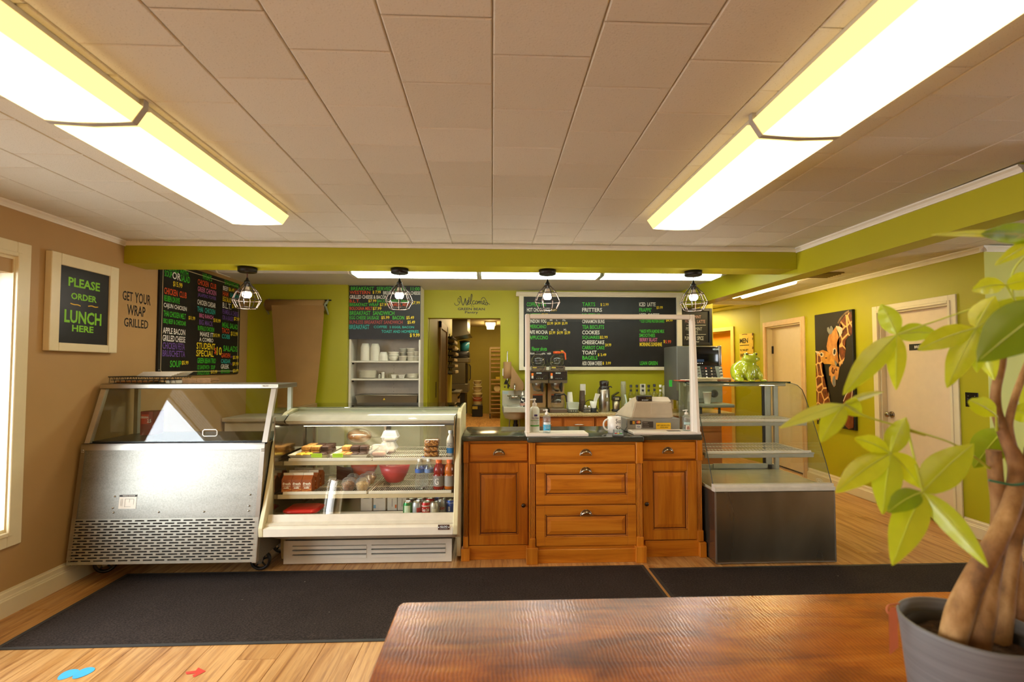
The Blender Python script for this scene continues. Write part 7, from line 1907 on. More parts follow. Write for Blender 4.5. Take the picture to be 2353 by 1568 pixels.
# breakfast board on the crockery cabinet
YBR = YCAB - .012
bb = thing('breakfast_menu_board', 'black breakfast menu board fixed to the top of the white crockery cabinet', 'menu board', (-1.25, YBR, 1.64))
q0, q1 = A(801.5, 779.5, YBR), A(966.5, 655.5, YBR)
MB().box(q0.x, q1.x, YBR, YCAB - .001, q0.z, min(q1.z, 2.36)).build('board', M_CHALK, bb)
def uvB(a, b): p = A(760 + a / 4.48, 600 + b / 4.48, YBR); return p.x, p.z
BREAK = [('BREAKFAST  SERVED  UNTIL  11:00', 207, 915, 264, 302, 'g'), ('WESTERN', 195, 407, 306, 341, 'o'), ('$ 7.99', 432, 515, 305, 341, 'y'), ('BREAKFAST GRILLED CHEESE', 540, 922, 311, 347, 'w'), ('GRILLED CHEESE & BACON', 195, 580, 351, 389, 'w'), ('B.L.T.', 195, 300, 396, 429, 'o'), ('$7.99', 387, 470, 396, 430, 'y'), ('BACON CHEESE BAGEL', 478, 820, 395, 428, 'g'), ('$7.99', 833, 918, 414, 450, 'y'), ('BREAKFAST WRAP', 195, 493, 432, 466, 'g'), ('$7.99', 505, 590, 434, 470, 'y'), ('PEAMEAL MELT', 595, 815, 433, 467, 'o'), ('BOLOGNA MELT', 195, 428, 471, 505, 'o'), ('$7.99', 432, 522, 474, 509, 'y'), ('BREAKFAST  SANDWICH', 195, 655, 514, 557, 'g'), ('EGG CHEESE SAUSAGE', 195, 497, 565, 602, 'g'), ('$5.99', 520, 605, 567, 603, 'y'), ('BACON', 637, 757, 565, 603, 'g'), ('$5.49', 778, 858, 567, 604, 'y'), ('BUNLESS BREAKFAST SANDWICH', 192, 740, 611, 647, 'r'), ('$5.49', 790, 868, 614, 651, 'y'), ('BREAKFAST', 190, 398, 656, 702, 't'), ('COFFEE', 443, 580, 666, 692, 't'), ('2 EGGS, BACON', 605, 857, 669, 697, 't'), ('TOAST AND HOMEFRIES', 522, 905, 711, 741, 't'), ('$ 9.99', 815, 915, 746, 788, 'y')]
lines(bb, BREAK, Vector((0, YBR, 0)), XU, ZV, uvB)
# coffee menu in a white frame with a cornice
YM_ = 5.845
mbd = thing('coffee_menu_board', 'wide black coffee and pastry menu in a white frame with a cornice', 'menu board', (1.35, 5.86, 1.42))
def c4(a, b, Y): return A(1180 + a / 4.611, 620 + b / 4.611, Y)
i0, i1 = c4(108, 1030, YM_), c4(1722, 297, YM_)
o0, o1 = c4(58, 1066, YM_), c4(1776, 292, YM_)
MB().box(i0.x - .005, i1.x + .005, YM_ + .003, 5.876, i0.z - .005, i1.z + .005).build('board', board_black('green black board'), mbd)
M_MF = plain('cream menu frame', '#ddd3ba', .4, vary=.02)
mb = MB()
mb.box(o0.x, i0.x, 5.825, 5.877, o0.z, o1.z, .003).box(i1.x, o1.x, 5.825, 5.877, o0.z, o1.z, .003).box(i0.x, i1.x, 5.825, 5.877, i1.z, o1.z + .002, .003)
mb.build('frame', M_MF, mbd)
MB().box(o0.x, o1.x, 5.815, 5.877, o0.z, i0.z, .003).build('bottom_rail', M_MF, mbd)
cz1 = min(c4(30, 240, 5.80).z, 2.362)
pr_ = [(5.877, o1.z), (5.83, o1.z), (5.825, o1.z + .012), (5.815, o1.z + .014), (5.808, o1.z + .030), (5.800, o1.z + .032), (5.790, o1.z + .05), (5.785, cz1), (5.877, cz1)]
MB().prism(pr_, 'x', o0.x - .035, o1.x + .035).build('cornice', M_MF, mbd)
def uvM(a, b): p = c4(a, b, YM_); return p.x, p.z
PRICES = lambda y0, y1, xs: [(s, a, b, y0, y1, 'y') for s, (a, b) in zip(('$3.99', '$4.99', '$5.99'), xs)]
MENU = [('COFFEE & TEA', 140, 345, 345, 388, 'g'), ('HOT CHOCOLATE', 142, 385, 404, 445, 'w'), ('$2.99', 395, 460, 409, 444, 'y'), ("LATTE'", 142, 285, 462, 502, 'g'), ('$3.99', 298, 365, 462, 492, 'y'), ('LONDON  FOG', 150, 347, 526, 565, 'w'), ('AMERICANO', 147, 347, 582, 622, 'g'), ('CAFE MOCHA', 148, 363, 642, 682, 'w'), ('CAPPUCCINO', 147, 365, 699, 739, 'g'), ('M', 385, 410, 522, 544, 'w'), ('L', 452, 466, 522, 544, 'w'), ('XL', 515, 555, 522, 544, 'w'), ('M', 400, 420, 630, 646, 'w'), ('L', 470, 482, 630, 646, 'w'), ('XL', 528, 565, 627, 646, 'w'), ('Flavor shots', 195, 353, 818, 860, 'g'), ('vanilla,caramel,mocha,peppermint,pumpkin', 160, 397, 874, 905, 'w'), ('.75', 495, 527, 856, 889, 'y'),
 ('TARTS', 728, 866, 345, 388, 'g'), ('$ 2.99', 922, 1008, 354, 388, 'y'), ('FRITTERS', 728, 938, 404, 446, 'w'), ('MUFFINS', 730, 915, 462, 504, 'g'), ('CINNAMON BUNS', 728, 965, 528, 568, 'w'), ('TEA BISCUITS', 728, 960, 586, 628, 'g'), ('COOKIES', 728, 912, 644, 686, 'w'), ('SQUARES', 728, 912, 700, 739, 'g'), ('$2.99', 915, 998, 701, 735, 'y'), ('CHEESECAKE', 728, 962, 749, 790, 'w'), ('CARROT CAKE', 728, 964, 806, 845, 'g'), ('$4.99', 972, 1035, 782, 818, 'y'), ('TOAST', 728, 880, 858, 900, 'w'), ('BAGELS', 730, 890, 913, 955, 'g'), ('$ 2.49', 893, 983, 888, 920, 'y'), ('ADD CREAM CHEESE', 728, 937, 972, 1014, 'w'), ('$  3.99', 943, 1032, 976, 1010, 'y'),
 ('ICED  LATTE', 1332, 1505, 346, 389, 'w'), ('$3.99', 1515, 1582, 386, 420, 'y'), ("FRAPPE'", 1332, 1463, 404, 447, 'g'), ('ICED COFFEE', 1333, 1545, 463, 505, 'w'), ('* ICED COFFEE PROTEIN SHAKE', 1337, 1598, 528, 562, 'g'), ('$4.99', 1617, 1685, 526, 553, 'y'), ('* MADE WITH ALMOND MILK', 1337, 1598, 632, 671, 'g'), ('SMOOTHIES', 1332, 1500, 678, 715, 'g'), ('BERRY BLAST', 1337, 1525, 723, 762, 'k'), ('MORNING SUNSHINE', 1337, 1573, 771, 812, 'y'), ('$', 1590, 1604, 744, 780, 'y'), ('5.99', 1608, 1670, 746, 782, 'o'), ('LEAN GREEN', 1340, 1527, 971, 1011, 'g')] + PRICES(554, 588, ((357, 420), (435, 498), (512, 572))) + PRICES(651, 689, ((377, 442), (460, 523), (540, 600)))
lines(mbd, MENU, Vector((0, YM_ + .003, 0)), XU, ZV, uvM)
# chalk board of specials
YK = 5.855
kbd = thing('specials_chalkboard', 'small black chalkboard of latte specials right of the white framed menu', 'chalkboard', (2.62, 5.86, 1.7))
def c5(a, b, Y=YK): return A(1560 + a / 5.6, 680 + b / 5.6, Y)
k0, k1 = c5(36, 640), c5(418, 165)
MB().box(k0.x, k1.x, YK + .004, 5.878, k0.z, k1.z).build('board', M_CHALK, kbd)
mb = MB(); fw_ = .034
for a in ((k0.x, k0.x + fw_, k0.z, k1.z), (k1.x - fw_, k1.x, k0.z, k1.z), (k0.x + fw_, k1.x - fw_, k0.z, k0.z + fw_), (k0.x + fw_, k1.x - fw_, k1.z - fw_, k1.z)): mb.box(a[0], a[1], 5.838, 5.877, a[2], a[3], .003)
mb.build('frame', plain('black wood frame', '#1f1d1a', .4), kbd)
def uvK(a, b): p = c5(a, b); return p.x, p.z
lines(kbd, [('PEPPERMINT', 85, 285, 252, 290, '#b58a80'), ('MOCHA  LATTE', 80, 340, 310, 352, '#b58a80'), ('PEPPERMINT', 92, 300, 405, 446, '#a9a89c'), ('LATTE', 165, 245, 454, 487, '#a9a89c'), ('PUMPKIN  SPICE', 74, 318, 522, 570, '#d6d2c2'), ('LATTE', 165, 262, 588, 625, '#d6d2c2')], Vector((0, YK + .004, 0)), XU, ZV, uvK, 0)
mb = MB()
for b in (378, 497): mb.stroke([uvK(100, b + 2), uvK(350, b)], .006, Vector((0, YK + .004, 0)), XU, ZV, .001)
mb.build('chalk_line', ink('#a9a89c'), kbd)
# welcome transfer over the kitchen doorway
YW = 5.8795
wl_ = thing('welcome_lettering', 'black welcome lettering on the green wall above the kitchen doorway', 'wall lettering', (-.3, YW, 2.1))
def c3(a, b): p = A(760 + a / 4.48, 600 + b / 4.48, YW); return (p.x, p.z)
OW = Vector((0, YW - .0005, 0))
mb = MB()
for pts, w in (([(1275, 432), (1282, 452), (1305, 456), (1328, 432), (1330, 395), (1316, 382), (1308, 400), (1316, 425), (1334, 420)], 5), ([(1325, 372), (1338, 368), (1350, 430), (1364, 455), (1380, 410), (1386, 385), (1391, 430), (1402, 455), (1420, 415), (1424, 372)], 7), ([(1403, 438), (1424, 424), (1419, 404), (1406, 414), (1406, 438), (1424, 447), (1440, 425), (1452, 385), (1456, 352), (1447, 345), (1440, 395), (1441, 438), (1455, 447)], 6), ([(1482, 412), (1466, 412), (1459, 433), (1470, 447), (1486, 438)], 6), ([(1500, 411), (1488, 425), (1491, 443), (1505, 440), (1509, 420), (1498, 411)], 6), ([(1515, 447), (1518, 412), (1519, 432), (1532, 412), (1536, 446), (1540, 422), (1550, 412), (1554, 440), (1564, 444), (1584, 426), (1580, 408), (1568, 418), (1569, 440), (1590, 450), (1611, 452), (1612, 435), (1596, 430), (1590, 450)], 6), ([(1548, 398), (1565, 378), (1582, 380), (1600, 408), (1612, 432), (1638, 448)], 5)):
    P_ = [c3(*p) for p in pts]; mb.stroke(P_, w / 4.48 / FPX * 5.88, OW, XU, ZV)
def tW(s, a, b, t, bt, bold=.02):
    u0, v1 = c3(a, t); u1, v0 = c3(b, bt); text(mb, s, u0, v0, u1, v1, OW, XU, ZV, bold, .0004)
tW('To', 1440, 1475, 456, 473, 0); tW('GREEN BEAN', 1308, 1585, 481, 509, .015); tW('Pantry', 1382, 1517, 516, 549, .015)
mb.build('lettering', M_BLACK, wl_)
# framed sign and lettering on the tan wall
XS = -2.728
ps = thing('order_sign', 'cream framed black sign asking to order lunch here, on the tan wall', 'sign', (-2.77, 3.34, 1.5))
def c1(a, b, X): return AX(a / 3.92, 500 + b / 3.92, X)
a0, a1 = c1(455, 1215, XS), c1(1065, 455, XS)
SY0, SY1 = c1(455, 800, XS).y, c1(1066, 800, XS).y; SZ0, SZ1 = c1(1034, 1222, XS).z, c1(1066, 455, XS).z
n0, n1 = c1(543, 800, XS).y, c1(990, 800, XS).y; m0, m1 = c1(517, 1125, XS).z, c1(543, 420, XS).z
mb = MB()
for a in ((SY0, n0, SZ0, SZ1), (n1, SY1, SZ0, SZ1), (n0, n1, SZ0, m0), (n0, n1, m1, SZ1)): mb.box(-2.7695, XS, a[0], a[1], a[2], a[3], .003)
mb.build('frame', M_CREAM, ps)
MB().box(-2.769, XS - .012, n0 - .005, n1 + .005, m0 - .005, m1 + .005).build('board', board_black('slate sign'), ps)
XT = XS - .012
def uvS(a, b): p = c1(a, b, XT); return p.y, p.z
lines(ps, [('PLEASE', 617, 902, 532, 616, '#7fc41e'), ('ORDER', 640, 872, 673, 734, '#7fc41e'), ('LUNCH', 580, 915, 824, 944, '#7fc41e'), ('HERE', 648, 842, 966, 1026, '#7fc41e')], Vector((XT, 0, 0)), YU, ZV, uvS, .03)
mb = MB()
for pts in (((633, 773), (665, 784), (700, 788), (725, 799)), ((793, 800), (825, 798), (855, 808), (883, 808))): mb.stroke([uvS(*p) for p in pts], .007, Vector((XT, 0, 0)), YU, ZV, .001)
mb.build('squiggle', ink('#e0b01e'), ps)
XW = -2.7698
ws_ = thing('wrap_lettering', 'black get your wrap grilled lettering on the tan wall beside the lunch board', 'wall lettering', (-2.77, 3.85, 1.7))
def uvW(a, b): p = c1(a, b, XW); return p.y, p.z
lines(ws_, [('GET', 1105, 1197, 656, 742, '#17120e'), ('YOUR', 1215, 1358, 672, 770, '#17120e'), ('WRAP', 1145, 1310, 780, 876, '#17120e'), ('GRILLED', 1117, 1335, 900, 982, '#17120e')], Vector((XW, 0, 0)), YU, ZV, uvW, .015)

# giraffe canvas on the hall wall
XG = 3.992
gp_t = thing('giraffe_canvas', 'tall dark canvas painting of two giraffes on the green hall wall', 'painting', (RX, 5.55, .7))
def c6(a, b): p = AX(1840 + a / 4.9, 690 + b / 4.9, XG); return (-p.y, p.z)
gy0 = -c6(590, 700)[0]; gy1 = -c6(165, 700)[0]; gz1 = c6(570, 102)[1]; gz0 = c6(608, 1470)[1]
MB().box(XG, RX - .001, gy0, gy1, gz0, gz1, .004).build('canvas', plain('black brown canvas', '#191310', .5, vary=.25, scale=4), gp_t)
def giraffe_coat():
    k = NT('painted giraffe coat'); k.set(.5)
    v = k.n.new('ShaderNodeTexVoronoi'); v.feature = 'DISTANCE_TO_EDGE'; v.inputs['Scale'].default_value = 9.5; k.link(k.coord((1, 1, .8)), v.inputs['Vector'])
    n = k.noise(k.coord(), 18, 3)
    patch = k.ramp(n, [(.3, '#4a1c0a'), (.7, '#8a4218')])
    f = k.ramp(v.outputs['Distance'], [(.05, (1, 1, 1)), (.085, (0, 0, 0))])
    k.col(k.mix(f, patch, '#e2ad66')); return k.m
def fur(name, a, b):
    k = NT(name); k.set(.5); n = k.noise(k.coord((1, 1, .6)), 14, 5, .6); k.col(k.ramp(n, [(.3, a), (.7, b)])); return k.m
OG = Vector((XG, 0, 0)); lay = [0]
def gpoly(name, pts, m):
    lay[0] += 1
    MB().flat([c6(*p) for p in pts], OG, -YU, ZV, .0006 + .0004 * lay[0]).build(name, m, gp_t)
def gstroke(name, pts, w, m):
    lay[0] += 1
    MB().stroke([c6(*p) for p in pts], w, OG, -YU, ZV, .0006 + .0004 * lay[0]).build(name, m, gp_t)
MC, MF_ = giraffe_coat(), fur('painted tan fur', '#a8622a', '#d99a4e')
MPALE, MGREY, MDK = fur('painted pale fur', '#c9a878', '#e8dcc4'), fur('painted grey fur', '#5a5a58', '#9a978c'), plain('painted dark', '#140e0a', .5)
gpoly('painted_neck', [(575, 128), (520, 150), (455, 225), (430, 290), (470, 330), (440, 400), (410, 470), (430, 540), (415, 600), (420, 660), (435, 730), (440, 760), (480, 700), (498, 640), (508, 560), (500, 480), (510, 440), (540, 405), (578, 392)], MC)
gstroke('painted_mane', [(545, 122), (500, 150), (450, 205), (420, 262)], .022, fur('painted mane', '#4a3220', '#9a7a54'))
gpoly('painted_head', [(395, 300), (365, 345), (330, 370), (310, 420), (292, 520), (300, 570), (340, 620), (380, 660), (400, 690), (424, 720), (418, 600), (428, 540), (408, 475), (438, 405), (430, 350)], MF_)
gpoly('painted_muzzle', [(320, 760), (345, 728), (400, 745), (440, 755), (430, 800), (425, 860), (413, 900), (395, 890), (395, 960), (375, 980), (355, 945), (338, 900), (322, 840)], MF_)
gstroke('painted_patch', [(365, 760), (355, 800), (372, 825), (382, 780)], .022, plain('painted chestnut', '#5a2410', .5))
gstroke('painted_patch', [(402, 765), (398, 785), (412, 790)], .014, MATS['painted chestnut'])
gpoly('painted_nose', [(362, 862), (390, 850), (395, 955), (375, 976), (358, 940)], MGREY)
gstroke('painted_nostril', [(332, 850), (340, 900)], .012, MDK)
gpoly('painted_horn', [(322, 385), (300, 345), (300, 312), (318, 302), (330, 330), (336, 296), (350, 290), (368, 320), (364, 350), (345, 385)], MGREY)
gpoly('painted_ear', [(400, 290), (440, 295), (478, 320), (470, 370), (440, 425), (432, 370), (405, 330)], MPALE)
gpoly('painted_eye_ring', [(362, 600), (368, 550), (395, 538), (410, 570), (400, 615), (378, 630)], MPALE)
gpoly('painted_eye', [(372, 595), (377, 560), (392, 550), (399, 575), (390, 608), (377, 612)], MDK)
gpoly('painted_neck', [(170, 610), (215, 610), (250, 650), (245, 720), (250, 800), (270, 880), (300, 960), (325, 1060), (340, 1180), (250, 1210), (215, 1340), (192, 1360), (184, 1200), (176, 900)], MC)
gpoly('painted_head', [(167, 572), (205, 577), (255, 562), (310, 582), (350, 622), (390, 670), (414, 710), (405, 745), (380, 735), (330, 720), (270, 720), (245, 690), (230, 640), (200, 620)], fur('painted gold fur', '#a8661e', '#d99a3a'))
gpoly('painted_muzzle', [(382, 672), (412, 704), (409, 745), (394, 730)], MGREY)
gpoly('painted_ear', [(168, 572), (205, 578), (225, 600), (185, 605)], MPALE)
gpoly('painted_eye_ring', [(216, 602), (240, 585), (266, 600), (262, 635), (235, 642)], MPALE)
gpoly('painted_eye', [(224, 606), (244, 597), (253, 620), (236, 631)], MDK)
gstroke('painted_eye', [(282, 652), (304, 652)], .012, MDK)
gpoly('painted_back', [(596, 990), (560, 1005), (515, 1060), (484, 1150), (470, 1250), (472, 1330), (502, 1410), (545, 1452), (603, 1438), (604, 1200)], fur('painted rust fur', '#4a1c0a', '#8a421c'))
gstroke('painted_outline', [(592, 988), (560, 1010), (520, 1062), (488, 1140)], .012, MPALE); gstroke('painted_outline', [(594, 990), (585, 1060), (575, 1130)], .012, MPALE)
# double switch plate
sw = thing('black_switch_plate', 'black double switch plate on the green hall wall beside the near door', 'switch', (RX, 3.88, 1.13))
y0_, y1_ = 3.835, 3.945
MB().box(RX - .006, RX - .0005, y0_, y1_, 1.083, 1.205, .002).build('cover_plate', plain('gloss black plate', '#17120f', .2), sw)
for y in (3.862, 3.918):
    MB().box(RX - .014, RX - .006, y - .006, y + .006, 1.135, 1.158, .002).build('toggle', M_BLACK, sw)
    mb = MB()
    for z in (1.115, 1.175): mb.lathe([(.003, 0), (0, -.001)], (RX - .006, y, z), 8, 'x')
    mb.build('screw_head', plain('grey screw', '#9a968c', .4), sw)
# washroom sign
wsn = thing('washroom_sign', 'worn yellow washroom sign on the green wall behind the frog', 'sign', (slant(.25).x, slant(.25).y, 1.5))
sgp = MB(); slab(sgp, .13, .40, 1.47, 1.945, -.012, -.001); sgp.build('plate', plain('worn yellow enamel', '#dcb84a', .45, vary=.12, scale=22), wsn)
Ud = -(slant(1) - slant(0)).normalized(); Os = slant(.40, -.0125); Ls = .27
mb = MB()
for s, a, b, z0, z1 in (('MEN', .03, .64, 1.80, 1.875), ('TO THE LEFT', .03, .66, 1.675, 1.705), ('WOMEN', .03, .78, 1.575, 1.64)): text(mb, s, a * Ls, z0, b * Ls, z1, Os, Ud, ZV, .03, .001)
mb.stroke([(.03 * Ls, 1.765), (.72 * Ls, 1.765)], .010, Os, Ud, ZV, .001)
mb.build('lettering', plain('black enamel', '#17130e', .4), wsn)
mb = MB()
for z, w in ((1.93, .02), (1.86, .012), (1.72, .016), (1.56, .014)): mb.stroke([(Ls * .96, z - .02), (Ls * .99, z), (Ls * .965, z + .015)], w, Os, Ud, ZV, .0008)
mb.stroke([(.2 * Ls, 1.935), (.4 * Ls, 1.938), (.6 * Ls, 1.934)], .010, Os, Ud, ZV, .0008)
mb.build('rust_patch', plain('rust brown', '#5a2a14', .8, vary=.4, scale=40), wsn)

# ---------------------------------------------------------------- floor mats and floor stickers
def mat_material():
    k = NT('looped carpet'); k.set(.95, 0, .1)
    n = k.noise(k.coord((1, 1.6, 1)), 95, 3, .65); n2 = k.noise(k.coord(), 3.5, 4); sp = k.noise(k.coord(), 38, 2, .4)
    c = k.ramp(n, [(.3, '#241f1c'), (.55, '#3d342f'), (.75, '#52463f')])
    c = k.mix(.5, c, k.ramp(n2, [(.3, (.6, .6, .6)), (.7, (1, 1, 1))]), 'MULTIPLY')
    f = k.ramp(sp, [(.80, (0, 0, 0)), (.82, (1, 1, 1))])
    k.col(k.mix(f, c, '#a89a86')); k.bump(n, .9, .006); return k.m
M_MAT = mat_material(); M_RUB = plain('black rubber', '#2c2a27', .6)
def floor_mat(x0, x1, y0, y1, lab):
    t = thing('floor_mat', lab, 'mat', ((x0 + x1) / 2, (y0 + y1) / 2, 0), 'dark entrance mats')
    MB().prism([(x0, y0), (x1, y0), (x1, y1), (x0, y1)], 'z', .0005, .004).build('rubber_edge', M_RUB, t)
    nx, ny = 60, 12; r = random.Random(5)
    wob = [.004 * math.sin(i * .7) + .003 * r.random() for i in range(nx + 1)]
    mb = MB()
    def f(u, v):
        e = .022
        y = y0 + e + (y1 - y0 - 2 * e) * v
        if v == 1: y += wob[int(round(u * nx))]
        edge = min(u, 1 - u, v, 1 - v)
        return Vector((x0 + e + (x1 - x0 - 2 * e) * u, y, .0042 if edge == 0 else .0095 + .0012 * math.sin(u * 31) * math.sin(v * 5)))
    mb.grid(f, nx, ny).build('carpet_pile', M_MAT, t)
floor_mat(-2.495, 1.082, 2.56, 3.452, 'long dark carpet mat in front of the deli cases and the cabinets')
floor_mat(1.102, 4.6, 2.50, 3.395, 'dark carpet mat in front of the bakery case')
M_BLUE = plain('blue floor vinyl', '#3fa8d8', .5)
def foot(pts, lab):
    pass
def c7(a, b): return AZ(a / 2.353, 1180 + b / 2.353, .0012)
def oval(mb, c, d, l, w):
    d = d.normalized(); n = Vector((-d.y, d.x, 0))
    P = [c + d * (l * math.cos(t * math.pi / 12)) + n * (w * math.sin(t * math.pi / 12) * (1 + .25 * math.cos(t * math.pi / 12))) for t in range(24)]
    mb.raw([Vector((p.x, p.y, c.z)) for p in P], [list(range(24))])
for i, (tip, heel) in enumerate((((412, 843), (318, 902)), ((500, 833), (396, 896)))):
    a, b = c7(*tip), c7(*heel); d = (a - b).normalized()
    L2 = (a - b).length
    mb = MB(); oval(mb, (a + b) / 2 + Vector((0, 0, .0004 * i)), d, L2 / 2, .034); oval(mb, b - d * .075 + Vector((0, 0, .0004 * i)), d, .042, .028)
    single('footprint_sticker', mb, M_BLUE, ('blue footprint sticker on the floor, the one nearer the tan wall', 'blue footprint sticker on the floor, the one nearer the red arrow')[i], 'sticker', 'blue footprint stickers', (a.x, a.y, .0012))
ar = [c7(*p) for p in ((1003, 858), (1058, 851), (1072, 834), (1114, 854), (1048, 888), (1040, 876), (1062, 866), (1008, 872))]
mb = MB(); b = bmesh.new(); f = b.faces.new([b.verts.new(p) for p in ar]); bmesh.ops.triangulate(b, faces=[f]); mb.bm(b)
q_ = c7(1060, 860); single('arrow_sticker', mb, plain('red floor vinyl', '#d2402e', .5), 'red arrow sticker on the floor in front of the mat', 'sticker', None, (q_.x, q_.y, .001))

# ---------------------------------------------------------------- table in front
def table_wood():
    k = NT('varnished rustic wood'); k.set(.22, 0, .5)
    v = k.coord((1.2, 7, 7)); n = k.noise(v, 1.8, 6, .6, .9)
    big = k.noise(k.coord((1.3, 2.6, 1)), 2.4, 3, .5, .6)
    w = k.n.new('ShaderNodeTexWave'); w.wave_type = 'BANDS'; w.bands_direction = 'X'; w.inputs['Scale'].default_value = 34; w.inputs['Distortion'].default_value = 5; w.inputs['Detail'].default_value = 2; w.inputs['Detail Scale'].default_value = 1.2
    k.link(k.coord((1, .6, 1)), w.inputs['Vector'])
    c = k.ramp(n, [(.25, '#7c3c0c'), (.5, '#bb6a14'), (.75, '#d68e30')])
    c = k.mix(.85, c, k.ramp(big, [(.30, '#8a5c3a'), (.52, '#e0ccb4'), (.7, '#ffffff')]), 'MULTIPLY')
    c = k.mix(.30, c, k.ramp(w.outputs[0], [(.2, '#7a5a3a'), (.7, '#ffffff')]), 'MULTIPLY')
    k.col(c); k.bump(w.outputs[0], .12, .002); return k.m
tb_ = thing('wooden_table', 'glossy rustic brown wooden table in front of the mats, holding the potted plant', 'table', (.75, .9, 0))
TX0, TX1, TY0, TY1, TZ = -.257, 1.80, .42, 1.375, .76
pl_ = rrect((TX1 - TX0) / 2, (TY1 - TY0) / 2, .02, 3)
b = bmesh.new(); pts_ = [((TX0 + TX1) / 2 + p[0], (TY0 + TY1) / 2 + p[1]) for p in pl_]
MB().prism(pts_, 'z', TZ - .045, TZ, .004).build('tabletop', table_wood(), tb_)
M_LEG = plain('dark table leg', '#3a2414', .5)
for x in (TX0 + .10, TX1 - .10):
    for y in (TY0 + .10, TY1 - .10): MB().box(x - .035, x + .035, y - .035, y + .035, .001, TZ - .045, .004).build('leg', M_LEG, tb_)
MB().box(TX0 + .08, TX1 - .08, TY0 + .08, TY1 - .08, TZ - .12, TZ - .045).build('apron', M_LEG, tb_)

# ---------------------------------------------------------------- money tree in a grey pot
PXc, PYc, PR, PZ = .8815, .8707, .1055, .940
pt_ = thing('money_tree', 'potted tree with braided trunk and yellow green leaves in a grey pot on the table', 'plant', (PXc, PYc, TZ))
k = NT('grey turned clay'); k.set(.55); n = k.noise(k.coord((1, 1, 45)), 4, 3); k.col(k.ramp(n, [(.3, '#605d5b'), (.7, '#757270')])); k.bump(n, .15, .001); M_POT = k.m
MB().lathe([(.0, .001), (PR * .80, .001), (PR * .84, .006), (PR * .965, PZ - TZ - .03), (PR, PZ - TZ - .004), (PR * .99, PZ - TZ), (PR * .955, PZ - TZ), (PR * .93, PZ - TZ - .03), (PR * .90, PZ - TZ - .05), (0, PZ - TZ - .05)], (PXc, PYc, TZ), 48).build('pot', M_POT, pt_)
MB().lathe([(PR * .80, PZ - TZ - .045), (PR * .84, PZ - TZ - .022), (PR * .87, PZ - TZ - .022), (PR * .86, PZ - TZ - .05)], (PXc, PYc, TZ), 36, cap=False).build('nursery_pot', plain('black nursery pot', '#2a251e', .6), pt_)
k = NT('dark soil'); k.set(1); n = k.noise(k.coord(), 70, 4, .7); k.col(k.ramp(n, [(.3, '#1c110a'), (.7, '#4a3018')])); k.bump(n, 1, .012)
rnd = random.Random(2)
MB().grid(lambda u, v: Vector((PXc + PR * .80 * v * math.cos(u * 6.2832), PYc + PR * .80 * v * math.sin(u * 6.2832), PZ - .040 + .004 * math.sin(u * 25 + v * 9))), 28, 8).build('soil', k.m, pt_)
def bark():
    k = NT('braided bark'); k.set(.75); n = k.noise(k.coord((1, 1, .5)), 28, 5, .6); n2 = k.noise(k.coord(), 9, 2)
    c = k.ramp(n, [(.28, '#563917'), (.5, '#956c38'), (.75, '#bb925c')])
    k.col(k.mix(.6, c, k.ramp(n2, [(.35, '#a87a50'), (.6, '#ffffff')]), 'MULTIPLY')); k.bump(n, .5, .004); return k.m
M_BARK = bark()
def smooth(pts, rad, k_=6):
    P = [Vector(p) for p in pts]; out = []; rr = []
    for i in range(len(P) - 1):
        a, b, c, d = P[max(i - 1, 0)], P[i], P[i + 1], P[min(i + 2, len(P) - 1)]
        for j in range(k_):
            t = j / k_
            out.append(.5 * ((2 * b) + (c - a) * t + (2 * a - 5 * b + 4 * c - d) * t * t + (3 * b - 3 * c + d - a) * t ** 3)); rr.append(rad[i] + (rad[i + 1] - rad[i]) * t)
    return out + [P[-1]], rr + [rad[-1]]
def stem(name, spec, mat=None, n=12):
    P, rr = smooth([A(px, py, Y) for px, py, Y, _ in spec], [r for *_, r in spec])
    return MB().tube(P, rr, n).build(name, mat or M_BARK, pt_)
stem('trunk', [(2188, 1475, .845, .020), (2205, 1410, .842, .021), (2240, 1330, .835, .018), (2290, 1240, .83, .0155), (2325, 1160, .84, .0145), (2338, 1090, .86, .0135), (2330, 1050, .87, .0125), (2312, 1010, .875, .010), (2291, 950, .88, .0085), (2288, 900, .88, .0075), (2300, 840, .88, .0075), (2308, 790, .885, .006), (2330, 700, .89, .005)])
stem('trunk', [(2240, 1500, .845, .020), (2258, 1410, .85, .020), (2275, 1320, .86, .016), (2295, 1230, .87, .014), (2296, 1160, .87, .0125), (2288, 1100, .865, .0115), (2283, 1035, .865, .0115)])
stem('trunk', [(2298, 1480, .88, .016), (2305, 1400, .885, .017), (2318, 1310, .885, .014), (2334, 1220, .875, .013), (2362, 1120, .86, .012), (2372, 1030, .86, .011)])
stem('trunk', [(2350, 1480, .88, .016), (2338, 1390, .90, .015), (2330, 1300, .90, .014), (2318, 1210, .90, .013), (2332, 1130, .895, .012), (2352, 1050, .89, .011)])
stem('branch', [(2326, 1030, .872, .008), (2318, 975, .875, .0065), (2332, 915, .88, .006), (2352, 860, .885, .006), (2376, 800, .89, .005)])
mb = MB(); P, rr = smooth([A(2272, 1104, .845), A(2300, 1110, .838), A(2330, 1115, .836), A(2362, 1110, .84)], [.0022] * 4); mb.tube(P, rr, 6).build('green_tie', plain('green tie wire', '#2f6a4a', .5), pt_)
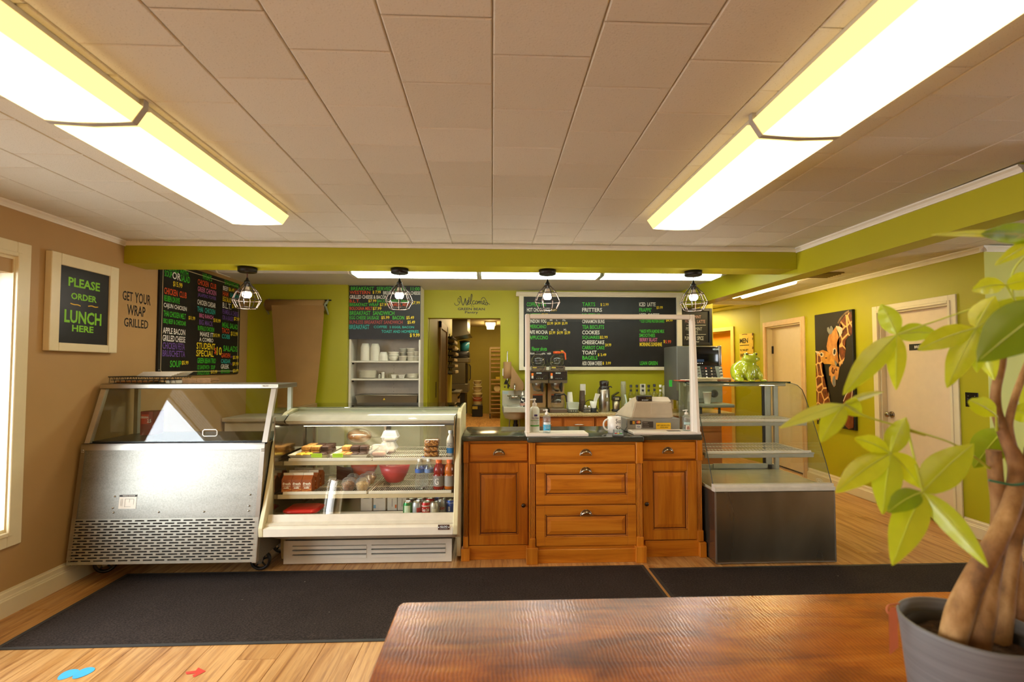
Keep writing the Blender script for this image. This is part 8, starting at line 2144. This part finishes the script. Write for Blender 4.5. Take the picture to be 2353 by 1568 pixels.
def leaf_material(name, a, b, c):
    k = NT(name); k.set(.4, 0, .35)
    n = k.noise(k.coord(), 30, 3); info = k.n.new('ShaderNodeObjectInfo')
    base = k.ramp(n, [(.3, a), (.7, b)])
    base = k.mix(info.outputs['Random'], base, c); 
    k.n.remove(k.b)
    d = k.n.new('ShaderNodeBsdfDiffuse'); t = k.n.new('ShaderNodeBsdfTranslucent'); g = k.n.new('ShaderNodeBsdfGlossy'); g.inputs['Roughness'].default_value = .35
    k.link(base, d.inputs[0]); k.link(base, t.inputs[0])
    m = k.n.new('ShaderNodeMixShader'); m.inputs[0].default_value = .45; k.link(d.outputs[0], m.inputs[1]); k.link(t.outputs[0], m.inputs[2])
    m2 = k.n.new('ShaderNodeMixShader'); m2.inputs[0].default_value = .05; k.link(m.outputs[0], m2.inputs[1]); k.link(g.outputs[0], m2.inputs[2])
    k.link(m2.outputs[0], k.out.inputs[0]); return k.m
M_LEAF = leaf_material('young leaf', '#c8ce1c', '#dade2a', '#b8c81c'); M_LEAFD = leaf_material('older leaf', '#86a00e', '#98ac12', '#7f980e'); M_LEAFP = leaf_material('pale leaf', '#c9cc4a', '#d6d26a', '#cfd24a')
M_PET = plain('green leaf stalk', '#bcc43c', .5)
_camdir = Vector((0, -1, .25))
def leaf(b, t, w, mat=None, droop=.02, turn=0.0):
    """one leaflet from base to tip (pixel, pixel, depth), w = width in pixels"""
    Bp, Tp = A(*b), A(*t); ax = Tp - Bp; L_ = ax.length; d = ax.normalized()
    view = ((Bp + Tp) / 2 - _c).normalized(); side = d.cross(view).normalized(); nrm = side.cross(d).normalized()
    if turn: side = (side * math.cos(turn) + nrm * math.sin(turn)).normalized(); nrm = side.cross(d).normalized()
    W = w / FPX * (Bp.y + Tp.y) / 2 / 2
    nu, nv = 12, 4; vs = []
    for i in range(nu + 1):
        u = i / nu; ww = W * (math.sin(math.pi * u ** .80) ** .85) * (1 if u < .97 else .5) + .0006
        c = Bp + ax * u + Vector((0, 0, -droop * 4 * (u - .0) * (u - 1) * -1 * .0)) + Vector((0, 0, droop * math.sin(math.pi * u)))
        for j in range(nv + 1):
            s = (j / nv) * 2 - 1
            vs.append(c + side * ww * s + nrm * (abs(s) * ww * .22 + .0012 * math.sin(u * 22) * abs(s)))
    fs = [[i * (nv + 1) + j, (i + 1) * (nv + 1) + j, (i + 1) * (nv + 1) + j + 1, i * (nv + 1) + j + 1] for i in range(nu) for j in range(nv)]
    o = MB().raw(vs, fs, True).build('leaf', mat or M_LEAF, pt_)
    MB().tube([Bp + ax * u + Vector((0, 0, droop * math.sin(math.pi * u))) - nrm * .0005 for u in (0, .25, .5, .75, .97)], [.0012, .0011, .0009, .0007, .0004], 5).build('midrib', M_PET, o)
def cluster(c, tips):
    for t in tips:
        tx, ty, tY, w = t[:4]
        leaf((c[0], c[1], c[2]), (tx, ty, tY), w * 1.12, t[4] if len(t) > 4 else None, t[5] if len(t) > 5 else .004)
cluster((2060, 769, .84), [(2024, 699, .86, 38), (2160, 768, .86, 38), (1937, 908, .78, 46), (2059, 897, .80, 34)])
cluster((1939, 930, .80), [(1792, 984, .76, 26, M_LEAFP), (1886, 1017, .77, 42), (1982, 957, .82, 40), (2032, 901, .86, 12, M_LEAFP)])
cluster((2046, 1042, .78), [(1964, 1008, .77, 34), (2082, 959, .82, 40), (1920, 1133, .73, 50), (2028, 1183, .74, 52), (2118, 1124, .77, 46)])
cluster((2120, 1131, .74), [(2238, 1020, .79, 66), (2040, 1178, .72, 42, M_LEAFD), (2050, 1300, .70, 60), (2270, 1304, .68, 44)])
cluster((2243, 754, .82), [(2109, 805, .78, 46), (2287, 680, .86, 46), (2176, 892, .77, 46), (2245, 856, .80, 34), (2285, 874, .81, 44), (2375, 680, .86, 44)])
leaf((2440, 690, .72), (2246, 832, .66), 118, M_LEAFD, .006)
cluster((2312, 655, .84), [(2234, 668, .82, 36), (2400, 645, .82, 38)])
cluster((2405, 545, .80), [(2254, 538, .76, 44, M_LEAFD), (2140, 540, .74, 15, M_LEAFP), (2286, 610, .78, 28)])
cluster((2290, 957, .84), [(2226, 920, .80, 38)])
cluster((2310, 985, .90), [(2238, 1076, .90, 62, M_LEAFD), (2322, 1078, .92, 24)])
cluster((2375, 960, .92), [(2318, 945, .94, 40), (2370, 860, .94, 40)])
for nm, pts in (('leaf_stalk', [(2275, 1078, .865), (2200, 1025, .84), (2100, 990, .82), (1988, 957, .81), (1939, 930, .80)]), ('leaf_stalk', [(2125, 1000, .83), (2060, 990, .81), (2046, 1042, .78)]), ('leaf_stalk', [(2086, 988, .82), (2100, 1050, .78), (2120, 1131, .74)]), ('leaf_stalk', [(2330, 700, .89), (2300, 690, .88), (2180, 728, .86), (2060, 769, .84)]), ('leaf_stalk', [(2360, 760, .89), (2310, 720, .85), (2243, 754, .82)]), ('leaf_stalk', [(2372, 790, .89), (2342, 712, .86), (2312, 655, .84)]), ('leaf_stalk', [(2330, 690, .89), (2330, 620, .86), (2405, 545, .80)]), ('leaf_stalk', [(2291, 990, .88), (2290, 957, .84)]), ('leaf_stalk', [(2300, 1010, .88), (2310, 985, .90)])):
    P, rr = smooth([A(*p) for p in pts], [.0024] + [.0017] * (len(pts) - 1)); MB().tube(P, rr, 6).build(nm, M_PET, pt_)
# coral tag on a string loop
q = A(2052, 1425, .845)
MB().flat([(0, 0), (.016, .012), (.016, .07), (.012, .082), (.004, .082), (.0, .07)], A(2044, 1505, .835), XU, ZV, .0005).raw([], []).build('plant_tag', plain('coral tag', '#c9714a', .6, vary=.1), pt_)
P, rr = smooth([A(2051, 1418, .836), A(2038, 1405, .84), A(2042, 1392, .845), A(2066, 1388, .855)], [.0012] * 4); MB().tube(P, rr, 6).build('tag_string', MATS['coral tag'], pt_)
